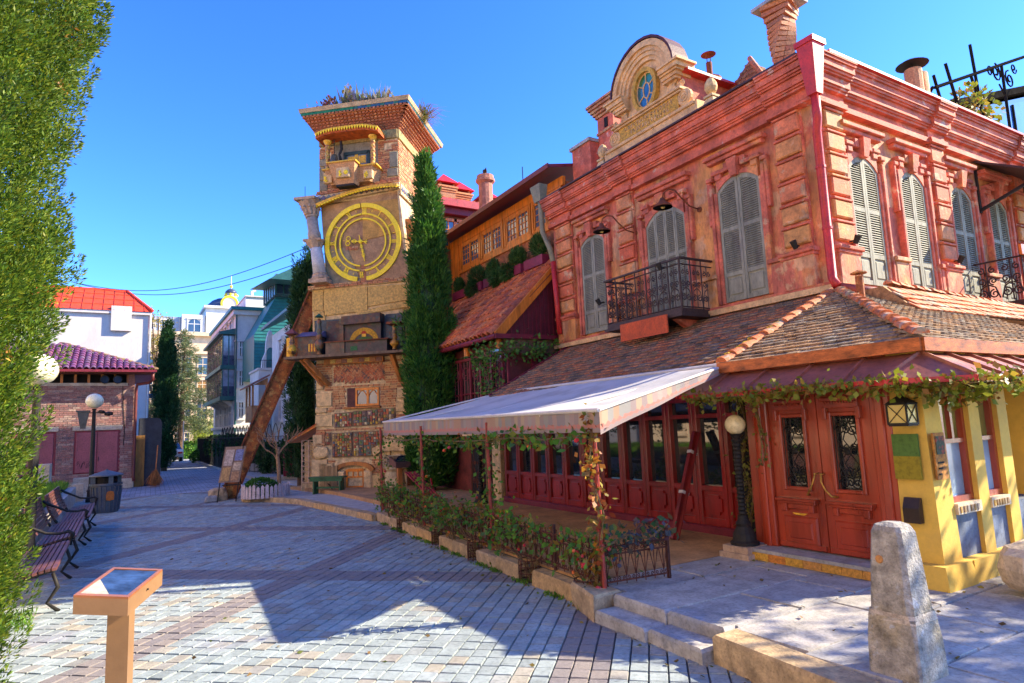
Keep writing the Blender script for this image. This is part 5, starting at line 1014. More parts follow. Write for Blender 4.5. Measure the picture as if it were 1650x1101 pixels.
for y, lab in ((7.4, 'climbing rose on the second awning pole'), (10.0, 'climbing rose on the third awning pole'), (12.45, 'climbing rose on the farthest awning pole')):
    x = kerb_x(y)+.06; climber([(x, y, .2), (x+.03, y+.03, .7), (x-.03, y, 1.2), (x, y+.05, 1.6)], 190, lab, (x, y, .2), sp=.075, L=.065, flowers=2)
climber([(kerb_x(10)+.06, 9.4, 1.55), (4.35, 10.3, 1.6), (4.4, 11.2, 1.55), (4.45, 12.2, 1.6)], 200, 'thin rose garland below the far half of the awning', (4.3, 10.5, 1.5), sp=.07, L=.06)
x = kerb_x(5)+.05; climber([(x, 4.97, .55), (x+.3, 4.95, .66), (x+.55, 4.92, .60), (4.68, 4.9, .72)], 210, 'rose with bluish leaves trailing over the short fence return', (4.2, 4.93, .2), leafmat('bluish_rose_leaves', [(.05, .13, .07), (.07, .10, .14), (.12, .05, .05), (.05, .15, .04)]), .07, .07)
climber([(6.95, 12.35, 2.3), (6.9, 12.6, 2.9), (6.9, 12.9, 3.4), (6.92, 12.2, 3.3), (7.4, 12.0, 3.45), (8.0, 12.0, 3.35), (8.5, 12.0, 3.55)], 900, 'green climbing rose covering the maroon trellis corner', (6.95, 12.3, .2), leafmat('fresh_rose_leaves', [(.10, .22, .03), (.14, .28, .04), (.08, .18, .03)]), .15, .09, cat='climbing rose')
# vine along the metal awning edge and ivy on the cream pier
climber([(5.7, 5.5, 1.97), (5.69, 4.6, 1.96), (5.68, 3.9, 1.98), (5.7, 3.2, 1.95), (6.1, 2.63, 1.95), (6.8, 2.6, 1.97), (8.0, 2.6, 1.97)], 1500, 'yellow-green vine hanging from the edge of the metal awning', (5.8, 3.6, 1.9), L_vine, .045, .065, cat='vine', nm='hanging_vine')
climber([(6.05, 3.0, 1.92), (6.15, 2.9, 1.86), (6.5, 2.85, 1.88), (6.8, 2.8, 1.9)], 260, 'clump of vine leaves above the yellow corner pier', (6.2, 2.9, 1.8), L_vine, .06, .07, cat='vine', nm='hanging_vine')
climber([(6.33, 5.3, .3), (6.36, 5.2, .8), (6.34, 5.3, 1.2), (6.36, 5.2, 1.6), (6.3, 5.25, 2.0)], 420, 'thin ivy climbing the cream pier beside the lamp post', (6.35, 5.25, .2), L_ivy, .07, .055, cat='ivy', nm='ivy', nstem=3)
climber([(6.1, 4.95, 2.0), (6.12, 4.85, 1.7), (6.14, 4.83, 1.4), (6.14, 4.85, 1.2)], 70, 'wisp of ivy hanging over the left door frame', (6.1, 4.9, 2.0), L_ivy, .04, .05, cat='ivy', nm='ivy')
n = 330; P = np.stack([5.95+.12*RNG.random(n), 5.6+1.7*RNG.random(n), 2.02+.14*RNG.random(n)-.05*RNG.random(n)], 1); rs = thing('red_blossom_garland', 'garland of small red blossoms under the near end of the awning', 'garland', (6.1, 6.3, 2.1)); leaves('blossoms', P, RNG.normal(size=(n, 3)), .035, .9, mat('red_blossom', [(.6, .015, .015), (.7, .05, .02)], bump=0, rough=.6), rs); MB().tube([(6.0, 5.6, 2.1), (6.0, 7.3, 2.1)], .006, 4).build('wire', M_iron, rs)
# weeds at the foot of the kerb
for k in range(12):
    y = 5.2+k*.62+random.uniform(-.2, .2); x = kerb_x(y)-.05; w_ = thing('weed', ('green weeds at the kerb foot beside the near corner stone', 'green weeds at the kerb foot below the first rose bush', 'green weeds left of the second wire basket', 'green weeds at the kerb foot below the second kerb stone', 'green weeds right of the middle wire basket', 'green weeds left of the middle wire basket', 'green weeds under the tall middle rose bush', 'green weeds at the kerb foot right of the third basket', 'green weeds at the kerb foot left of the third basket', 'green weeds under the second awning pole', 'green weeds right of the farthest basket', 'green weeds left of the farthest basket')[k], 'weed', (x, y, 0), 'weeds along the kerb'); n = 60; leaves('leaves', np.stack([x+RNG.normal(size=n)*.035, y+RNG.normal(size=n)*.09, np.full(n, .0)], 1), RNG.normal(size=(n, 3))*[.6, .6, .3]+[0, 0, .8], .05, .45, L_grass, w_)
# ---------------------------------------------------------------- the crooked clock tower
TO = Vector((4.8, 19.0, 0)); az = R(-48.7); TU = -Vector((math.sin(az), math.cos(az), 0)); TWd = Vector((-TU.y, TU.x, 0))
TF = frame(TO, TU, -TWd)                       # front: (u, outward, z)
TR = frame(TO+TU*2.65, TWd, TU)                # right side: (depth, outward, z)
tw_ = thing('clock_tower', 'crooked stone and brick clock tower with golden clock ring and rooftop plants', 'clock tower', (5.9, 18.9, .1))
def masonry(M, u0, u1, z0, z1, d, holes, name='brickwork', bw=.20, bh=.052, gap=.016, th_=.03, seed=1, par=tw_, mt=M_brick, slope=0.):
    m = MB(M); rn = random.Random(seed); z = z0; r = 0
    while z+bh <= z1:
        u = u0-(bw/2 if r % 2 else 0)-rn.random()*.05
        while u < u1:
            w = bw*rn.uniform(.75, 1.15); a, b = max(u, u0), min(u+w-gap, u1); u += w
            if b-a < .03: continue
            for h in holes:
                if z+bh > h[2] and z < h[3] and b > h[0] and a < h[1]:
                    if a < h[0]-.04: b = min(b, h[0]-.008)
                    elif b > h[1]+.04: a = max(a, h[1]+.008)
                    else: a = b
            if b-a < .03: continue
            j = rn.uniform(-.008, .008); dz = slope*(a-u0)
            m.box(a, b, d-.03, d+th_*.5+j, z+dz+rn.uniform(-.003, .003), z+dz+bh)
        z += bh+gap; r += 1
    return m.build(name, mt, par, kind='stuff')
# body volumes (mortar behind the brick faces)
MB(TF).box(-.0, 2.70, -2.5, -.012, .05, 3.95).build('lower_body', M_mortar, tw_)
MB(TF).hexa([(-.1, -2.6, 3.9), (2.75, -2.6, 3.9), (2.75, .0, 3.9), (-.1, 0, 3.9), (-.12, -2.6, 5.98), (2.85, -2.6, 5.98), (2.85, 0, 5.98), (-.12, 0, 5.98)]).build('middle_body', M_stone, tw_)
cb = MB(TF).hexa([(.34, -2.5, 6.06), (2.92, -2.5, 6.1), (2.92, .0, 6.14), (.34, 0, 6.06), (.16, -2.4, 8.62), (2.62, -2.4, 8.74), (2.62, 0, 8.74), (.16, 0, 8.50)]).build('clock_body', mat('clock_plaster', (.38, .24, .12), var=.28, scale=3, bump=.4, bscale=25, patch=(.31, .18, .10), ps=1.3), tw_)
MB(TR).hexa([(-.02, -.02, 6.3), (2.4, -.02, 6.3), (2.4, .26, 6.14), (-.02, .26, 6.14), (-.02, -.06, 8.74), (2.4, -.06, 8.74), (2.4, -.02, 8.74), (-.02, -.02, 8.74)]).build('side_render', mat('pale_render', (.55, .45, .30), var=.2, scale=4, bump=.4), tw_)
MB(TF).box(.14, 2.60, -2.4, -.012, 8.6, 10.72).build('upper_body', M_mortar, tw_)
# ---- lower storey: quoin stones, brick, windows, ceramic panels
quo = [(-.14, .30, .10, .45), (-.14, .36, .47, 1.02), (-.10, .2, 1.36, 1.72), (-.02, .52, 1.92, 2.28), (-.02, .36, 2.32, 2.48), (0, .50, 2.50, 2.90), (0, .26, 3.0, 3.35), (2.42, 2.78, 2.25, 2.55), (2.46, 2.76, 2.62, 2.90), (2.4, 2.72, 1.62, 1.95), (2.52, 2.76, 3.35, 3.65), (.1, .55, .12, .9), (1.62, 1.95, .12, .55), (2.0, 2.25, .9, 1.2)]
holes = [(q[0], q[1], q[2], q[3]) for q in quo]+[(.93, 1.95, 2.44, 3.02), (.55, 2.42, 1.86, 2.40), (.30, 2.02, 1.02, 1.78), (.58, 1.68, .08, .98), (.50, 2.10, 3.10, 3.68), (2.05, 2.75, .05, 1.55)]
masonry(TF, .0, 2.70, .1, 3.78, .0, holes)
for k, (a, b, c, d) in enumerate(quo):
    rn = random.Random(k); m = MB(TF); j = lambda: rn.uniform(-.015, .015)
    m.hexa([(a+j(), -.05, c+j()), (b+j(), -.05, c+j()), (b-.02+j(), .05, c+.02), (a+.02+j(), .05, c+.02), (a+j(), -.05, d+j()), (b+j(), -.05, d+j()), (b-.02+j(), .05, d-.02), (a+.02+j(), .05, d-.02)]); m.build('quoin_stone', M_stone, tw_)
MB(TF).rock((.16, .02, 1.2), .24, .09, .17, 12, .08, 4).build('round_stone', M_stone, tw_)
# herringbone panel
hb = MB(TF); rn = random.Random(8); bw, bh = .155, .042
for i in range(-2, 14):
    for j in range(-2, 24):
        for s in (0, 1):
            uc_, zc_ = .55+i*.115+.0575*s, 3.08+j*.055
            a = R(45 if s else -45); du, dz = math.cos(a)*.078, math.sin(a)*.078
            if not (.56 < uc_ < 2.05 and 3.14+abs(uc_-1.3)*.14 < zc_ < 3.66): continue
            hb.bar((uc_-du, .004+rn.uniform(0, .008), zc_-dz), (uc_+du, .004+rn.uniform(0, .008), zc_+dz), .03, .040, (0, 1, 0))
hb.build('herringbone_brick', mat('herringbone_brick', [(.42, .12, .06), (.50, .2, .09), (.25, .10, .07), (.55, .32, .18), (.36, .09, .06), (.12, .09, .10)], var=.25, scale=30, bump=.3), tw_, kind='stuff')
# ledge under the balcony with painted tiles
MB(TF).box(.3, 2.1, -.02, .12, 3.70, 3.86).build('ledge', M_wood, tw_)
for i in range(9): a = .5+i*.175; MB(TF).cbox(a, a+.16, .10, .135, 3.73, 3.84, .008).build('ceramic_tile', mat('cer%d' % (i % 3), [((.55, .42, .14), (.45, .22, .12), (.25, .14, .14))[i % 3]]*2, var=.3, scale=40, bump=.2), tw_)
# casement with orange frame in a recess
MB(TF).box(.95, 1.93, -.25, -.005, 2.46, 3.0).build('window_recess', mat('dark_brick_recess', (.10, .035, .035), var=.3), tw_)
m = MB(TF)
for a, b, c, d in ((1.22, 1.27, 2.50, 2.97), (1.56, 1.62, 2.50, 2.97), (1.88, 1.93, 2.50, 2.97)): m.box(a, b, -.02, .035, c, d)
m.box(1.22, 1.93, -.02, .03, 2.92, 2.99); m.box(1.22, 1.93, -.02, .03, 2.47, 2.53); w_ = m.build('window_frame', M_orangewood, tw_)
for a, b in ((1.27, 1.56), (1.62, 1.88)):
    MB(TF).box(a, b, -.01, .0, 2.53, 2.92).build('pane', refl, w_); q = MB(TF)
    for s in (0, 1): q.tube([(a+(b-a)*(.5+(1 if s else -1)*.5*(1-t)), .012, 2.75+.16*math.sin(t*math.pi/2)) for t in [i/8 for i in range(9)]], .011, 4)
    q.build('gothic_bar', M_orangewood, w_)
MB(TF).cbox(.9, 1.98, -.05, .10, 2.40, 2.455, .012).build('window_sill', M_wood, tw_)
# ceramic mosaic panels
mc = [(.42, .10, .05), (.55, .36, .05), (.20, .13, .09), (.10, .16, .15), (.45, .33, .16), (.12, .20, .06), (.50, .14, .06), (.16, .10, .12), (.55, .48, .32), (.25, .18, .12), (.08, .10, .18), (.38, .08, .06)]
M_mos = [mat('mosaic_tile_%d' % i, [c, tuple(x*.6 for x in c), tuple(min(.7, x*1.2) for x in c)], rough=.35, var=.4, scale=50, bump=.25) for i, c in enumerate(mc)]
def mosaic(u0, u1, z0, z1, nu, nz, slope, seed):
    bp = MB(TF).hexa([(u0, -.01, z0), (u1, -.01, z0+slope), (u1, .035, z0+slope), (u0, .035, z0), (u0, -.01, z1), (u1, -.01, z1+slope), (u1, .035, z1+slope), (u0, .035, z1)]).build('mosaic_panel', mat('mosaic_grout', (.22, .15, .10), var=.3), tw_); rn = random.Random(seed)
    occ = set(); W_, H_ = (u1-u0-.04)/nu, (z1-z0-.04)/nz
    for i in range(nu):
        for j in range(nz):
            if (i, j) in occ: continue
            si, sj = (rn.choice((1, 2)), rn.choice((1, 2))) if rn.random() < .35 else (1, 1)
            si = min(si, nu-i); sj = min(sj, nz-j)
            if any((i+a, j+b) in occ for a in range(si) for b in range(sj)): si = sj = 1
            for a in range(si):
                for b in range(sj): occ.add((i+a, j+b))
            a, c = u0+.02+i*W_, z0+.02+j*H_+slope*(i/nu); g = .006
            o = MB(TF).cbox(a+g, a+si*W_-g, .03, .05+rn.uniform(0, .015), c+g, c+sj*H_-g, .006).build('mosaic_tile', rn.choice(M_mos), bp)
            if si*sj > 1: MB(TF).cbox(a+si*W_*.28, a+si*W_*.72, .05, .075, c+sj*H_*.28, c+sj*H_*.72, .006).build('inset', rn.choice(M_mos), bp)
mosaic(.57, 1.13, 1.88, 2.30, 7, 5, .02, 1); mosaic(1.15, 2.40, 1.90, 2.34, 15, 5, .05, 2); mosaic(.50, 1.12, 1.05, 1.74, 8, 9, .01, 3); mosaic(1.14, 2.0, 1.05, 1.76, 11, 9, .0, 4); mosaic(.32, .46, 1.40, 1.76, 2, 4, 0, 5)
# small red lattice vent
m = MB(TF)
for i in range(5): m.box(.02+i*.055, .045+i*.055, .0, .04, 1.46, 1.70)
m.box(.0, .28, .0, .05, 1.70, 1.75); m.box(0, .28, 0, .05, 1.41, 1.46); m.build('brick_vent', M_brick, tw_)
# arched cellar window with wooden lintel
MB(TF).box(.6, 1.66, -.3, -.014, .10, .95).build('cellar_recess', M_stone, tw_)
m = MB(TF); an = [math.pi*i/12 for i in range(13)]
m.strip([(1.16-.50*math.cos(t), -.02, .62+.20*math.sin(t)) for t in an], [(1.16-.62*math.cos(t), -.02, .68+.24*math.sin(t)) for t in an], (0, .12, 0)); m.build('timber_lintel', M_wood, tw_)
for a, b in ((.60, .88), (1.46, 1.70)): MB(TF).cbox(a, b, -.1, .10, .10, .66, .03).build('stone_jamb', M_stone, tw_)
m = MB(TF); m.box(.90, .96, -.05, .02, .2, .70); m.box(1.40, 1.46, -.05, .02, .2, .70); m.box(.96, 1.40, -.05, .02, .64, .72); m.box(.96, 1.40, -.05, .015, .47, .51); m.box(.96, 1.40, -.05, .015, .2, .24); m.box(1.1, 1.13, -.05, .012, .51, .64); m.box(1.25, 1.28, -.05, .012, .51, .64); wf = m.build('cellar_window', M_orangewood, tw_)
MB(TF).box(.96, 1.40, -.04, -.02, .24, .47).build('white_pane', M_white, wf); MB(TF).box(.96, 1.40, -.04, -.02, .51, .64).build('pane', M_glass, wf)
MB(TF).box(.5, 1.8, .0, .35, .08, .17).build('stone_step', M_stone, tw_)
# ionic capital fragment on the right with stone arch above
m = MB(TF); an = [math.pi*i/12 for i in range(13)]; m.strip([(2.35-.55*math.cos(t), -.02, 1.05+.14*math.sin(t)) for t in an], [(2.35-.62*math.cos(t), -.02, 1.22+.18*math.sin(t)) for t in an], (0, .16, 0)); m.build('stone_hood', M_stone, tw_)
m = MB(TF)
for s in (-1, 1): m.tube([(2.36+s*.24+.19*(1-i/30)*math.cos(i*.42*s+1.57), .16, .88+.19*(1-i/30)*math.sin(i*.42*s+1.57)) for i in range(31)], .028, 6); m.lathe((2.36+s*.24, .0, .88), [(.19, 0), (.19, .13)], 16, (0, 1, 0))
m.box(2.14, 2.6, .0, .13, .94, 1.06); m.lathe((2.36, .0, .10), [(.30, 0), (.27, .4), (.24, .52), (.29, .58), (.29, .64)], 16); m.build('ionic_capital', mat('pale_stone', (.46, .40, .28), var=.3, scale=6, bump=.4), tw_)
# ---- timber balcony with painted boxes
pb = MB(TF); pb.box(-.62, 2.95, -.05, .72, 3.86, 3.93); pbo = pb.build('balcony_deck', mat('grey_timber', (.16, .115, .08), var=.3, scale=8, bump=.3, streak=.2), tw_)
for u, d in ((-.05, .5), (.12, .62), (2.5, .45)): MB(TF).bar((u-.15 if u < 1 else u, d, 3.86), (u+.28 if u < 1 else u+.1, .02, 3.12), .10, .12).build('brace', M_wood, pbo)
painted = [mat('painted_panel_%d' % i, c, rough=.5, var=.4, scale=7, bump=.25, patch=p, ps=3.5, pt=.54, patch2=q) for i, (c, p, q) in enumerate((((.07, .05, .045), (.11, .035, .025), (.06, .085, .055)), ((.10, .045, .035), (.14, .06, .02), (.05, .07, .06)), ((.035, .055, .07), (.06, .08, .075), (.10, .035, .025)), ((.13, .08, .05), (.17, .06, .025), (.09, .10, .05))))]
MB(TF).box(.0, 2.75, .0, .10, 3.93, 5.02).build('back_panel', painted[2], pbo)
MB(TF).box(.40, .86, .10, .16, 3.95, 4.96).build('painted_shutter', painted[1], pbo); MB(TF).box(2.22, 2.70, .10, .16, 3.95, 5.05).build('painted_shutter', painted[2], pbo)
m = MB(TF); m.hexa([(1.02, .10, 4.1), (2.12, .10, 4.1), (2.12, .30, 4.1), (1.02, .30, 4.1), (1.02, .10, 4.98), (2.12, .10, 5.02), (2.12, .30, 5.02), (1.02, .30, 4.98)]); bx_ = m.build('painted_bay', painted[0], pbo)
MB(TF).box(.90, 1.02, .10, .36, 4.05, 4.98).build('bay_jamb', painted[3], pbo); m = MB(TF)
m.prism([(1.0, .1, 4.78), (1.0, .1, 5.02), (2.16, .1, 5.06), (2.16, .1, 4.80)], (0, .36, 0)); m.build('bay_head', painted[1], pbo)
# arched picture: yellow arch, red house, green hill
an = [math.pi*(.06+.88*i/12) for i in range(13)]; m = MB(TF); m.strip([(1.62-.30*math.cos(t), .30, 4.26+.26*math.sin(t)) for t in an], [(1.62-.44*math.cos(t), .30, 4.26+.42*math.sin(t)) for t in an], (0, .015, 0)); m.build('yellow_arch', mat('yellow_picture', (.50, .28, .02), var=.3, scale=20), pbo)
MB(TF).prism([(1.35, .30, 4.28), (1.9, .30, 4.28), (1.82, .30, 4.40), (1.6, .30, 4.44), (1.42, .30, 4.35)], (0, .017, 0)).build('green_hill', mat('green_picture', (.06, .13, .02), var=.3, scale=20), pbo)
m = MB(TF); m.box(1.56, 1.68, .30, .32, 4.42, 4.50); m.build('house_front', M_goldpaint, pbo); MB(TF).prism([(1.53, .30, 4.50), (1.71, .30, 4.50), (1.66, .30, 4.58), (1.58, .30, 4.58)], (0, .025, 0)).build('house_roof', mat('red_picture', (.40, .03, .02)), pbo)
m = MB(TF); m.box(.62, 1.18, .10, .66, 3.93, 4.26); m.build('painted_chest', painted[3], pbo); MB(TF).box(1.19, 2.42, .10, .62, 3.93, 4.26).build('painted_chest', painted[0], pbo); MB(TF).box(.58, 2.48, .08, .70, 4.26, 4.29).build('chest_lid', M_rustdark, pbo)
MB(TF).box(1.35, 1.55, .622, .63, 4.0, 4.12).build('green_figure', mat('green_figure_paint', (.03, .14, .05), var=.4, scale=30), pbo)
# cabinet with little roof on the left, turned posts
m = MB(TF); m.box(-.32, .34, .02, .5, 3.93, 4.5); m.build('cabinet', painted[1], pbo); m = MB(TF); m.hexa([(-.38, -.02, 4.5), (.40, -.02, 4.5), (.40, .56, 4.5), (-.38, .56, 4.5), (-.34, .0, 4.68), (.36, .0, 4.68), (.36, .2, 4.68), (-.34, .2, 4.68)]); m.build('cabinet_roof', mat('lilac_tin', (.16, .12, .18), rough=.5, var=.2), pbo)
m = MB(TF); m.prism([(.02, .50, 4.02), (.30, .50, 4.02), (.30, .50, 4.28), (.16, .50, 4.4), (.02, .50, 4.28)], (0, .02, 0)); cd_ = m.build('cabinet_door', painted[3], pbo)
for i in range(6): MB(TF).box(.04+i*.042, .07+i*.042, .52, .54, 4.06, 4.28).build('red_bar', M_doorwood if i % 2 else M_goldpaint, pbo)
def turned(u, d, z0, h, mt, nm='turned_post'):
    pr = [(.06, 0), (.08, .04), (.05, .1), (.09, .14), (.15, .24), (.13, .34), (.06, .40), (.09, .44), (.09, .52), (.06, .56), (.09, .62), (.07, .72), (.06, .8), (.08, .86), (.04, .95)]
    MB(TF).lathe((u, d, z0), [(r*.9, t*h) for r, t in pr], 12).build(nm, mt, pbo, smooth=True)
stripes = mat('gilded_post', (.42, .22, .03), rough=.4, var=.4, scale=9, bump=.1, patch=(.10, .06, .05), ps=5, pt=.5)
turned(-.46, .55, 3.93, .66, stripes); turned(2.62, .55, 3.95, .75, stripes); turned(.40, .60, 3.93, 1.1, mat('striped_post', (.08, .09, .06), rough=.4, var=.4, scale=9, patch=(.25, .10, .03), ps=6, pt=.5))
m = MB(TF); m.add([(-.62, .40, 4.59), (-.30, .40, 4.59), (-.30, .72, 4.59), (-.62, .72, 4.59), (-.46, .56, 4.76)], [(0, 1, 4), (1, 2, 4), (2, 3, 4), (3, 0, 4), (3, 2, 1, 0)]); m.build('post_roof', mat('dusky_red', (.20, .06, .06), var=.2), pbo)
MB(TF).ball((-.46, .57, 4.15), .13, 12).build('golden_ball', M_goldpaint, pbo, smooth=True); MB(TF).box(-.66, -.55, .3, .5, 3.93, 4.5).build('gilded_panel', M_goldpaint, pbo)
MB(TF).box(2.45, 2.85, .3, .75, 4.66, 4.72).build('post_shelf', M_rustdark, pbo); MB(TF).lathe((.40, .6, 5.02), [(.13, 0), (.02, .10)], 8).build('green_cap', mat('green_cap', (.02, .10, .05)), pbo)
# ---- carved stone frieze slabs
carv = mat('carved_limestone', [(.56, .37, .11), (.60, .40, .13), (.54, .36, .12)], var=.3, scale=16, bump=1.0, bscale=34)
for a, b, c, d, e, f in ((-.10, .24, 5.32, 5.34, 5.94, 5.94), (-.05, .30, 4.92, 5.02, 5.30, 5.32), (.26, 1.62, 5.16, 5.22, 5.94, 5.92), (1.64, 2.83, 5.34, 5.44, 5.92, 5.90), (1.3, 2.83, 5.10, 5.24, 5.20, 5.42)):
    MB(TF).hexa([(a, -.02, c), (b, -.02, d), (b, .045, d), (a, .045, c), (a, -.02, e), (b, -.02, f), (b, .045, f), (a, .045, e)]).build('carved_slab', carv, tw_)
for k in range(2): MB(TR).box(.0+k*1.2, 1.19+k*1.2, .02, .24, 4.6, 5.92).build('carved_slab', carv, tw_)
# brick string course under the clock
masonry(TF, -.22, 2.95, 5.96, 6.09, .06, [], 'string_course', .16, .05, .012, .06, 4, slope=.02)
MB(TF).hexa([(-.22, -2.4, 5.955), (2.95, -2.4, 6.0), (2.95, .05, 6.0), (-.22, .05, 5.955), (-.2, -2.4, 6.06), (2.93, -2.4, 6.10), (2.93, .05, 6.12), (-.2, .05, 6.08)]).build('course_core', M_mortar, tw_)
masonry(TR, 0, 2.3, 5.98, 6.12, .30, [], 'string_course', .16, .05, .012, .05, 5)
# ---- clock
tilt = R(4); CC = (1.50, 7.27)
slab_m = [mat('clock_slab_%d' % i, c, var=.25, scale=5, bump=.4) for i, c in enumerate(((.46, .27, .07), (.36, .23, .13), (.27, .23, .15)))]
MB(TF).hexa([(1.5, .0, 7.33), (2.66, .0, 7.48), (2.66, .028, 7.48), (1.5, .028, 7.33), (1.5, 0, 8.45), (2.6, 0, 8.5), (2.6, .028, 8.5), (1.5, .028, 8.45)]).build('face_slab', slab_m[0], cb)
MB(TF).hexa([(1.6, .0, 6.13), (2.88, .0, 6.15), (2.88, .022, 6.15), (1.6, .022, 6.13), (1.5, 0, 7.31), (2.68, 0, 7.46), (2.68, .022, 7.46), (1.5, .022, 7.31)]).build('face_slab', slab_m[1], cb)
MB(TF).hexa([(.38, .0, 6.08), (1.42, .0, 6.10), (1.42, .022, 6.10), (.38, .022, 6.08), (.28, 0, 7.12), (1.0, 0, 7.16), (1.0, .022, 7.16), (.28, .022, 7.12)]).build('face_slab', slab_m[2], cb)
m = MB(TF); [m.box(1.43, 1.57, .0, .02, 6.12+i*.06, 6.165+i*.06) for i in range(8)]; m.build('crack_brick', M_brick, cb, kind='stuff')
m = MB(TF); [m.box(.95+i*.1, 1.04+i*.1, .0, .026, 7.08+.05*j, 7.125+.05*j) for i in range(4) for j in range(2)]; m.build('crack_brick', M_brick, cb, kind='stuff')
clk = MB(TF); rg = lambda a0, a1, ri, ro, n, d0, d1: clk.strip([(CC[0]+ri*math.cos(a0+(a1-a0)*i/n), d0, CC[1]+ri*math.sin(a0+(a1-a0)*i/n)) for i in range(n+1)], [(CC[0]+ro*math.cos(a0+(a1-a0)*i/n), d0, CC[1]+ro*math.sin(a0+(a1-a0)*i/n)) for i in range(n+1)], (0, d1-d0, 0))
rg(R(-84), R(91), 1.05, 1.185, 48, .03, .075); rg(R(93), R(261), 1.05, 1.185, 48, .03, .075); clko = clk.build('clock_ring', M_gold, cb)
clk = MB(TF); rg(R(-86), R(90.5), .835, .88, 40, .03, .06); rg(R(92), R(263), .835, .88, 40, .03, .06); clk.build('inner_ring', M_gold, cb)
clk = MB(TF); rg(R(-86), R(90.5), .69, .735, 40, .03, .06); rg(R(92), R(263), .69, .735, 40, .03, .06); clk.build('inner_ring', M_gold, cb)
NUM = ['XII', 'I', 'II', 'III', 'IIII', 'V', 'VI', 'VII', 'VIII', 'IX', 'X', 'XI']
for k, s in enumerate(NUM):
    a = math.pi/2-k*math.pi/6+R(-3); rad = Vector((math.cos(a), 0, math.sin(a))); tn = Vector((math.sin(a), 0, -math.cos(a))); c = Vector((CC[0], .03, CC[1]))+rad*.972
    wd = sum({'I': .034, 'V': .075, 'X': .08}[q] for q in s); x = -wd/2; m = MB(TF); h = .078
    for q in s:
        w = {'I': .034, 'V': .075, 'X': .08}[q]; p = lambda dx, dz: c+tn*(x+dx)+rad*dz
        if q == 'I': m.bar(p(w/2, -h), p(w/2, h), .022, .02, (0, 1, 0))
        if q == 'V': m.bar(p(.006, h), p(w/2, -h), .026, .02, (0, 1, 0)); m.bar(p(w-.006, h), p(w/2, -h), .014, .02, (0, 1, 0))
        if q == 'X': m.bar(p(.008, h), p(w-.008, -h), .026, .02, (0, 1, 0)); m.bar(p(w-.008, h), p(.008, -h), .014, .018, (0, 1, 0))
        x += w
    for dz in (-h, h): m.bar(c+tn*(-wd/2-.01)+rad*dz, c+tn*(wd/2+.01)+rad*dz, .010, .014, (0, 1, 0))
    m.build('numeral', M_gold, cb)
    a2 = a-math.pi/12; r2 = Vector((math.cos(a2), 0, math.sin(a2))); cc = Vector((CC[0], .03, CC[1])); m = MB(TF); m.bar(cc+r2*.945, cc+r2*1.0, .016, .014, (0, 1, 0)); m.build('minute_mark', M_gold, cb)
cc = Vector((CC[0]-.06, .07, CC[1]+.02))
m = MB(TF); d = Vector((-math.cos(R(-14)), 0, -math.sin(R(-14)))); d = Vector((-.97, 0, .12)); pn_ = Vector((.12, 0, .97))
m.bar(cc-d*.22, cc+d*.30, .03, .02, (0, 1, 0))
for s in (-1, 1): m.tube([cc+d*(.40+.07*math.cos(2*math.pi*i/10))+pn_*(s*.075+.065*math.sin(2*math.pi*i/10)) for i in range(11)], .015, 5); m.tube([cc+d*.12+pn_*s*.01, cc+d*.20+pn_*s*.06, cc+d*.28+pn_*s*.01], .014, 5); m.tube([cc-d*.1, cc-d*.2+pn_*s*.06], .012, 5)
m.bar(cc+d*.46, cc+d*.56, .012, .012, (0, 1, 0)); m.build('hour_hand', M_gold, cb)
m = MB(TF); d = Vector((.20, 0, -.97)); pn_ = Vector((.97, 0, .20)); m.bar(cc-d*.20, cc+d*.62, .022, .018, (0, 1, 0))
for t in (.16, .30, .42): 
    for s in (-1, 1): m.tube([cc+d*(t-.06), cc+d*t+pn_*s*.045, cc+d*(t+.06)], .012, 5)
m.tube([cc+d*(.46+.035*math.cos(2*math.pi*i/8))+pn_*(.035*math.sin(2*math.pi*i/8)) for i in range(9)], .010, 5); m.build('minute_hand', M_gold, cb); m = MB(TF); m.lathe(cc, [(.06, -.03), (.06, .02), (.03, .04)], 12, (0, 1, 0)); m.build('hand_boss', M_gold, cb)
# gilded scalloped drip moulding over the clock
arc = lambda u: 8.36+.42*math.sin((u-.02)/2.66*math.pi*.62)+.0*u
us = [.02+2.66*i/30 for i in range(31)]; m = MB(TF)
m.hexa([(us[0], .0, arc(us[0])), (us[0]+.01, 0, arc(us[0])), (us[0]+.01, .3, arc(us[0])), (us[0], .3, arc(us[0])), (us[0], 0, arc(us[0])+.06), (us[0]+.01, 0, arc(us[0])+.06), (us[0]+.01, .3, arc(us[0])+.06), (us[0], .3, arc(us[0])+.06)])
m.strip([(u, .22, arc(u)+.03) for u in us], [(u, .22, arc(u)+.10) for u in us], (0, .09, 0)); m.strip([(u, .0, arc(u)+.07) for u in us], [(u, .0, arc(u)+.10) for u in us], (0, .3, 0)); dmo = m.build('gilded_drip_mould', M_goldpaint, tw_)
for i in range(30): u = (us[i]+us[i+1])/2; MB(TF).lathe((u, .25, arc(u)+.03), [(.042, 0), (.042, .05)], 10, (0, 1, 0)).build('gilded_scallop', M_gold, dmo)
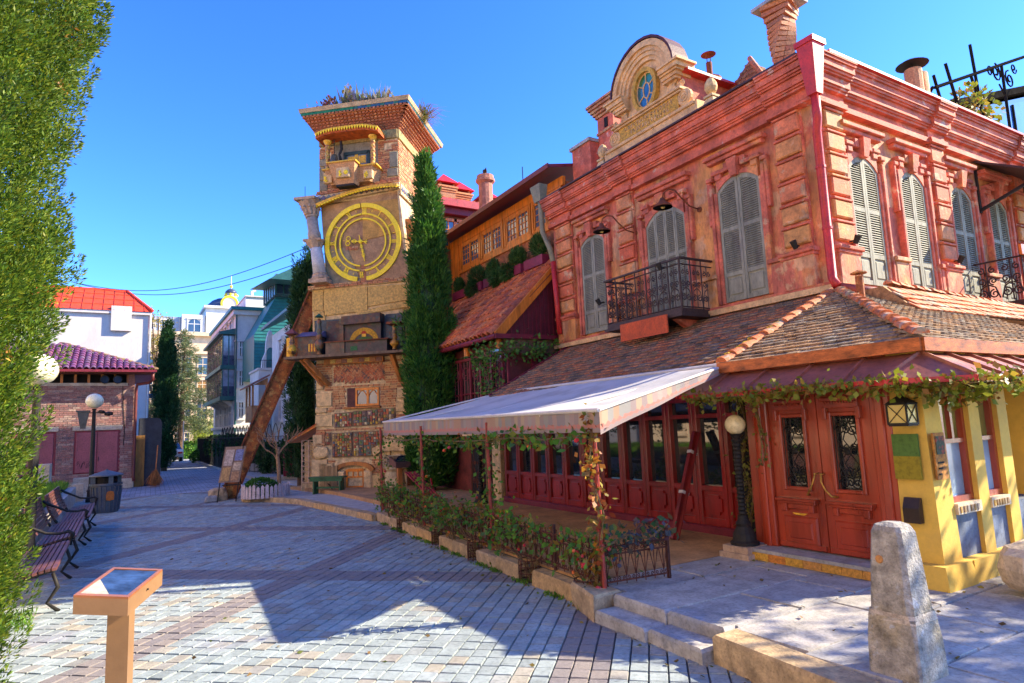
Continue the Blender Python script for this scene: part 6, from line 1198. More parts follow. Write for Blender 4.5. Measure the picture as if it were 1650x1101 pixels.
# diamond tile band above it
MB(TF).hexa([(.06, -2.4, 8.56), (2.68, -2.4, 8.74), (2.68, .12, 8.78), (.06, .12, 8.56), (.06, -2.4, 8.80), (2.68, -2.4, 8.98), (2.68, .10, 8.98), (.06, .10, 8.80)]).build('tile_band', M_mortar, tw_)
dt = [mat('diamond_tile_%d' % i, c, rough=.4, var=.25, scale=20, bump=.2) for i, c in enumerate(((.10, .13, .22), (.16, .12, .17), (.13, .17, .18), (.20, .16, .15)))]
for i in range(15):
    u = .14+i*.17; zc_ = 8.70+i*.17*.068; m = MB(TF); m.prism([(u, .11, zc_-.085), (u+.085, .11, zc_), (u, .11, zc_+.085), (u-.085, .11, zc_)], (0, .03, 0)); m.build('diamond_tile', dt[i % 4], tw_)
masonry(TF, .06, 2.68, 8.82, 8.93, .12, [], 'brick_course', .18, .045, .012, .03, 9, slope=.068)
MB(TR).box(-.05, 2.4, -.05, .06, 8.62, 8.95).build('side_tile_band', M_mortar, tw_)
for i in range(13): m = MB(TR); u = .05+i*.17; m.prism([(u, .06, 8.70), (u+.08, .06, 8.78), (u, .06, 8.86), (u-.08, .06, 8.78)], (0, .02, 0)); m.build('diamond_tile', dt[i % 4], tw_)
# ---- upper storey
hq = [(.12, .38, 8.98, 9.3), (.12, .34, 9.32, 9.72), (.12, .36, 9.75, 9.98), (2.28, 2.62, 9.2, 9.45), (2.36, 2.62, 9.48, 9.95), (.62, 2.0, 8.95, 10.66), (.30, .50, 10.0, 10.2), (2.2, 2.42, 10.06, 10.24)]
masonry(TF, .12, 2.62, 8.98, 10.36, .0, hq, seed=21); masonry(TR, .0, 2.35, 8.98, 10.36, -.02, [], seed=22)
for a, b, c, d in hq[:5]: MB(TF).cbox(a, b, -.03, .035, c, d, .015).build('quoin_stone', mat('grey_green_stone', [(.22, .22, .17), (.27, .25, .18)], var=.25, bump=.4), tw_)
for k, (a, b) in enumerate(((.12, .60), (.62, 2.0), (2.02, 2.62))): MB(TF).cbox(a, b, -.03, .045, 10.38, 10.66, .012).build('carved_slab', mat('olive_stone', [(.28, .24, .11), (.24, .22, .12)], var=.3, scale=16, bump=.9, bscale=30), tw_)
MB(TR).cbox(-.0, 2.38, -.06, .02, 10.38, 10.66, .012).build('carved_slab', mat('olive_stone_side', (.36, .31, .14), var=.3, scale=16, bump=.9, bscale=30), tw_)
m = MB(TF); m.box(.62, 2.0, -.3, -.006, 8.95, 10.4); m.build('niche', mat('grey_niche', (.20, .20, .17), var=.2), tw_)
m = MB(TF)
for a, b in ((.92, .98), (1.66, 1.74)): m.box(a, b, -.02, .05, 9.3, 10.08)
m.box(.92, 1.74, -.02, .05, 10.0, 10.10); nf = m.build('niche_frame', mat('dark_teal_frame', (.03, .06, .06), var=.2), tw_)
for s in (0, 1):
    a = 1.0+s*.34; MB(TF).box(a, a+.33, .0, .02, 9.3, 10.0).build('niche_door', mat('grey_blue_door', (.14, .17, .20), var=.2), nf); MB(TF).box(a+.05, a+.28, .02, .03, 9.72, 9.95).build('gilt_panel', M_goldpaint, nf); MB(TF).box(a+.06, a+.27, .02, .03, 9.40, 9.62).build('pale_panel', M_white2, nf); MB(TF).rock((a+.165, .035, 9.50), .04, .012, .07, 7, .2, s).build('red_figure', M_petal, nf)
MB(TF).cbox(1.27, 1.37, .0, .045, 9.3, 10.0, .01).build('gilt_mullion', M_goldpaint, nf)
# little balcony with turned gilt columns and wavy roof
bb = MB(TF); bb.hexa([(.62, .02, 9.0), (2.0, .02, 9.0), (1.86, .34, 9.0), (.66, .34, 9.0), (.50, .02, 9.40), (2.12, .02, 9.40), (2.02, .50, 9.40), (.52, .50, 9.40)]); bbo = bb.build('upper_balcony', M_brick, tw_)
m = MB(TF); m.hexa([(.86, .30, 8.90), (1.52, .30, 8.90), (1.46, .55, 8.90), (.92, .55, 8.90), (.78, .30, 9.46), (1.60, .30, 9.46), (1.60, .80, 9.46), (.78, .80, 9.46)]); m.build('projecting_box', M_brick, bbo); MB(TF).box(.92, 1.46, .3, .56, 8.84, 8.90).build('box_base', M_iron, bbo)
m = MB(TF); m.box(.74, 1.64, .3, .84, 9.46, 9.50); m.box(.46, .74, .02, .54, 9.40, 9.44); m.box(1.64, 2.16, .02, .54, 9.40, 9.44); m.build('gilt_coping', M_goldpaint, bbo)
for u, w_x, d, z in ((1.2, .2, .66, 9.18), (.60, .13, .43, 9.18), (1.85, .14, .44, 9.18)):
    MB(TF).cbox(u-w_x, u+w_x, d-.1, d+.02+(.06 if u == 1.2 else .0), z-.14, z+.18, .01).build('stone_plaque', M_stone, bbo); m = MB(TF); e = d+.04+(.06 if u == 1.2 else .0)
    for q in range(9): m.rock((u-.05*(1 if u != 1.2 else 1)+random.uniform(-.05, .05), e, z+.04-q*.018), .022, .02, .022, 6, .1, q)
    if u == 1.2: m.lathe((u+.1, e-.02, z+.0), [(.07, 0), (.05, .03)], 8, (0, 1, 0))
    m.build('gilt_grapes', M_gold, bbo)
tc = mat('twisted_column', (.34, .14, .05), rough=.5, var=.3, scale=20, bump=.3, patch=(.5, .34, .06), ps=10, pt=.5)
for u in (.56, 1.98):
    m = MB(TF); m.tube([(u+.012*math.cos(i*1.3), .36+.012*math.sin(i*1.3), 9.50+i*.028) for i in range(27)], .065, 8); m.build('turned_column', tc, bbo, smooth=True)
    MB(TF).lathe((u, .36, 9.44), [(.10, 0), (.10, .04), (.07, .07)], 12).build('gilt_base', M_goldpaint, bbo); MB(TF).lathe((u, .36, 10.22), [(.06, 0), (.08, .05), (.12, .10), (.13, .14)], 12).build('gilt_capital', M_goldpaint, bbo)
wave = lambda u: 10.36+.13*math.sin((u-.30)/1.9*math.pi)+.02*math.sin((u-.3)/1.9*math.pi*3)
us = [.30+1.95*i/24 for i in range(25)]; m = MB(TF); m.strip([(u, .0, wave(u)) for u in us], [(u, 0, wave(u)+.12) for u in us], (0, .62, 0)); wro = m.build('wavy_roof', mat('orange_red_timber', (.42, .10, .02), var=.35, scale=8, bump=.3), bbo)
m = MB(TF); m.strip([(u, .0, wave(u)+.12) for u in us], [(u, 0, wave(u)+.15) for u in us], (0, .68, 0)); m.build('roof_sheet', M_goldpaint, bbo)
for i in range(24): u, v = us[i], us[i+1]; m = MB(TF); m.prism([(u, .66, wave(u)+.14), (v, .66, wave(v)+.14), ((u+v)/2, .66, wave((u+v)/2)+.02)], (0, .015, 0)); m.build('gilt_tooth', M_gold, bbo)
bell = thing('bronze_bell', 'bronze bell hanging under the wavy golden roof of the tower', 'bell', tuple(TF @ Vector((.80, .42, 9.62)))); m = MB(TF); m._lathe(Vector((.80, .42, 9.60)), [(.17, 0), (.165, .03), (.12, .10), (.10, .22), (.075, .28), (.02, .30)], 16, Vector((0, 0, 1))); m.build('bell_body', mat('bronze', (.17, .15, .10), rough=.4, metal=.6, var=.3), bell, smooth=True); MB(TF).tube([(.80, .42, 9.9), (.80, .42, 10.36)], .012, 5).build('bell_rod', M_iron, bell); MB(TF).lathe((.80, .42, 9.83), [(.085, 0), (.085, .02)], 12).build('gilt_band', M_gold, bell)
m = MB(TF); m.tube([(.95, .3, 10.35), (.98, .3, 10.1), (.93, .36, 9.9), (.96, .33, 9.75)], [.04, .05, .035, .05], 6); m.build('bell_bracket', M_iron, bbo)
# ---- flaring tile cornice and roof slab
rows = 9; ct = MB(TF)
co2 = MB(TF); co2.hexa([(.10, -2.4, 10.66), (2.62, -2.4, 10.66), (2.62, .02, 10.66), (.10, .02, 10.66), (-.18, -2.8, 11.16), (3.06, -2.8, 11.16), (3.06, .46, 11.16), (-.18, .46, 11.16)]); co2.build('cornice_core', mat('cornice_core_dark', (.22, .08, .05), var=.3), tw_)  # dark red-brown core behind the cornice tiles
for r in range(rows):
    t = r/(rows-1); off = .50*t**1.25; lo = .12-.30*t**1.25; hi = 2.62+.48*t**1.25; z = 10.68+.48*t*1.0
    n = int((hi-lo)/.115)
    for i in range(n):
        u = lo+(hi-lo)*(i+.5+(.5 if r % 2 else 0))/n
        if u < hi-.03: ct.tube([(u, off-.12, z), (u, off+.04, z)], .046, 7)
    ld = [(lo, off), (hi, off)]; ct.box(lo, hi, off-.1, off+.02, z-.045, z-.030)
    nd = int((2.4+off*1.6)/.115)
    for i in range(nd):
        d = off-(2.4+off*1.6)*(i+.5+(.5 if r % 2 else 0))/nd; ct.tube([(hi-.12, d, z), (hi+.04, d, z)], .046, 7)
    ct.box(hi-.1, hi+.02, -2.4-off*.6, off, z-.045, z-.030)
ct.build('cornice_tiles', mat('cornice_tile', [(.40, .13, .055), (.46, .17, .08), (.32, .10, .05), (.50, .22, .10)], var=.3, scale=20, bump=.3), tw_, kind='stuff')
sl_ = MB(TF); sl_.hexa([(-.24, -2.9, 11.25), (3.16, -2.9, 11.25), (3.16, .56, 11.25), (-.24, .56, 11.25), (-.26, -2.9, 11.37), (3.20, -2.9, 11.37), (3.20, .60, 11.37), (-.26, .60, 11.37)]); slo = sl_.build('roof_slab', mat('slab_render', (.42, .32, .20), var=.2, scale=4, bump=.4), tw_)
gt = [mat('glazed_strip_%d' % i, c, rough=.3, var=.2, scale=9, bump=.1) for i, c in enumerate(((.02, .16, .06), (.03, .09, .18), (.04, .14, .10)))]
for i in range(24): a = -.20+i*.139; MB(TF).box(a, a+.133, .50, .545, 11.17, 11.25).build('glazed_tile', gt[0 if i < 12 else (1 if i % 3 else 2)], slo)
for i in range(22): a = .50-(i+1)*.145; MB(TF).box(3.10, 3.145, a, a+.138, 11.17, 11.25).build('glazed_tile', gt[2 if i % 3 else 1], slo)
MB(TR).box(.25, .75, -.02, .25, 7.35, 7.95).build('side_box', M_wood, tw_); MB(TR).lathe((.5, .2, 7.25), [(.08, 0), (.14, .1)], 8).build('side_box_boss', M_goldpaint, tw_)
MB(TF).rock((.04, -.4, 9.75), .07, .1, .08, 8, .2, 3).build('stone_spout', M_stone, tw_)
# ---- stacked antique columns at the left of the clock
def col_lean(z, u0=-.13, u1=.26): return u0+(u1-u0)*(8.75-z)/2.7
cl = MB(TF); z0 = 6.06; ps_ = mat('antique_column_stone', (.40, .30, .22), var=.25, scale=8, bump=.5, bscale=30); ps2 = mat('white_marble_shaft', (.55, .50, .45), var=.15, scale=6, bump=.15)
axv = (col_lean(7.0)-col_lean(6.0), 0, 1.0); ca = tag(thing('column_stack', 'two leaning antique columns stacked beside the golden clock', 'column', tuple(TF @ Vector((.1, .05, 6.1)))), 'two leaning antique columns stacked beside the golden clock', 'column')
P_ = lambda z: (col_lean(z), .18, z)
m = MB(TF); m.box(-.02, .54, -.2, .44, 6.08, 6.20); m.lathe(P_(6.20), [(.27, 0), (.28, .06), (.22, .12), (.23, .16), (.20, .2)], 14, axv); m.build('column_base', ps_, ca)
MB(TF).lathe(P_(6.38), [(.19, 0), (.165, .80)], 14, axv).build('lower_shaft', ps2, ca, smooth=True)
m = MB(TF); m.lathe(P_(7.16), [(.17, 0), (.22, .10), (.30, .22)], 8, axv); m.box(col_lean(7.4)-.28, col_lean(7.4)+.26, -.18, .4, 7.36, 7.42); m.build('lower_capital', ps_, ca)
MB(TF).lathe(P_(7.42), [(.18, 0), (.19, .18), (.16, .30), (.165, .72)], 14, axv).build('upper_shaft', mat('grey_marble_shaft', (.33, .29, .27), var=.25, scale=8, bump=.3, patch=(.42, .35, .27), ps=3), ca, smooth=True)
m = MB(TF); m.lathe(P_(8.12), [(.19, 0), (.19, .05), (.17, .08), (.22, .25), (.33, .48)], 10, axv)
for i in range(10):
    a = 2*math.pi*i/10; b = Vector(P_(8.2)); o = Vector((math.cos(a), math.sin(a), 0)); m.tube([b+o*.17, b+o*.21+Vector((-.02, 0, .16)), b+o*.27+Vector((-.03, 0, .24)), b+o*.29+Vector((-.03, 0, .18))], [.05, .05, .035, .02], 6); m.tube([b+o*.2+Vector((-.03, 0, .22)), b+o*.30+Vector((-.05, 0, .40)), b+o*.35+Vector((-.05, 0, .36))], [.04, .035, .02], 6)
m.box(col_lean(8.66)-.36, col_lean(8.66)+.30, -.24, .46, 8.62, 8.70); m.build('corinthian_capital', ps_, ca)
MB(TF).tube([(-.3, .1, 8.7), (-.3, .1, 9.15)], .008, 5).build('lightning_rod', M_iron, ca)
# ---- rooftop plants
rp = thing('rooftop_plants', 'lavender, weeds and red-leaved shrubs growing on the tower roof', 'plants', tuple(TF @ Vector((1.4, -.5, 11.37))))
def onT(n, ua, ub, da, db): 
    a = np.array([(TF @ Vector((RNG.uniform(ua, ub), RNG.uniform(da, db), 11.36)))[:] for _ in range(n)]); return a
P = onT(420, .95, 2.3, -.9, .35); leaves('lavender', P, np.stack([RNG.normal(size=420)*.25, RNG.normal(size=420)*.25, np.ones(420)], 1), .35+.45*RNG.random(420), .10, L_lav, rp)
P = onT(500, .8, 2.6, -.9, .4)+RNG.random((500, 1))*np.array([0, 0, .25]); leaves('green_tufts', P, RNG.normal(size=(500, 3))+[0, 0, 1.2], .18, .35, L_rooft, rp)
P = onT(160, -.1, .9, -.4, .4)+RNG.random((160, 1))*np.array([0, 0, .22]); leaves('red_shrub', P, RNG.normal(size=(160, 3))+[0, 0, .6], .13, .5, leafmat('red_shrub_leaves', [(.30, .05, .06), (.22, .12, .03), (.35, .12, .08)]), rp)
P, d = ballpts(230, TF @ Vector((1.05, .0, 11.75)), (.16, .16, .5)); leaves('tall_shoot', P, d+[0, 0, .5], .11, .6, L_rooft, rp)
P, d = ballpts(150, TF @ Vector((.55, .1, 11.6)), (.18, .18, .28)); leaves('red_bush', P, d, .12, .6, leafmat('crimson_leaves', [(.25, .05, .05), (.3, .15, .04), (.12, .14, .03)]), rp)
gs = thing('hanging_grass', 'arching grass tuft spilling over the right edge of the tower roof', 'grass', tuple(TF @ Vector((3.15, -.5, 11.36)))); b0 = np.array((TF @ Vector((3.1, -.8, 11.3)))[:]); V = []
for i in range(150):
    a = RNG.normal(size=3)*[.5, .5, .35]+np.array((TF.to_3x3() @ Vector((.45, .1, .55)))[:]); a = a/np.linalg.norm(a); L = .4+.55*RNG.random(); p = b0+RNG.normal(size=3)*.12; s = np.cross(a, [0, 0, 1])*.012; q = p+a*L*.55; t = q+(a*[.8, .8, 0]+[0, 0, -.25])*L*.6
    V += [p-s, p+s, q+s*.8, q-s*.8, q-s*.8, q+s*.8, t, t]
V = np.array(V).reshape(-1, 4, 3); V[1::2, 3] = V[1::2, 2]+.002; np_quads('blades', V, len(V), L_rooft, gs)
# ---------------------------------------------------------------- rusty steel prop leaning on the tower
sb = thing('steel_beam', 'rusty riveted steel beam propping up the tower', 'beam', (2.72, 20.25, 0))
a, b = Vector((2.62, 20.45, -.05)), Vector((4.95, 19.45, 6.05)); t = (b-a).normalized(); vw = Vector((.2, .98, 0)); x = t.cross(vw).normalized(); y = x.cross(t).normalized()
MB().bar(a, b, .38, .05, vw).build('web', M_rust, sb)
for s in (-1, 1): o_ = x*s*.205; MB().bar(a+o_-y*.0, b+o_, .045, .26, vw).build('flange', M_rustdark, sb)
rv = MB()
for k in range(34):
    for s in (-1, 1): p = a+t*(.2+k*.19)+x*s*.15-y*.028; rv.rock(p, .018, .018, .018, 6, .1, k)
    for s in (-1, 1): p = a+t*(.2+k*.19)+x*s*.15+y*.028; rv.rock(p, .018, .018, .018, 6, .1, k)
rv.build('rivets', M_rustdark, sb, kind='stuff')
for k in (.33, .62): p = a.lerp(b, k); MB().bar(p-t*.35-y*.03, p+t*.35-y*.03, .24, .02, vw).build('splice_plate', M_rust, sb)
# ---------------------------------------------------------------- lamp posts
def lamp_post(loc, h, label, base=None, globe=M_lampglobe, r=.115):
    x, y, z = loc; t = thing('lamp_post', label, 'lamp post', loc, 'globe lamp posts')
    if base: m = MB(); m.box(x-.20, x+.20, y-.20, y+.20, z, z+.06); m.box(x-.17, x+.17, y-.17, y+.17, z+.06, z+.13); m.build('stone_base', mat('lamp_base_stone', (.42, .33, .26), var=.2, bump=.4), t); z += .13
    s = h/1.25
    MB().lathe((x, y, z), [(.155, 0), (.155, .03), (.13, .05), (.12, .12), (.075, .20), (.085, .23), (.06, .27), (.055, .32)], 16).build('foot', M_iron, t, smooth=False)
    m = MB(); n = 18
    for k in range(n): m.lathe((x, y, z+.32+(h-.42)*k/n), [(.040, 0), (.046, (h-.42)/n*.5), (.040, (h-.42)/n*.98)], 10)
    m.build('post', M_iron, t, smooth=True); MB().lathe((x, y, z+h-.10), [(.045, 0), (.06, .03), (.04, .05), (.075, .10)], 12).build('collar', M_iron, t)
    MB().ball((x, y, z+h+r*.9), r, 18).build('globe', globe, t, smooth=True); return t
lamp_post((6.0, 5.07, ZT), 1.22, 'black fluted lamp post with cream globe left of the red double door', True)
lamp_post((6.35, 11.95, ZT), 1.35, 'black lamp post in the shade at the far end of the terrace', False)
def tall_lamp(loc, h, label, extra=True):
    x, y, z = loc; t = thing('lamp_post', label, 'lamp post', loc, 'globe lamp posts'); gl = MB(); gl.ball((x, y, z+h-.22), .24, 20, .92); gl.build('globe', M_lampglobe2, t, smooth=True)
    m = MB(); m.lathe((x, y, z), [(.13, 0), (.13, .08), (.10, .12), (.095, .30), (.12, .33), (.08, .38), (.065, .5), (.06, h*.55), (.045, h-.50), (.07, h-.46)], 12); m.build('post', M_iron, t, smooth=False)
    if extra:
        f = MB(); f.hexa([(x-.33, y-.12, z+h-1.05), (x-.20, y-.12, z+h-1.05), (x-.20, y+.0, z+h-1.05), (x-.33, y, z+h-1.05), (x-.42, y-.14, z+h-.55), (x-.12, y-.14, z+h-.55), (x-.12, y+.06, z+h-.55), (x-.42, y+.06, z+h-.55)]); f.box(x-.45, x-.09, y-.17, y+.09, z+h-.55, z+h-.51); f.build('floodlight', mat('flood_grey', (.06, .07, .075), rough=.4), t)
        for q, (dx, dz) in enumerate(((.14, -.55), (.30, -.62), (.36, -.60))): MB().tube([(x+dx, y-.03, z+h+dz), (x+dx+.1, y-.14, z+h+dz-.02)], .055, 8).build('spotlight', M_iron, t)
        MB().bar((x-.2, y, z+h-.58), (x+.4, y, z+h-.58), .03, .03).build('cross_bar', M_iron, t)
    return t
tall_lamp((-.74, 23.3, 0), 3.22, 'tall black lamp post with white globe and floodlights behind the litter bin')
tall_lamp((-1.02, 11.0, 0), 3.0, 'tall black lamp post between the wooden benches, half hidden by the conifer', False)
# ---------------------------------------------------------------- benches
def bench(y0, y1, label, dx=0.):
    xf = -.56+dx; t = thing('park_bench', label, 'bench', (xf-.3, (y0+y1)/2, 0), 'slatted benches along the lawn')
    M_slat = bench.m; pts = []
    for i in range(9): s = i/8; pts.append((xf-.44*s, .43+.03*math.cos(s*3.1)-.03*s, 0))
    for i in range(8): s = (i+1)/8; pts.append((xf-.47-.17*s-.03*math.sin(s*3.1), .41+.44*s, 1))
    for i, (x, z, bk) in enumerate(pts):
        q = pts[max(0, i-1)]; p = pts[min(len(pts)-1, i+1)]; tv = Vector((p[0]-q[0], 0, p[1]-q[1])).normalized(); nv = Vector((-tv.z, 0, tv.x))
        m = MB(); c = Vector((x, 0, z)); a = c-tv*.021-nv*.014; b = c+tv*.021-nv*.014; e = c+tv*.021+nv*.014; f = c-tv*.021+nv*.014
        m.prism([v+Vector((0, y0, 0)) for v in (a, b, e, f)], (0, y1-y0, 0)); m.build('slat', M_slat, t)
    for y in (y0+.16, y1-.16):
        m = MB(); m.tube([(xf-.02, y, .40), (xf+.03, y, .25), (xf-.06, y, .10), (xf+.05, y, .0)], [.018, .022, .016, .022], 6); m.tube([(xf-.42, y, .38), (xf-.46, y, .2), (xf-.50, y, .10), (xf-.60, y, .0)], [.025, .03, .022, .03], 6); m.tube([(p[0], y, p[1]-.03) for p in pts], .022, 6); m.build('leg_frame', M_iron, t, smooth=True)
    for y in (y1-.10,):
        m = MB(); m.tube([(xf+.03, y, .50), (xf+.05, y, .56), (xf, y, .60), (xf-.1, y, .58), (xf-.25, y, .60), (xf-.40, y, .68), (xf-.52, y, .74), (xf-.60, y, .80)], [.02, .026, .022, .018, .018, .02, .026, .02], 7); m.tube([(xf+.02, y, .42), (xf+.03, y, .56)], .018, 6); m.build('arm', M_iron, t, smooth=True)
    return t
bench.m = mat('mahogany_slat', [(.12, .05, .048), (.14, .055, .048), (.105, .05, .052)], rough=.42, var=.35, scale=8, bump=.15, streak=1)
bench(8.45, 10.7, 'nearest slatted bench with a cast-iron leg in the sun'); bench(11.15, 13.85, 'middle slatted bench behind the first lamp post', .04); bench(13.95, 16.8, 'farthest slatted bench beside the litter bin', .1)
# bollard-like stone plinth behind the first bench
tag(MB().box(-1.62, -1.24, 11.25, 11.75, 0, .78).build('stone_plinth', M_greystone), 'grey stone plinth behind the nearest bench', 'plinth')
# litter bin
lb_ = thing('litter_bin', 'grey ribbed litter bin with a domed lid and orange emblem', 'bin', (-.30, 19.6, 0)); x, y = -.30, 19.6
MB().lathe((x, y, 0), [(.28, 0), (.29, .04), (.33, .66), (.36, .67), (.36, .72)], 20).build('body', mat('bin_grey', (.075, .085, .10), rough=.45, var=.15, bump=.05), lb_); bm = lb_.children[0].data.materials[0] if lb_.children else M_iron
for k in range(20): a = 2*math.pi*k/20; MB().tube([(x+.29*math.cos(a), y+.29*math.sin(a), .05), (x+.34*math.cos(a), y+.34*math.sin(a), .64)], .018, 5).build('rib', bm, lb_)
MB().lathe((x, y, .90), [(.38, 0), (.37, .03), (.2, .09), (.04, .14), (.02, .17)], 20).build('lid', bm, lb_)
for a in (20, 110, 200, 290): MB().box(x+.30*math.cos(R(a))-.05, x+.30*math.cos(R(a))+.05, y+.30*math.sin(R(a))-.05, y+.30*math.sin(R(a))+.05, .70, .91).build('lid_post', bm, lb_)
MB().lathe((x, y, .70), [(.24, 0), (.24, .18)], 14).build('liner', M_dark, lb_)
m = MB(); d = Vector((.28, -.96, 0)); r_v = Vector((.96, .28, 0)); c = Vector((x, y, .42))+d*.345; em = mat('orange_emblem', (.42, .13, .02), var=.2, bump=0)
m.prism([c+r_v*a+Vector((0, 0, b)) for a, b in ((-.08, -.10), (.0, -.12), (.08, -.10), (.09, .0), (.07, .10), (0, .12), (-.07, .10), (-.09, 0))], d*.012); eo = m.build('emblem', em, lb_)
# ---------------------------------------------------------------- foreground display stand
ls = thing('display_lectern', 'tan metal display stand with a glass-topped case in the foreground', 'lectern', (.03, 4.5, 0)); Mt = mat('tan_metal', (.27, .165, .085), rough=.42, var=.12, scale=3, bump=.04, metal=.2, fine=.15); Mf = mat('copper_frame', (.30, .12, .05), rough=.4, var=.15, bump=.04, metal=.2, fine=.2)
a, b, c, d = Vector((-.19, 4.2, .955)), Vector((.056, 4.12, .92)), Vector((.25, 4.83, .92)), Vector((-.02, 4.93, .955)); dn = Vector((0, 0, -.085))
m = MB(); m.hexa([a+dn, b+dn, c+dn, d+dn, a, b, c, d]); m.build('case', Mt, ls); cen = (a+b+c+d)/4; up_ = Vector((0, 0, .012)); ins = lambda v, k=.12: v.lerp(cen, k)
for p, q in ((a, b), (b, c), (c, d), (d, a)): m = MB(); m.hexa([p, q, ins(q), ins(p), p+up_, q+up_, ins(q)+up_, ins(p)+up_]); m.build('frame_bar', Mf, ls)
m = MB(); m.hexa([ins(a)+up_*.1, ins(b)+up_*.1, ins(c)+up_*.1, ins(d)+up_*.1, ins(a)+up_*.5, ins(b)+up_*.5, ins(c)+up_*.5, ins(d)+up_*.5]); m.build('glass_top', mat('display_glass_painted_reflection', (.03, .065, .16), rough=.55, bump=0, var=.5, scale=9, spec=.1, fine=1.), ls); m = MB(); q0, q1, q2 = ins(a)+up_*.6, ins(b)+up_*.6, ins(d)+up_*.6; m.prism([q0, q0.lerp(q1, .62), q0.lerp(q2, .55)], Vector((0, 0, .002))); m.build('painted_reflection_corner', mat('cream_glass_painted_reflection', (.42, .38, .30), rough=.55, bump=0, spec=.1), ls)  # navy tone and cream triangle are a reflection painted onto the glass
m = MB(T3((.03, 4.5, 0)) @ Matrix.Rotation(R(-16), 4, 'Z')); m.box(-.055, .055, -.055, .055, 0, .86); m.build('post', Mt, ls); m = MB(T3((.03, 4.5, 0))); m.box(-.12, .12, -.12, .12, 0, .012); m.build('foot_plate', Mt, ls)
n_ = (c-b).cross(Vector((0, 0, 1))).normalized(); lk = b.lerp(c, .5)+Vector((0, 0, -.03))+n_*.006; m = MB(); m.tube([lk+Vector((0, -.015, 0)), lk+Vector((0, .015, 0))], .004, 5); m.ball(lk, .006, 8); m.build('lock', M_iron, ls)
# ---------------------------------------------------------------- granite bollard, stone block, leaning post
m = MB(); B = lambda h, z: [(4.05-h, 2.30-h, z), (4.05+h, 2.30-h, z), (4.05+h, 2.30+h, z), (4.05-h, 2.30+h, z)]
def chamf(h, z, c):
    x, y = 4.05, 2.30; return [Vector((x-h+c, y-h, z)), Vector((x+h-c, y-h, z)), Vector((x+h, y-h+c, z)), Vector((x+h, y+h-c, z)), Vector((x+h-c, y+h, z)), Vector((x-h+c, y+h, z)), Vector((x-h, y+h-c, z)), Vector((x-h, y-h+c, z))]
rings = [chamf(.155, ZT-.02, .015), chamf(.148, .40, .015), chamf(.137, .54, .02), chamf(.128, .56, .03), chamf(.112, .80, .025), chamf(.094, 1.02, .022), chamf(.076, 1.055, .02), chamf(.04, 1.07, .01)]; vs = [v+Vector((random.uniform(-.004, .004),)*3) for r in rings for v in r]; k = 8
m.add(vs, [(i*k+j, i*k+(j+1) % k, (i+1)*k+(j+1) % k, (i+1)*k+j) for i in range(len(rings)-1) for j in range(k)]+[tuple((len(rings)-1)*k+j for j in range(k))])
bo = thing('stone_bollard', 'weathered tapering granite bollard at the right foreground', 'bollard', (4.05, 2.3, ZT)); m.build('shaft', mat('weathered_granite', (.37, .335, .28), rough=.9, var=.35, scale=14, bump=.8, bscale=60, patch=(.36, .30, .20), ps=3, pt=.58, patch2=(.42, .42, .42)), bo)
MB().lathe((3.945, 2.34, .86), [(.035, -.01), (.02, .01)], 8, (-1, 0, .15)).build('iron_stain_boss', mat('rusty_stain', (.35, .18, .06), var=.4, bump=.5), bo)
m = MB(); m.add([v*1.0 for v in [Vector((4.05, 2.30, 0))+(p-Vector((4.05, 2.30, p.z)))*1.02+Vector((0, 0, p.z)) for p in chamf(.138, .515, .02)+chamf(.131, .565, .025)]], [(j, (j+1) % 8, 8+(j+1) % 8, 8+j) for j in range(8)]); m.build('pale_joint_band', mat('pale_mortar', (.45, .43, .40), var=.35, scale=20, bump=.6), bo)
sbk = MB(); sbk.rock((6.62, 2.48, .43), .50, .26, .20, 14, .05, 5); tag(sbk.build('stone_block', mat('cream_limestone', (.52, .46, .36), var=.2, scale=6, bump=.5), smooth=False), 'rough cream limestone block beside the yellow wall', 'stone block')
tag(MB().rock((6.35, 2.42, .225), .06, .05, .03, 8, .2, 1).build('small_stone', M_kerb), 'small tan stone wedged under the limestone block', 'stone')
M_dkred = mat('dark_red_post', (.17, .014, .014), rough=.45, var=.3, streak=.2)
lp = thing('leaning_post', 'dark red grooved timber post leaning against the shopfront', 'post', (6.14, 6.35, ZT)); a, b = Vector((6.16, 6.33, ZT)), Vector((6.80, 6.42, 1.55)); MB().bar(a, b, .11, .05, (0, 1, 0)).build('shaft', M_dkred, lp)
for s in (-1, 1): t = (b-a).normalized(); MB().bar(a+Vector((0, s*.045, 0)), b+Vector((0, s*.045, 0)), .016, .065, (0, 1, 0)).build('edge_bead', M_dkred, lp)
for k in (.42, .80): p = a.lerp(b, k); MB().bar(p-t*.02, p+t*.02, .125, .075, (0, 1, 0)).build('tape_band', M_white2, lp)
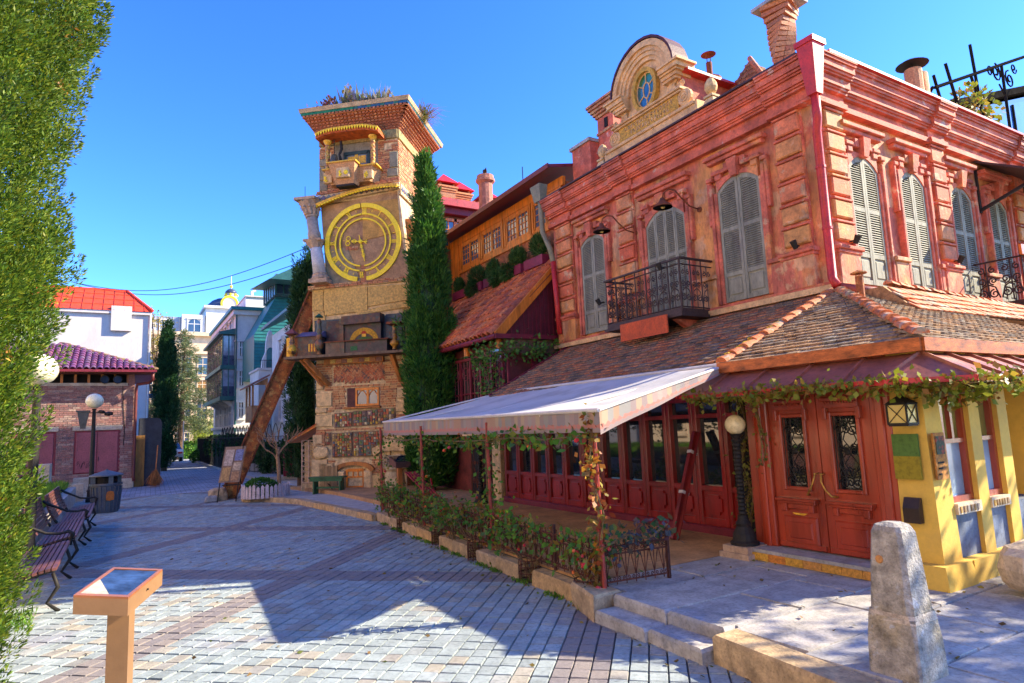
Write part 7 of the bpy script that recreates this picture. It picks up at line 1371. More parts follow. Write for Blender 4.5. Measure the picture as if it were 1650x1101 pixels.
# ---------------------------------------------------------------- near the tower
sl3 = thing('small_lectern', 'small brown reading stand in front of the tower', 'lectern', (6.0, 15.6, ZT)); MB().box(5.94, 6.06, 15.55, 15.65, ZT, .88).build('post', M_wood, sl3); m = MB(); m.hexa([(5.80, 15.32, .82), (6.22, 15.40, .82), (6.2, 15.8, .92), (5.78, 15.75, .92), (5.80, 15.32, .95), (6.22, 15.40, .95), (6.2, 15.8, 1.10), (5.78, 15.75, 1.10)]); m.build('case', mat('brown_case', (.13, .06, .04), var=.2), sl3); m = MB(); m.quad((5.83, 15.36, .968), (6.18, 15.43, .968), (6.17, 15.76, 1.105), (5.81, 15.71, 1.105)); m.build('glass_top', M_glass, sl3)
dc = thing('red_deck_chair', 'folded red slatted chair leaning behind the roses', 'chair', (5.6, 12.6, ZT))
for k in range(4): MB().bar((5.62+k*.06, 12.5-k*.02, ZT), (5.25+k*.06, 13.3-k*.02, .85), .05, .02).build('slat', mat('crimson_slat', (.30, .03, .05), var=.2), dc)
MB().bar((5.5, 12.85, ZT), (5.48, 13.0, .7), .03, .03).build('leg', M_redwood, dc); MB().bar((5.7, 12.8, ZT), (5.68, 12.95, .7), .03, .03).build('leg', M_redwood, dc)
pf_ = thing('picket_planter', 'round bed edged with a low pale picket fence at the beam foot', 'picket fence', (3.35, 18.9, .11)); wp = mat('pale_pink_picket', (.55, .44, .42), var=.15, bump=.1)
for k in range(34):
    a = 2*math.pi*k/34; cx_, cy_ = 3.38+.62*math.cos(a), 18.72+.50*math.sin(a); m = MB(T3((cx_, cy_, .11)) @ Matrix.Rotation(a+math.pi/2, 4, 'Z')); h = .30+.03*math.sin(k*2.1); m.prism([(-.042, 0, 0), (.042, 0, 0), (.042, 0, h), (0, 0, h+.05), (-.042, 0, h)], (0, .016, 0)); m.build('picket', wp, pf_)
bx2 = thing('box_shrub', 'clipped green box shrub inside the picket fence', 'shrub', (3.3, 18.75, .15)); bush('foliage', (3.25, 18.75, .38), (.42, .34, .24), 2600, .05, .6, L_box, bx2, shell=.55)
def bare_tree(label, base, h, seed, mt, nm='bare_tree', spread=.45):
    t = thing(nm, label, 'tree', base); rn = random.Random(seed); m = MB(); b = Vector(base); trunk = [b, b+Vector((.02, 0, h*.25)), b+Vector((-.02, .02, h*.5)), b+Vector((.0, 0, h*.62))]; m.tube(trunk, [.07, .055, .05, .045], 8); m.build('trunk', mt, t, smooth=True); m = MB()
    def grow(p, d, L, r, lev):
        q = p+d*L; mid = p.lerp(q, .5)+Vector((rn.uniform(-1, 1), rn.uniform(-1, 1), rn.uniform(-.3, .6)))*L*.12; m.tube([p, mid, q], [r, r*.8, r*.6], 5)
        if lev:
            for _ in range(3): grow(p.lerp(q, rn.uniform(.55, 1)), (d+Vector((rn.uniform(-1, 1), rn.uniform(-1, 1), rn.uniform(-.2, .9)))*.75).normalized(), L*rn.uniform(.5, .75), r*.6, lev-1)
    for k in range(6): a = k*1.05+rn.random(); grow(b+Vector((0, 0, h*(.42+.2*rn.random()))), Vector((math.cos(a)*spread*1.6, math.sin(a)*spread*1.6, .75)).normalized(), h*.25, .022, 2)
    m.build('branches', mt, t); return t
bare_tree('small leafless tree in the picket bed before the tower', (3.75, 18.95, .11), 2.1, 3, M_paleBark)
es = thing('poster_easel', 'iron easel with framed pictures leaning by the beam foot', 'easel', (2.6, 19.5, 0)); M = frame((2.55, 19.45, 0), (.93, -.36, 0), (-.36, -.93, 0)); m = MB(M)
for u in (-.22, .26): m.bar((u-.06, .05, 0), (u+.08, -.12, 1.5), .025, .025)
m.bar((-.18, .0, .45), (.30, .0, .45), .03, .03); m.bar((.1, -.12, 1.3), (.25, -.75, .0), .025, .025); m.build('frame', M_iron, es)
bd = MB(M); bd.hexa([(-.26, .03, .52), (.28, .03, .52), (.28, .06, .52), (-.26, .06, .52), (-.12, -.14, 1.48), (.42, -.14, 1.48), (.42, -.11, 1.48), (-.12, -.11, 1.48)]); bdo = bd.build('board', mat('poster_board', (.24, .17, .13), var=.2), es)
ez = lambda u, z: (u+(z-.52)/.96*.14, .066-(z-.52)/.96*.17, z)
for (u0_, u1_, z0_, z1_), c in (((-.22, .0, .57, .92), (.40, .26, .12)), ((.04, .24, .57, .80), (.36, .22, .13)), ((.04, .24, .84, 1.05), (.46, .38, .30)), ((-.22, .0, .97, 1.40), (.42, .36, .34)), ((.04, .24, 1.10, 1.40), (.16, .20, .42))): 
    m = MB(M); p = [Vector(ez(*q)) for q in ((u0_, z0_), (u1_, z0_), (u1_, z1_), (u0_, z1_))]; m.prism(p, (0, .008, 0)); m.build('picture', mat('poster_print_%d' % int(u0_*100+z0_*1000), c, var=.35, scale=18, bump=0), bdo)
tag(MB().rock((2.35, 20.15, .14), .26, .2, .2, 10, .15, 7).build('rock', M_kerb), 'mossy tan rock left of the beam foot', 'rock'); tag(MB().rock((2.15, 19.9, .07), .16, .12, .10, 9, .18, 9).build('rock', M_greystone), 'small dark rock in front of the mossy one', 'rock')
gbn = thing('green_bench', 'small green wooden bench in front of the tower', 'bench', (4.75, 18.3, .11)); gm_ = mat('green_bench_paint', (.015, .10, .045), rough=.5, var=.3, bump=.1); M = frame((4.85, 18.05, .11), TU, -TWd)
MB(M).box(-.48, .52, -.14, .14, .42, .46).build('seat', gm_, gbn)
for u in (-.36, .40):
    m = MB(M); m.prism([(u, -.14, 0), (u, -.04, 0), (u, 0, .08), (u, .04, 0), (u, .14, 0), (u, .12, .42), (u, -.12, .42)], (.04, 0, 0)); m.build('leg', gm_, gbn)
MB(M).box(-.33, .40, -.02, .02, .14, .19).build('stretcher', gm_, gbn); MB(M).box(-.44, .48, .10, .125, .34, .42).build('apron', gm_, gbn)
wb = thing('wooden_boards', 'weathered upright planks leaning at the tower wall', 'planks', tuple(TF @ Vector((.4, .15, .1)))); 
for k in range(4): MB(TF).box(.30+k*.10, .395+k*.10, .10, .13, .10, .80+.02*(k % 2)).build('plank', mat('old_plank', [(.30, .20, .10), (.26, .18, .10), (.33, .23, .12)], var=.3, scale=8, streak=.15), wb)
lh = thing('lattice_booth', 'narrow pale lattice booth with a red tile lean-to left of the tower', 'booth', tuple(TF @ Vector((-.4, -.2, .1)))); lw = mat('pale_lattice', (.50, .38, .30), var=.15)
m = MB(TF)
for u in (-.55, -.34, -.16): m.box(u-.015, u+.015, -.22, -.18, .1, 1.55)
for k in range(10): m.box(-.55, -.16, -.21, -.185, .2+k*.15, .22+k*.15)
m.build('lattice_frame', lw, lh)
for k in range(9): m = MB(TF); m.bar((-.54, -.2, .22+k*.15), (-.35, -.2, .35+k*.15), .012, .014, (0, 1, 0)); m.bar((-.33, -.2, .35+k*.15), (-.17, -.2, .22+k*.15), .012, .014, (0, 1, 0)); m.build('diagonal_lath', lw, lh)
MB(TF).box(-.5, .0, -1.5, -.25, .1, 1.5).build('booth_back', M_stone, lh); MB(TF).box(-.55, -.16, -.24, -.18, .1, .34).build('ochre_base', M_kerb, lh)
ro2 = MB(TF).hexa([(-.85, -.8, 1.50), (.05, -.8, 1.96), (.05, .05, 1.96), (-.85, .05, 1.50), (-.85, -.8, 1.56), (.05, -.8, 2.02), (.05, .05, 2.02), (-.85, .05, 1.56)]).build('booth_roof', M_orangewood, lh)
for k in range(5): MB(TF).hexa([(-.88+k*.18, -.8, 1.535+k*.092), (-.68+k*.18, -.8, 1.65+k*.092), (-.68+k*.18, .08, 1.65+k*.092), (-.88+k*.18, .08, 1.535+k*.092), (-.88+k*.18, -.8, 1.565+k*.092), (-.68+k*.18, -.8, 1.665+k*.092), (-.68+k*.18, .08, 1.665+k*.092), (-.88+k*.18, .08, 1.565+k*.092)]).build('red_tile_row', mat('bright_red_tile', (.45, .09, .03), var=.2), ro2)
# chain hanging by the cellar window
chn = thing('chain', 'rusty chain sagging across the tower cellar step', 'chain', tuple(TF @ Vector((1.0, .4, .17)))); m = MB(TF); m.tube([(.55+1.2*i/20, .42, .36-.26*math.sin(min(1, i/6)*math.pi/2)+.02*math.sin(i*1.9)) for i in range(21)], .016, 5); m.build('links', M_rustiron, chn)
# overhead cables
for k, (dz, lab) in enumerate(((0, 'upper overhead cable from the left house to the tower'), (-.5, 'lower overhead cable from the left house to the tower'))):
    a, b = Vector((-2.5, 41, 10.3)), Vector((6.2, 22, 8.6+dz)); m = MB(); m.tube([a.lerp(b, i/24)+Vector((0, 0, -1.1*math.sin(math.pi*i/24))) for i in range(25)], .015, 4); tag(m.build('overhead_cable', M_iron), lab, 'cable', 'overhead cables')
# ---------------------------------------------------------------- trees
t = thing('foreground_conifer', 'large sunlit yellow-green conifer filling the left edge', 'tree', (-1.90, 5.3, 0))
pz = [0, .35, 1.0, 1.6, 2.25, 2.8, 3.1, 3.5, 4.1, 4.85, 6, 7.2, 8.2]; px_ = [1.18, 1.25, 1.26, 1.31, 1.34, 1.42, 1.45, 1.36, 1.50, 1.56, 1.45, 1.0, .2]
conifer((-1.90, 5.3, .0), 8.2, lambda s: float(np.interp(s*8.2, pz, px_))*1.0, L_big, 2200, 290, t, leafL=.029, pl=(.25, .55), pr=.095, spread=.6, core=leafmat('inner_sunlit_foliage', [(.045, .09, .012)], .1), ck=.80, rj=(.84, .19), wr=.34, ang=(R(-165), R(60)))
conifer((-1.90, 5.3, .0), 8.2, lambda s: float(np.interp(s*8.2, pz, px_))*.94, L_big, 320, 150, t, leafL=.06, pl=(.35, .7), pr=.14, spread=.6, wr=.34, ang=(R(60), R(195)))
MB().tube([(-1.90, 5.3, -.05), (-1.9, 5.3, 2), (-1.9, 5.3, 6)], [.16, .13, .05], 10).build('trunk', M_bark, t)
P = []; 
for k in range(26):
    a = R(-120+150*RNG.random()); z = .5+5*RNG.random(); r = float(np.interp(z, pz, px_))*1.0; c = np.array([-1.90+r*math.cos(a), 5.3+r*math.sin(a), z]); P.append(c+RNG.normal(size=(26, 3))*.035)
P = np.concatenate(P); leaves('dry_sprays', P, RNG.normal(size=(len(P), 3))+[0, 0, .4], .04, .35, leafmat('dry_orange_sprays', [(.35, .17, .02), (.28, .12, .03), (.40, .25, .04)]), t)
n = 220; P = np.stack([-1.0+.3*RNG.random(n), 7.9+.9*RNG.random(n), np.zeros(n)], 1); gl = link('verge_grass', None, None); COL.objects.unlink(gl); bpy.data.objects.remove(gl)
gp_ = leaves('verge_grass', P, np.stack([RNG.normal(size=n)*.5, RNG.normal(size=n)*.5, np.ones(n)], 1), .05+.06*RNG.random(n), .12, L_grass, None, kind='stuff'); tag(gp_, 'tufts of grass at the foot of the nearest bench', 'grass')
t = thing('cypress_tree', 'tall green cypress rising between the tower and the awning', 'tree', (6.80, 15.5, ZT), 'cypress trees')
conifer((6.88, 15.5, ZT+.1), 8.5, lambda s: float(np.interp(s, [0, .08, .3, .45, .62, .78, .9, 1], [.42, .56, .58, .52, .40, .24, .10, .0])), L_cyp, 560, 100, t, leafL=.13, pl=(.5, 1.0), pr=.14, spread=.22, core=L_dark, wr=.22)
MB().tube([(6.8, 15.5, .1), (6.8, 15.5, 2)], [.14, .1], 8).build('trunk', M_bark, t)
t = thing('cypress_tree', 'slim double-tipped cypress behind the steel beam', 'tree', (5.25, 23, 0), 'cypress trees')
for q, (dx, h, r) in enumerate(((-.12, 7.6, .36), (.16, 8.0, .36))): conifer((5.36+dx, 23, .3), h-.3, lambda s, r=r: r*float(np.interp(s, [0, .1, .4, .7, .9, 1], [.8, 1.1, 1.1, .8, .4, .05])), L_far, 170, 70, t, leafL=.14, pl=(.5, .9), pr=.12, spread=.2, core=L_dark, wr=.22)
MB().tube([(5.3, 23, 0), (5.3, 23, 2)], [.14, .1], 8).build('trunk', M_bark, t)
t = thing('cypress_tree', 'dark spindle-shaped cypress in the street beyond the black booth', 'tree', (2.1, 42, 0), 'cypress trees')
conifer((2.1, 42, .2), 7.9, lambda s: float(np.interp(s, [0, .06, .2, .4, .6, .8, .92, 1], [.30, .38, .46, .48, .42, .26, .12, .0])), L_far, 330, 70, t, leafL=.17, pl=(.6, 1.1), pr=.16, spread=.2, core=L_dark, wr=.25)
MB().tube([(2.1, 42, 0), (2.1, 42, 2)], [.16, .1], 8).build('trunk', M_bark, t)
# cedar with tiers
t = thing('cedar_tree', 'tall cedar with drooping tiered branches at the street end', 'tree', (4.4, 63, 0)); MB().tube([(4.3, 63, 0), (4.4, 63, 5), (4.55, 63, 11.3)], [.26, .18, .03], 8).build('trunk', M_bark, t); m = MB(); P = []; D = []
for k in range(64):
    z = 2.6+8.0*(k/64)**1.0; L = (1-(z-2)/9.2)*3.3+.25; L *= .7+.5*RNG.random(); a = k*2.4+RNG.random(); b = np.array([4.45, 63, z*1.06]); tip = b+np.array([math.cos(a)*L, math.sin(a)*L, -.22*L+.25]); m.tube([b, b*.5+tip*.5+[0, 0, .08], tip], [.035, .022, .008], 4)
    nn = int(190*L); s = RNG.random(nn)**.7; p = b+(tip-b)*s[:, None]; side = np.array([-math.sin(a), math.cos(a), 0]); p = p+side*(RNG.normal(size=(nn, 1))*.22*L**.5*(1.15-s[:, None]))+RNG.normal(size=(nn, 3))*[.1, .1, .14]-[0, 0, .08]; P.append(p); D.append(RNG.normal(size=(nn, 3))*[1, 1, .5]+(tip-b)/L*.5)
m.build('branches', M_bark, t); P = np.concatenate(P); leaves('foliage', P, np.concatenate(D), .2, .3, L_cedar, t)
def leafy(nm, label, base, h, cr, n, L, mt, seed, wr=.6, drape=False, cz=.6):
    t = thing(nm, label, 'tree', base); b = Vector(base); MB().tube([b, b+Vector((.05, 0, h*.3)), b+Vector((0, .05, h*.7))], [.03*h, .024*h, .008*h], 8).build('trunk', M_paleBark if drape else M_bark, t); rn = random.Random(seed); m = MB(); P = []
    for k in range(26):
        a = rn.random()*6.28; e = b+Vector((math.cos(a)*cr*rn.uniform(.3, 1), math.sin(a)*cr*rn.uniform(.3, 1), h*rn.uniform(cz-.15, .98))); m.tube([b+Vector((0, 0, h*rn.uniform(.25, .6))), e], [.008*h, .003*h], 4); k_ = n//26
        P.append(np.array(e[:])+RNG.normal(size=(k_, 3))*cr*.22*np.array([1, 1, .9])-(RNG.random((k_, 1))*np.array([0, 0, h*.45]) if drape else 0))
    m.build('limbs', M_bark, t); P = np.concatenate(P); leaves('foliage', P, RNG.normal(size=(len(P), 3))*(.35 if drape else 1)+([0, 0, -1] if drape else [0, 0, 0]), L, wr, mt, t)
leafy('golden_tree', 'sparse tree with yellow leaves behind the far cypress', (2.6, 71, 0), 13.8, 1.9, 2600, .20, L_gold, 2, cz=.55)
leafy('weeping_willow', 'bright yellow-green weeping willow at the street end', (6.1, 65, 0), 4.1, 1.35, 4200, .22, L_willow, 3, .16, True)
leafy('bare_street_tree', 'brown leafless tree behind the black booth', (1.9, 66, 0), 8, 1.0, 300, .12, L_gold, 6)
# off-frame street tree whose shadow falls on the right of the terrace
leafy('off_frame_street_tree', 'leafy street tree standing beyond the right edge', (12.1, -1.55, .1), 6.0, 1.75, 6500, .17, L_vine, 9)
# hedges and pots along the iron fence of the white houses
k = 0
for y in (33.5, 35.0, 36.6, 38.2, 40, 42, 44.5, 47):
    x = float(np.interp(y, [28, 33, 38, 46, 55], [6.1, 5.5, 5.1, 5.1, 5.3])); s = thing('potted_shrub', ('potted evergreen nearest the steel beam', 'second potted evergreen behind the steel beam', 'third potted evergreen along the street fence', 'fourth potted evergreen along the street fence', 'fifth potted evergreen along the street fence', 'sixth potted evergreen along the street fence', 'seventh potted evergreen along the street fence', 'farthest potted evergreen along the street fence')[k], 'shrub', (x, y, 0), 'potted evergreens along the street fence')
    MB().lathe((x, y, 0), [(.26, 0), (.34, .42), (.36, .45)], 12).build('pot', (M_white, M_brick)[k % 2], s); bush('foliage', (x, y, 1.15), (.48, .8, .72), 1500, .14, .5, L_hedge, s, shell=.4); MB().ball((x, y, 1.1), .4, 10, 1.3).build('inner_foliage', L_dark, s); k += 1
hd = thing('clipped_hedge', 'bright green clipped hedge at the end of the street', 'hedge', (4.8, 64, 0)); n = 3500; P = np.stack([4.2+2.9*RNG.random(n), 63.5+1.0*RNG.random(n), 1.5*RNG.random(n)], 1); leaves('foliage', P, RNG.normal(size=(n, 3)), .16, .6, L_grass, hd); MB().box(4.3, 7.0, 63.6, 64.4, 0, 1.4).build('inner_foliage', L_box, hd)
sg = thing('street_shrub', 'low dark green shrub at the far fence corner', 'shrub', (5.0, 53, 0)); bush('foliage', (4.9, 53, .4), (.6, .8, .5), 1500, .12, .6, L_box, sg)
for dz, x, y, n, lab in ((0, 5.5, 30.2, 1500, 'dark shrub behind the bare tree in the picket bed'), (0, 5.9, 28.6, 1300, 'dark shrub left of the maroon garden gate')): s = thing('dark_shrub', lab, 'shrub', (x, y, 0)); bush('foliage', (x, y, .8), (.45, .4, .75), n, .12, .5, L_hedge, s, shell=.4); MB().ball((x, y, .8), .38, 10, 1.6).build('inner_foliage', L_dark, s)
# ---------------------------------------------------------------- brick transformer house on the left
bhs = thing('brick_house', 'small brick house with purple tile roof and maroon double doors', 'building', (-2.5, 28.9, 0)); BF = frame((0, 28.9, 0), (1, 0, 0), (0, -1, 0))
MB().box(-6.5, .34, 28.92, 35, 0, 3.86).build('wall', M_hmortar, bhs)
def masonry2(M, u0, u1, z0, z1, holes, seed, par):
    m = MB(M); rn = random.Random(seed); z = z0; r = 0
    while z+.065 < z1:
        u = u0-(.13 if r % 2 else 0)
        while u < u1:
            a, b = max(u, u0), min(u+.245, u1); u += .258
            for h in holes:
                if z+.065 > h[2] and z < h[3] and b > h[0] and a < h[1]:
                    if a < h[0]-.05: b = h[0]-.01
                    elif b > h[1]+.05: a = h[1]+.01
                    else: a = b
            if b-a > .04: m.box(a, b, -.04, .018+rn.uniform(-.006, .006), z, z+.066)
        z += .078; r += 1
    return m.build('brickwork', M_hbrick, par, kind='stuff')
masonry2(BF, -5.2, .36, .36, 3.86, [(-1.5, -.08, .6, 2.37), (-3.4, -2.05, .6, 2.37)], 3, bhs)
masonry2(frame((.36, 0, 0), (0, 1, 0), (1, 0, 0)), 28.9, 33, .36, 4.2, [], 5, bhs)
MB(BF).box(.16, .36, -.3, .016, 3.86, 4.3).build('corner_pier', M_hbrick, bhs)
M_conc = mat('pale_concrete', (.42, .40, .36), var=.2, scale=4, bump=.3); M_mdoor = mat('dusty_maroon_steel', (.26, .075, .105), rough=.55, var=.14, scale=3, bump=.06)
for a, b in ((-1.52, -.02), (-3.42, -2.02)):
    MB(BF).cbox(a-.04, b+.04, -.02, .05, 2.20, 2.37, .01).build('lintel', M_conc, bhs); df = MB(BF).box(a+.02, b-.02, -.05, .0, .62, 2.19).build('door_frame', M_maroon, bhs)
    for s in (0, 1): u0_ = a+.08+s*(b-a-.16)/2; u1_ = u0_+(b-a-.16)/2-.02; l = MB(BF).cbox(u0_, u1_, .0, .03, .66, 2.13, .01).build('door_leaf', M_mdoor, df); MB(BF).box(u0_+.02, u0_+.06, .03, .04, .7, 2.1).build('edge_strip', M_mdoor, df)
    MB(BF).tube([((a+b)/2+.04, .03, 1.05), ((a+b)/2+.04, .09, 1.12), ((a+b)/2+.04, .03, 1.22)], .012, 5).build('handle', M_iron, df)
m = MB(BF); rn = random.Random(2)
for k in range(3): m.tube([(-1.36+k*.16+.06*math.cos(t*.7+k), .034, .90+.12*math.sin(t*1.1+k)+.01*t) for t in range(9)], .006, 4)
m.build('graffiti_scrawl', M_dark, bhs)
MB(BF).cbox(-.32, .44, -.2, .06, 0, .36, .015).build('plinth', M_conc, bhs); MB(BF).box(-6, .14, -.05, .06, 3.86, 3.97).build('sill_beam', M_conc, bhs); MB(BF).box(-6, .34, -.4, -.3, 3.9, 4.4).build('loft_dark', M_dark, bhs)
for k in range(8): MB(BF).box(-1.95+k*.42-.9, -1.87+k*.42-.9, -.12, .0, 3.97, 4.32).build('loft_post', M_wood, bhs)
MB(BF).box(-6.6, .9, -.3, .55, 4.30, 4.40).build('soffit', mat('brown_soffit', (.13, .045, .025), var=.2), bhs)
ap1, ap2 = Vector((-2.2, 31.5, 5.75)), Vector((-4, 31.5, 5.75)); c0, c1, c2, c3 = Vector((-7, 28.25, 4.40)), Vector((1.05, 28.25, 4.40)), Vector((1.05, 35, 4.40)), Vector((-7, 35, 4.40))
hr = MB(); hr.add([c0, c1, c2, c3, ap1, ap2], [(0, 1, 4, 5), (1, 2, 4), (2, 3, 5, 4), (3, 0, 5), (3, 2, 1, 0)]); hro = hr.build('roof', M_purpleTile, bhs)
sl3_ = Vector((0, 3.25, 1.35)); L3 = sl3_.length; tile_field(hro, (-5.5, 28.25, 4.41), (1, 0, 0), sl3_, 6.55, L3, .21, .30, M_purpleTile, inside=lambda uu, ss: uu < 6.5-ss/L3*3.25, budget=240, lift=.02, barrel=True)
ridge_run(hro, c1+Vector((0, 0, .02)), ap1, 12, .10, 'ridge_tile', mat('mossy_ridge', [(.20, .12, .10), (.3, .25, .12), (.18, .08, .10)], var=.3))
MB().bar((-6.9, 28.22, 4.38), (1.08, 28.22, 4.38), .08, .09).build('gutter', M_maroon, bhs); m = MB(); m.tube([(.95, 28.3, 4.3), (.95, 28.35, 4.05), (.85, 28.5, 3.95), (.45, 28.78, 3.9), (.42, 28.8, 3.7), (.42, 28.8, .4), (.44, 28.75, .25)], .055, 8); m.build('downpipe', mat('brown_downpipe', (.12, .025, .025), rough=.45), bhs, smooth=True)
for k, x in enumerate((-.62, -.20)): f = thing('floodlight', ('left of the two round floodlights under the purple roof', 'right of the two round floodlights under the purple roof')[k], 'floodlight', (x, 28.75, 4.1), 'floodlights under the purple roof'); MB().lathe((x, 28.85, 4.12), [(.10, 0), (.16, .1), (.16, .16)], 12, (0, -1, -.2)).build('lamp_head', M_iron, f); MB().lathe((x, 28.69, 4.085), [(.13, 0), (.13, .01)], 12, (0, -1, -.2)).build('lens', M_glassblue, f)
MB().tube([(-.03, 28.87, 3.9), (.02, 28.87, 3.0), (.08, 28.87, 2.2), (.06, 28.87, 1.6)], .012, 4).build('cable', M_iron, bhs)
tag(MB().box(-2.35, -1.85, 24.3, 25.2, 0, 1.15).build('concrete_block', M_conc), 'grey concrete block on the lawn before the brick house', 'concrete block'); tag(MB().box(-3.5, -.95, 24.0, 24.25, 0, .52).build('low_wall', M_conc), 'low concrete wall at the end of the lawn', 'wall'); tag(MB().box(-1.3, -.55, 25.4, 26.0, 0, .62).build('step_block', M_conc), 'pale concrete step before the maroon doors', 'step')
# black booth, broom
bk = thing('black_booth', 'black fabric-covered booth with a wooden door beside the brick house', 'booth', (.95, 29.6, 0)); m = MB(); m.prism([(.58, 29.3, 0), (1.34, 29.3, 0), (1.36, 29.3, 2.40), (1.30, 29.3, 2.58), (1.15, 29.3, 2.62), (.58, 29.3, 2.62)], (0, 1.6, 0)); m.build('cover', mat('black_tarp', (.03, .035, .045), rough=.6, var=.3, scale=3, bump=.3, bscale=8), bk); MB().box(.48, .78, 29.18, 29.28, .0, 1.95).build('door_plank', mat('ochre_plank', (.30, .16, .04), var=.3, streak=.2), bk); MB().box(.40, .48, 29.15, 29.3, 0, 2.05).build('door_post', M_wood, bk)
br_ = thing('broom', 'straw broom standing against the black booth', 'broom', (1.12, 28.2, 0)); MB().tube([(1.2, 28.6, 1.55), (1.14, 28.3, .5)], .02, 6).build('handle', M_wood, br_); n = 420; s0 = np.array([1.14, 28.3, .62]); leaves('bristles', np.tile(s0, (n, 1))+RNG.normal(size=(n, 3))*.03, np.stack([RNG.normal(size=n)*.26-.05, RNG.normal(size=n)*.2-.1, -np.ones(n)], 1), .62, .03, mat('straw', [(.35, .14, .04), (.42, .18, .05), (.28, .10, .03)], bump=0), br_)
# ---------------------------------------------------------------- house with the red sheet roof
rh = thing('red_roof_house', 'tall off-white plaster house with a bright red sheet-metal roof', 'building', (-2, 42, 0)); MB().box(-9, 1.12, 42, 60, 0, 9.0).build('wall', M_white2, rh)
MB().box(-9, -.7, 41.85, 42.02, 8.86, 9.05).build('string_course', M_white2, rh); MB().box(.25, 1.2, 41.85, 42.02, 8.86, 9.02).build('string_course', M_white2, rh); MB().box(-.72, .27, 41.8, 42.3, 7.9, 9.3).build('parapet_block', M_white2, rh)
r = MB(); r.add([(-9, 41.8, 9.04), (1.3, 41.8, 9.04), (1.3, 60, 9.04), (-9, 60, 9.04), (-9, 44.8, 10.75), (.0, 44.8, 10.75), (.0, 60, 10.75), (-9, 60, 10.75)], [(0, 1, 5, 4), (1, 2, 6, 5), (4, 5, 6, 7), (3, 2, 1, 0)]); ro3 = r.build('roof', M_redmetal, rh)
for k in range(20): x = -8.6+k*.5; xt = x if x < 0 else 0; f = 1 if x < 0 else (1.3-x)/1.3; MB().bar((x, 41.8, 9.06), (min(x, 1.3-1.3*f) if x > 0 else x, 41.8+3*f, 9.06+1.71*f), .03, .05).build('seam', M_redmetal, ro3)
for k in range(1, 4): MB().bar((-9, 41.8+k*.78, 9.06+k*.445), (1.3-1.3*k/4, 41.8+k*.78, 9.06+k*.445), .03, .03).build('seam', M_redmetal, ro3)
MB().bar((-9, 44.8, 10.78), (.05, 44.8, 10.78), .12, .12).build('ridge_cap', M_redmetal, ro3); MB().bar((.0, 44.8, 10.78), (1.3, 41.8, 9.1), .12, .12).build('hip_cap', M_redmetal, ro3)
MB().tube([(1.2, 41.9, 9.0), (1.18, 41.9, .3)], .06, 6).build('downpipe', M_white2, rh); MB().box(1.12, 1.5, 44, 47, 5.6, 5.7).build('side_balcony', M_iron, rh); MB().box(1.12, 1.9, 44, 47, 4.4, 4.5).build('side_balcony', mat('blue_balcony', (.05, .15, .35)), rh)
# ---------------------------------------------------------------- far classical block with the dome
fb_ = thing('far_palace', 'pale stone palace with tall windows at the end of the street', 'building', (6, 95, 0)); MB().box(-8, 16, 95, 115, 0, 15.4).build('wall', M_beige, fb_); FF = frame((0, 95, 0), (1, 0, 0), (0, -1, 0))
for z0, z1, d in ((15.3, 15.8, .6), (12.9, 13.3, .4), (7.2, 7.5, .3), (3.1, 3.6, .5)): MB(FF).box(-8, 16, 0, d, z0, z1).build('cornice', M_beige, fb_)
MB().box(-8, 9.3, 96, 112, 15.7, 18.0).build('attic', mat('zinc_mansard', (.30, .33, .38), rough=.45, var=.15, metal=.2), fb_)
for k in range(24): MB().box(-7.9+k*.7, -7.84+k*.7, 95.95, 96.0, 15.8, 18.0).build('mansard_seam', M_white2, fb_)
MB().box(9.3, 16, 95.2, 112, 15.4, 19.4).build('corner_pavilion', M_white, fb_); MB().box(9.0, 16.2, 94.8, 112, 19.3, 19.6).build('cornice', M_white, fb_)
MB().box(6.4, 9.2, 95.4, 97, 15.7, 18.3).build('dormer', M_white, fb_)
def far_window(M, u, w, z0, z1, par, archd=False, trim=M_beige, gl=M_glassblue):
    f = MB(M); f.box(u-w/2-.12, u-w/2, -.02, .10, z0-.1, z1); f.box(u+w/2, u+w/2+.12, -.02, .10, z0-.1, z1); f.box(u-w/2-.2, u+w/2+.2, -.02, .16, z1, z1+.16); f.box(u-w/2-.16, u+w/2+.16, -.02, .14, z0-.22, z0-.1); fo = f.build('window', trim, par)
    if archd: MB(M).prism([(u-w/2, .0, z0)]+[(u-w/2*math.cos(math.pi*i/8), 0, z1-w/2+w/2*math.sin(math.pi*i/8)) for i in range(9)]+[(u+w/2, 0, z0)], (0, .03, 0)).build('pane', gl, fo)
    else: MB(M).box(u-w/2, u+w/2, -.02, .02, z0, z1).build('pane', gl, fo)
    m = MB(M); m.box(u-.04, u+.04, .02, .06, z0, z1); m.box(u-w/2, u+w/2, .02, .05, (z0*.4+z1*.6)-.04, (z0*.4+z1*.6)+.04); m.build('bars', trim, fo)
for x in (-3, -.2, 2.6, 5.0, 7.0, 9.0, 11.0):
    far_window(FF, x, 1.1, 10.2, 12.4, fb_); far_window(FF, x, 1.1, 8.0, 9.4, fb_, gl=mat('amber_window', (.30, .17, .05), rough=.3) if x > 4 else M_glassblue); far_window(FF, x, 1.2, 4.3, 6.6, fb_, True); far_window(FF, x, 1.1, 1.0, 2.5, fb_)
far_window(frame((0, 95.4, 0), (1, 0, 0), (0, -1, 0)), 7.9, 1.5, 16.0, 17.7, fb_, True, M_white)
for x in (2.6, 4.4): far_window(frame((0, 96, 0), (1, 0, 0), (0, -1, 0)), x, 1.0, 16.3, 17.5, fb_, False, M_white)
dm = thing('palace_dome', 'dark blue dome with golden swags and a spire behind the white house', 'dome', (12, 101, 19.4)); M_slate = mat('blue_slate', (.05, .07, .13), rough=.4, var=.2, scale=3)
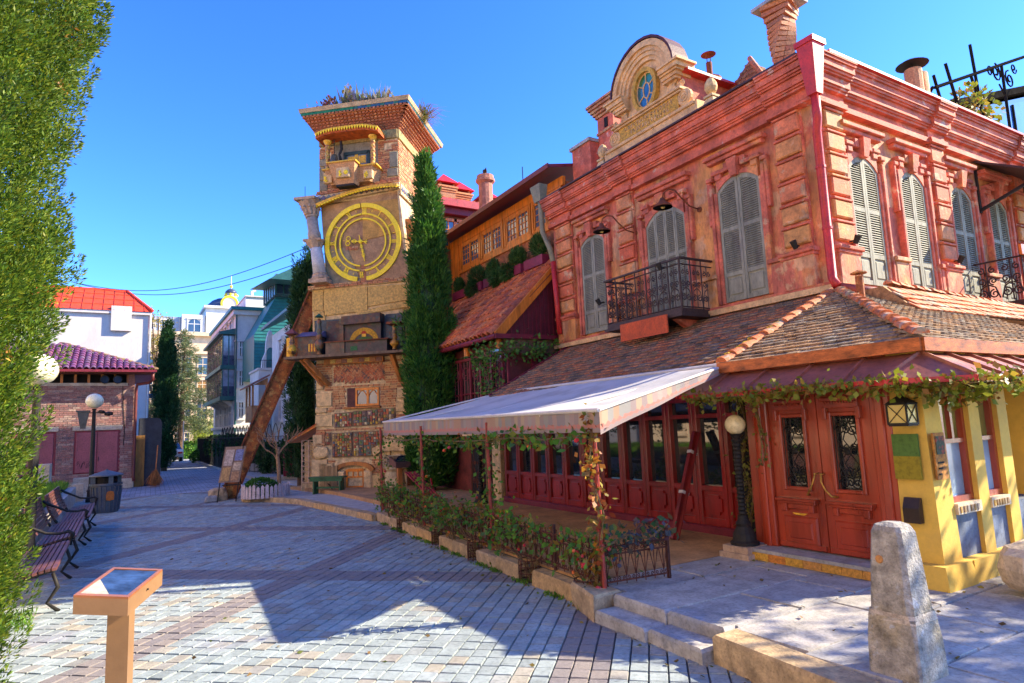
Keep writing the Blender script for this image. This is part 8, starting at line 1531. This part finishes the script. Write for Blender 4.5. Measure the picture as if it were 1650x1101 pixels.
MB().lathe((12.3, 101, 19.4), [(2.9, 0), (2.75, .7), (2.3, 1.4), (1.7, 2.0), (1.0, 2.35)], 20).build('dome_shell', M_slate, dm, smooth=True); m = MB(); m.lathe((12.95, 99.5, 21.6), [(.8, 0), (.75, .6), (.8, .7)], 14); m.build('lantern', M_white2, dm); MB().lathe((12.95, 99.5, 22.3), [(.85, 0), (.75, .35), (.45, .65), (.1, .8)], 14).build('lantern_cap', M_slate, dm, smooth=True); MB().tube([(12.95, 99.5, 23.0), (12.95, 99.5, 25.1)], [.10, .04], 6).build('spire', M_white2, dm); MB().ball((12.95, 99.5, 23.4), .22, 10).build('gilt_ball', M_gold, dm)
m = MB(); m.tube([(12.6+1.05*math.cos(2*math.pi*i/20), 98.2, 20.6+1.05*math.sin(2*math.pi*i/20)) for i in range(21)], .16, 6); m.build('gilt_wreath', M_gold, dm); MB().lathe((12.6, 98.3, 20.6), [(.95, 0), (.95, .1)], 16, (0, -1, 0)).build('wreath_disc', M_white2, dm)
for k in range(7): a = 2*math.pi*k/7; MB().ball((12.95+.8*math.cos(a), 99.5+.8*math.sin(a), 22.1), .2, 8).build('gilt_boss', M_gold, dm)
# ---------------------------------------------------------------- white house with teal glazed bay
wh = thing('white_house', 'white corner house with a teal two-storey glazed bay', 'building', (6.15, 44.3, 0)); MB().box(6.15, 12, 44.3, 56, 0, 9.9).build('wall', M_white, wh); WE = frame((0, 44.3, 0), (1, 0, 0), (0, -1, 0)); WS = frame((6.15, 0, 0), (0, 1, 0), (-1, 0, 0))
MB().box(5.75, 12, 43.9, 56.4, 9.85, 10.05).build('eave', M_teal, wh); MB().box(5.9, 12, 44.1, 56.2, 9.55, 9.85).build('cornice', M_white, wh); MB().box(6.10, 12, 44.25, 56.05, 7.9, 7.98).build('string_course', M_white2, wh); MB().box(6.7, 8.6, 44.6, 55, 10.05, 10.85).build('roof_block', M_white, wh); MB().box(6.65, 8.65, 44.5, 55.1, 10.85, 10.93).build('roof_block_cap', M_white2, wh); m = MB(); m.tube([(7.3, 46, 10.9), (7.3, 46, 11.5), (7.55, 46, 11.6)], .09, 6); m.build('roof_vent', M_white2, wh)
MB().box(6.0, 12, 44.15, 56.15, 2.3, 2.5).build('string_course', M_white2, wh)
for y in (46.5, 49, 51.5, 54): far_window(WS, y, 1.0, 8.3, 9.4, wh, False, M_white)
for y in (46.2, 48.5, 51, 53.5): far_window(WS, y, 1.1, 2.5, 3.9, wh, False, M_white, M_glass)
for z in (3.0, 5.0, 6.9): far_window(WE, 6.45, .22, z, z+.9, wh, False, M_white, M_glass)
bay = MB().box(5.42, 6.15, 45.1, 54, 4.3, 8.35).build('glazed_bay', mat('bay_interior', (.10, .13, .20), rough=.3), wh)
m = MB(); m.hexa([(5.15, 44.75, 8.35), (6.15, 44.75, 8.35), (6.15, 54.3, 8.35), (5.15, 54.3, 8.35), (5.15, 44.75, 8.5), (6.15, 44.75, 8.75), (6.15, 54.3, 8.75), (5.15, 54.3, 8.5)]); m.build('bay_roof', M_tealdk, bay)
for z0, z1 in ((4.1, 4.35), (6.1, 6.35)): MB().box(5.28, 6.15, 44.95, 54.1, z0, z1).build('bay_band', M_tealdk, bay)
for fl in (0, 1):
    z0 = 4.35+fl*2.0; z1 = z0+1.75 if not fl else 8.3
    for k in range(11): y = 45.1+k*.85; MB().box(5.385, 5.42, y-.025, y+.025, z0, z1).build('bay_mullion', mat('pinkish_mullion', (.36, .26, .26), bump=0) if k else M_tealdk, bay)
    for k in range(3): x = 5.42+k*.36; MB().box(x-.03, x+.03, 45.03, 45.11, z0, z1).build('bay_mullion', M_tealdk, bay)
    for k in range(10): y = 45.14+k*.85; MB().box(5.40, 5.415, y, y+.77, z0+.02, z1-.02).build('bay_pane', M_glassblue, bay)
    for k in range(2): x = 5.45+k*.36; MB().box(x, x+.3, 45.08, 45.095, z0+.02, z1-.02).build('bay_pane', glass('curtained_pane', (.22, .28, .36), .1), bay); MB().box(x, x+.3, 45.06, 45.08, z0+.0, z0+.65).build('bay_spandrel', mat('navy_spandrel', (.03, .05, .12), rough=.3, bump=0), bay)
m = MB(); m.tube([(6.1, 44.2, 9.8), (6.1, 44.2, .3)], .05, 6); m.build('downpipe', M_tealdk, wh)
for k in range(4): MB().prism([(5.5, 45.6+k*2.2, 4.1), (6.15, 45.6+k*2.2, 4.1), (6.15, 45.6+k*2.2, 3.6)], (0, .2, 0)).build('bay_corbel', M_white, bay)
# ---------------------------------------------------------------- teal house nearer the tower
te = thing('teal_house', 'teal-clad house with a white curved gable and green glazed loft', 'building', (7.5, 40, 0)); MB().prism([(6.5, 40, 5.2), (6.5, 40, 7.68), (7.8, 40, 10.2), (9.6, 40, 10.3), (9.6, 40, 5.2)], (0, 4.2, 0)).build('teal_gable', M_teal, te)
for k in range(24): z = 5.3+k*.2; x0 = 6.5 if z < 7.68 else 6.5+(z-7.68)/2.52*1.3; MB().box(x0+.02, 9.6, 39.975, 40.0, z, z+.02).build('clapboard_line', M_tealdk, te)
MB().box(6.3, 10, 37.2, 40, 0, 5.35).build('lower_wall', M_white, te); MB().box(6.22, 10, 37.1, 40, 5.3, 5.42).build('ledge', M_white2, te)
m = MB(); m.hexa([(6.7, 36.5, 10.3), (9.5, 36.5, 10.3), (9.5, 43, 11.0), (6.7, 43, 11.0), (7.0, 36.5, 10.5), (9.5, 36.5, 11.9), (9.5, 43, 12.2), (7.0, 43, 11.2)]); m.build('loft_roof', M_tealdk, te)
lf_ = MB().box(7.5, 9.6, 39, 43, 10.0, 11.2).build('glazed_loft', mat('loft_interior', (.06, .10, .14), rough=.2), te)
for k in range(6): MB().box(7.46, 7.52, 39.0+k*.7, 39.07+k*.7, 10.0, 11.1).build('loft_mullion', M_tealdk, lf_)
for k in range(5): MB().box(7.5+k*.42, 7.56+k*.42, 38.94, 39.0, 10.0, 11.1).build('loft_mullion', M_tealdk, lf_)
for k in range(4): MB().box(7.58+k*.42, 7.9+k*.42, 38.97, 38.985, 10.05, 11.1).build('loft_pane', M_glassblue, lf_)
PD = frame((0, 38, 0), (1, 0, 0), (0, -1, 0)); pdm = MB(PD); pdm.prism([(6.55, -.2, 5.42), (6.62, -.2, 6.0), (6.78, -.2, 6.4), (6.80, -.2, 7.0), (6.90, -.2, 7.5), (7.0, -.2, 7.66), (7.1, -.2, 7.5), (7.22, -.2, 7.0), (7.24, -.2, 6.4), (7.40, -.2, 6.0), (7.48, -.2, 5.42)], (0, .35, 0)); pdo = pdm.build('curved_gable', M_white, te); MB(PD).prism([(6.8, .15, 5.5)]+[(7.01-.21*math.cos(math.pi*i/8), .15, 6.3+.35*math.sin(math.pi*i/8)) for i in range(9)]+[(7.22, .15, 5.5)], (0, .04, 0)).build('arched_window', glass('teal_arched_pane', (.03, .16, .17), .15), pdo)
for k in range(12): MB().tube([(6.4+k*.11, 37.25, 5.42), (6.4+k*.11, 37.25, 5.85)], .012, 4).build('balcony_baluster', M_iron, te)
MB().bar((6.35, 37.25, 5.86), (7.75, 37.25, 5.86), .03, .03).build('balcony_rail', M_iron, te)
# timber bay
tb = MB(); tb.box(5.55, 6.3, 34.6, 36.6, 2.45, 2.55); tbo = tb.build('timber_bay', M_wood, te); M_lw = mat('pale_timber', (.42, .24, .12), var=.2, streak=.2)
for x, y in ((5.55, 34.6), (5.55, 36.5), (6.2, 34.6), (5.55, 35.55)): MB().box(x, x+.09, y, y+.09, 2.5, 4.3).build('bay_post', M_lw, tbo)
for k in range(6): MB().box(5.55, 5.58, 34.65+k*.32, 34.92+k*.32, 2.55, 3.2).build('bay_board', M_lw, tbo)
for k in range(2): MB().box(5.64+k*.32, 5.92+k*.32, 34.58, 34.61, 2.55, 3.2).build('bay_board', M_lw, tbo)
m = MB(); m.hexa([(5.3, 34.3, 4.15), (6.35, 34.3, 4.75), (6.35, 36.8, 4.75), (5.3, 36.8, 4.15), (5.3, 34.3, 4.23), (6.35, 34.3, 4.83), (6.35, 36.8, 4.83), (5.3, 36.8, 4.23)]); m.build('bay_roof', mat('brown_bay_roof', (.24, .10, .07), var=.2), tbo); MB().box(5.55, 6.3, 34.6, 34.68, 3.2, 3.27).build('bay_rail', M_lw, tbo); MB().box(5.55, 5.62, 34.6, 36.6, 3.2, 3.27).build('bay_rail', M_lw, tbo); MB().prism([(5.6, 34.6, 4.3), (6.3, 34.6, 4.3), (6.3, 34.6, 4.68)], (0, .05, 0)).build('bay_gable', M_lw, tbo)
# nearer white house with green gutter roof (mostly behind cypress and tower)
nh = thing('gutter_house', 'white house with a dark green eave and blue window behind the tower', 'building', (7, 33, 0)); MB().box(6.95, 14, 26.5, 37, 0, 7.2).build('wall', M_white, nh); m = MB(); m.hexa([(6.5, 26.2, 7.5), (14, 26.2, 11.5), (14, 37.2, 11.5), (6.5, 37.2, 7.5), (6.5, 26.2, 7.62), (14, 26.2, 11.65), (14, 37.2, 11.65), (6.5, 37.2, 7.62)]); m.build('roof', M_tealdk, nh); MB().bar((6.45, 26.2, 7.55), (6.45, 37.2, 7.55), .12, .14).build('gutter', M_teal, nh); MB().prism([(6.95, 26.5, 7.2), (14, 26.5, 7.2), (14, 26.5, 11.2), (6.95, 26.5, 7.5)], (0, .2, 0)).build('gable_wall', M_cream, nh)
NS = frame((6.95, 0, 0), (0, 1, 0), (-1, 0, 0)); NE = frame((0, 26.5, 0), (1, 0, 0), (0, -1, 0))
for y in (28.0, 30, 32.2, 34.4): far_window(NS, y, .7, 2.6, 4.2, nh, False, M_white); far_window(NS, y, .7, 5.2, 6.6, nh, True, M_white)
far_window(NE, 7.6, .9, 7.6, 8.6, nh, False, M_cream); far_window(NE, 7.5, .6, 3.4, 4.6, nh, False, M_white)
for y, z in ((27, 3.6), (27, 5)): MB().tube([(6.9, y, 7.4), (6.9, y, .2)], .05, 6).build('downpipe', M_teal, nh)
gt_ = thing('garden_gate', 'maroon ribbed garden gate beside a teal pipe left of the tower', 'gate', (6.0, 27.3, 0)); MB().box(5.60, 6.10, 27.3, 27.36, .1, 1.2).build('leaf', M_maroon, gt_)
for k in range(7): MB().box(5.62+k*.068, 5.64+k*.068, 27.28, 27.3, .15, 1.18).build('rib', M_maroon, gt_)
MB().tube([(6.15, 27.3, 0), (6.15, 27.3, 2.3)], .05, 8).build('gate_pipe', M_teal, gt_)
# iron fence along the houses with hoops
pfn = [(float(np.interp(y, [27.5, 33, 38, 46, 55], [6.0, 5.05, 4.68, 4.75, 4.95])), y) for y in np.linspace(27.6, 55, 40)]
wf2 = thing('street_fence', 'tall thin black iron fence with hooped tops along the houses', 'fence', (4.9, 40, 0))
for k in range(len(pfn)-1):
    (x0, y0), (x1, y1) = pfn[k], pfn[k+1]; m = MB(); m.tube([(x0, y0, 0), (x0, y0, 1.85)], .02, 5)
    for q in (.25, .5, .75): m.tube([(x0+(x1-x0)*q, y0+(y1-y0)*q, .1), (x0+(x1-x0)*q, y0+(y1-y0)*q, 1.7)], .010, 4)
    for z in (.15, 1.7): m.tube([(x0, y0, z), (x1, y1, z)], .014, 4)
    if k < 16: m.tube([(x0+(x1-x0)*t, y0+(y1-y0)*t, 1.7+.55*math.sin(math.pi*t)) for t in [i/8 for i in range(9)]], .018, 4)
    m.build('fence_panel', M_iron, wf2)
MB().box(4.6, 6.9, 27.4, 56, -.05, .10).build('front_garden', M_greystone, kind='structure')
# parked cars at the end of the street
def car(loc, rz, colr, label):
    t = thing('parked_car', label, 'car', loc, 'cars parked at the street end', rz); M = WM[t.name]; pm_ = mat('car_paint', colr, rough=.3, var=.05, bump=0, coat=.6)
    m = MB(M); m.prism([(-.85, -2.1, .35), (-.85, 2.1, .35), (-.85, 2.15, .75), (-.85, 1.2, .95), (-.85, -1.9, .95), (-.85, -2.15, .75)], (1.7, 0, 0)); m.build('body', pm_, t)
    m = MB(M); m.hexa([(-.80, -1.7, .95), (.80, -1.7, .95), (.80, 1.1, .95), (-.80, 1.1, .95), (-.65, -1.2, 1.42), (.65, -1.2, 1.42), (.65, .45, 1.42), (-.65, .45, 1.42)]); m.build('cabin_glass', M_glassblue, t); m = MB(M); m.box(-.66, .66, -1.2, .45, 1.42, 1.46); m.build('roof', pm_, t)
    for sx in (-1, 1):
        for sy in (-1.3, 1.3): MB(M).lathe((sx*.78, sy, .32), [(.32, -.1), (.32, .1)], 14, (1, 0, 0)).build('wheel', M_iron, t); MB(M).lathe((sx*.80, sy, .32), [(.18, -.1), (.18, .1)], 10, (1, 0, 0)).build('hub_cap', M_white2, t)
        MB(M).box(sx*.6-.15, sx*.6+.15, -2.16, -2.10, .62, .76).build('tail_light', M_petal, t); MB(M).box(sx*.6-.15, sx*.6+.15, 2.10, 2.17, .6, .74).build('headlight', M_white, t)
car((3.15, 59.5, 0), .1, (.55, .56, .58), 'silver car parked behind the far cypress'); car((2.75, 66, 0), .0, (.10, .14, .28), 'dark blue car parked beyond the silver one')
tag(MB().box(4.25, 4.32, 59.2, 59.27, 0, 3.2).build('sign_pole', M_white2), 'thin pale pole beside the bright hedge', 'pole')
# ---------------------------------------------------------------- unseen cream house, added to bounce warm sunlight onto the shaded facades
wc = thing('added_bounce_house', 'cream plaster house across the square beyond the left edge', 'building', (-9, 8, 0)); WCF = frame((-7.5, 0, 0), (0, 1, 0), (1, 0, 0)); M_wc = mat('added_bounce_cream_plaster', (.70, .60, .50), var=.1, scale=2, bump=.15)  # unseen house, added to bounce light onto the facades
MB().box(-17, -7.5, -12, 24, 0, 9.5).build('wall', M_wc, wc); MB().box(-17.3, -7.1, -12.3, 24.3, 9.5, 9.8).build('cornice', M_wc, wc); MB(WCF).box(-12, 24, 0, .08, 4.4, 4.6).build('string_course', M_wc, wc)
for k in range(9):
    for z in (1.2, 5.6): far_window(WCF, -9+k*3.8, 1.1, z, z+2.1, wc, z > 5, M_wc, M_glass)
MB().add([(-17.3, -12.3, 9.8), (-7.1, -12.3, 9.8), (-7.1, 24.3, 9.8), (-17.3, 24.3, 9.8), (-12.2, -8, 11.5), (-12.2, 20, 11.5)], [(0, 1, 4), (1, 2, 5, 4), (2, 3, 5), (3, 0, 4, 5)]).build('roof', M_redTile, wc)
# ---------------------------------------------------------------- fallen leaves on the paving
n = 150; yy_ = 2.6+9*RNG.random(n); xx_ = np.where(RNG.random(n) < .6, kerb_x(yy_)-.08-.35*RNG.random(n)**2, -.6+4.2*RNG.random(n)); P = np.stack([xx_, yy_, np.full(n, .008)], 1)
fl = leaves('fallen_leaves', P, np.stack([RNG.normal(size=n), RNG.normal(size=n), RNG.normal(size=n)*.12+.05], 1), .03+.03*RNG.random(n), .6, leafmat('dry_fallen_leaves', [(.22, .12, .03), (.16, .09, .03), (.28, .2, .04), (.12, .14, .03)], .1), plaza, kind='stuff')
n = 60; P = np.stack([4.2+2.2*RNG.random(n), 2.2+3*RNG.random(n), np.full(n, ZT+.012)], 1); leaves('fallen_leaves', P, np.stack([RNG.normal(size=n), RNG.normal(size=n), RNG.normal(size=n)*.1+.05], 1), .03+.03*RNG.random(n), .6, fl.data.materials[0], terrace, kind='stuff')
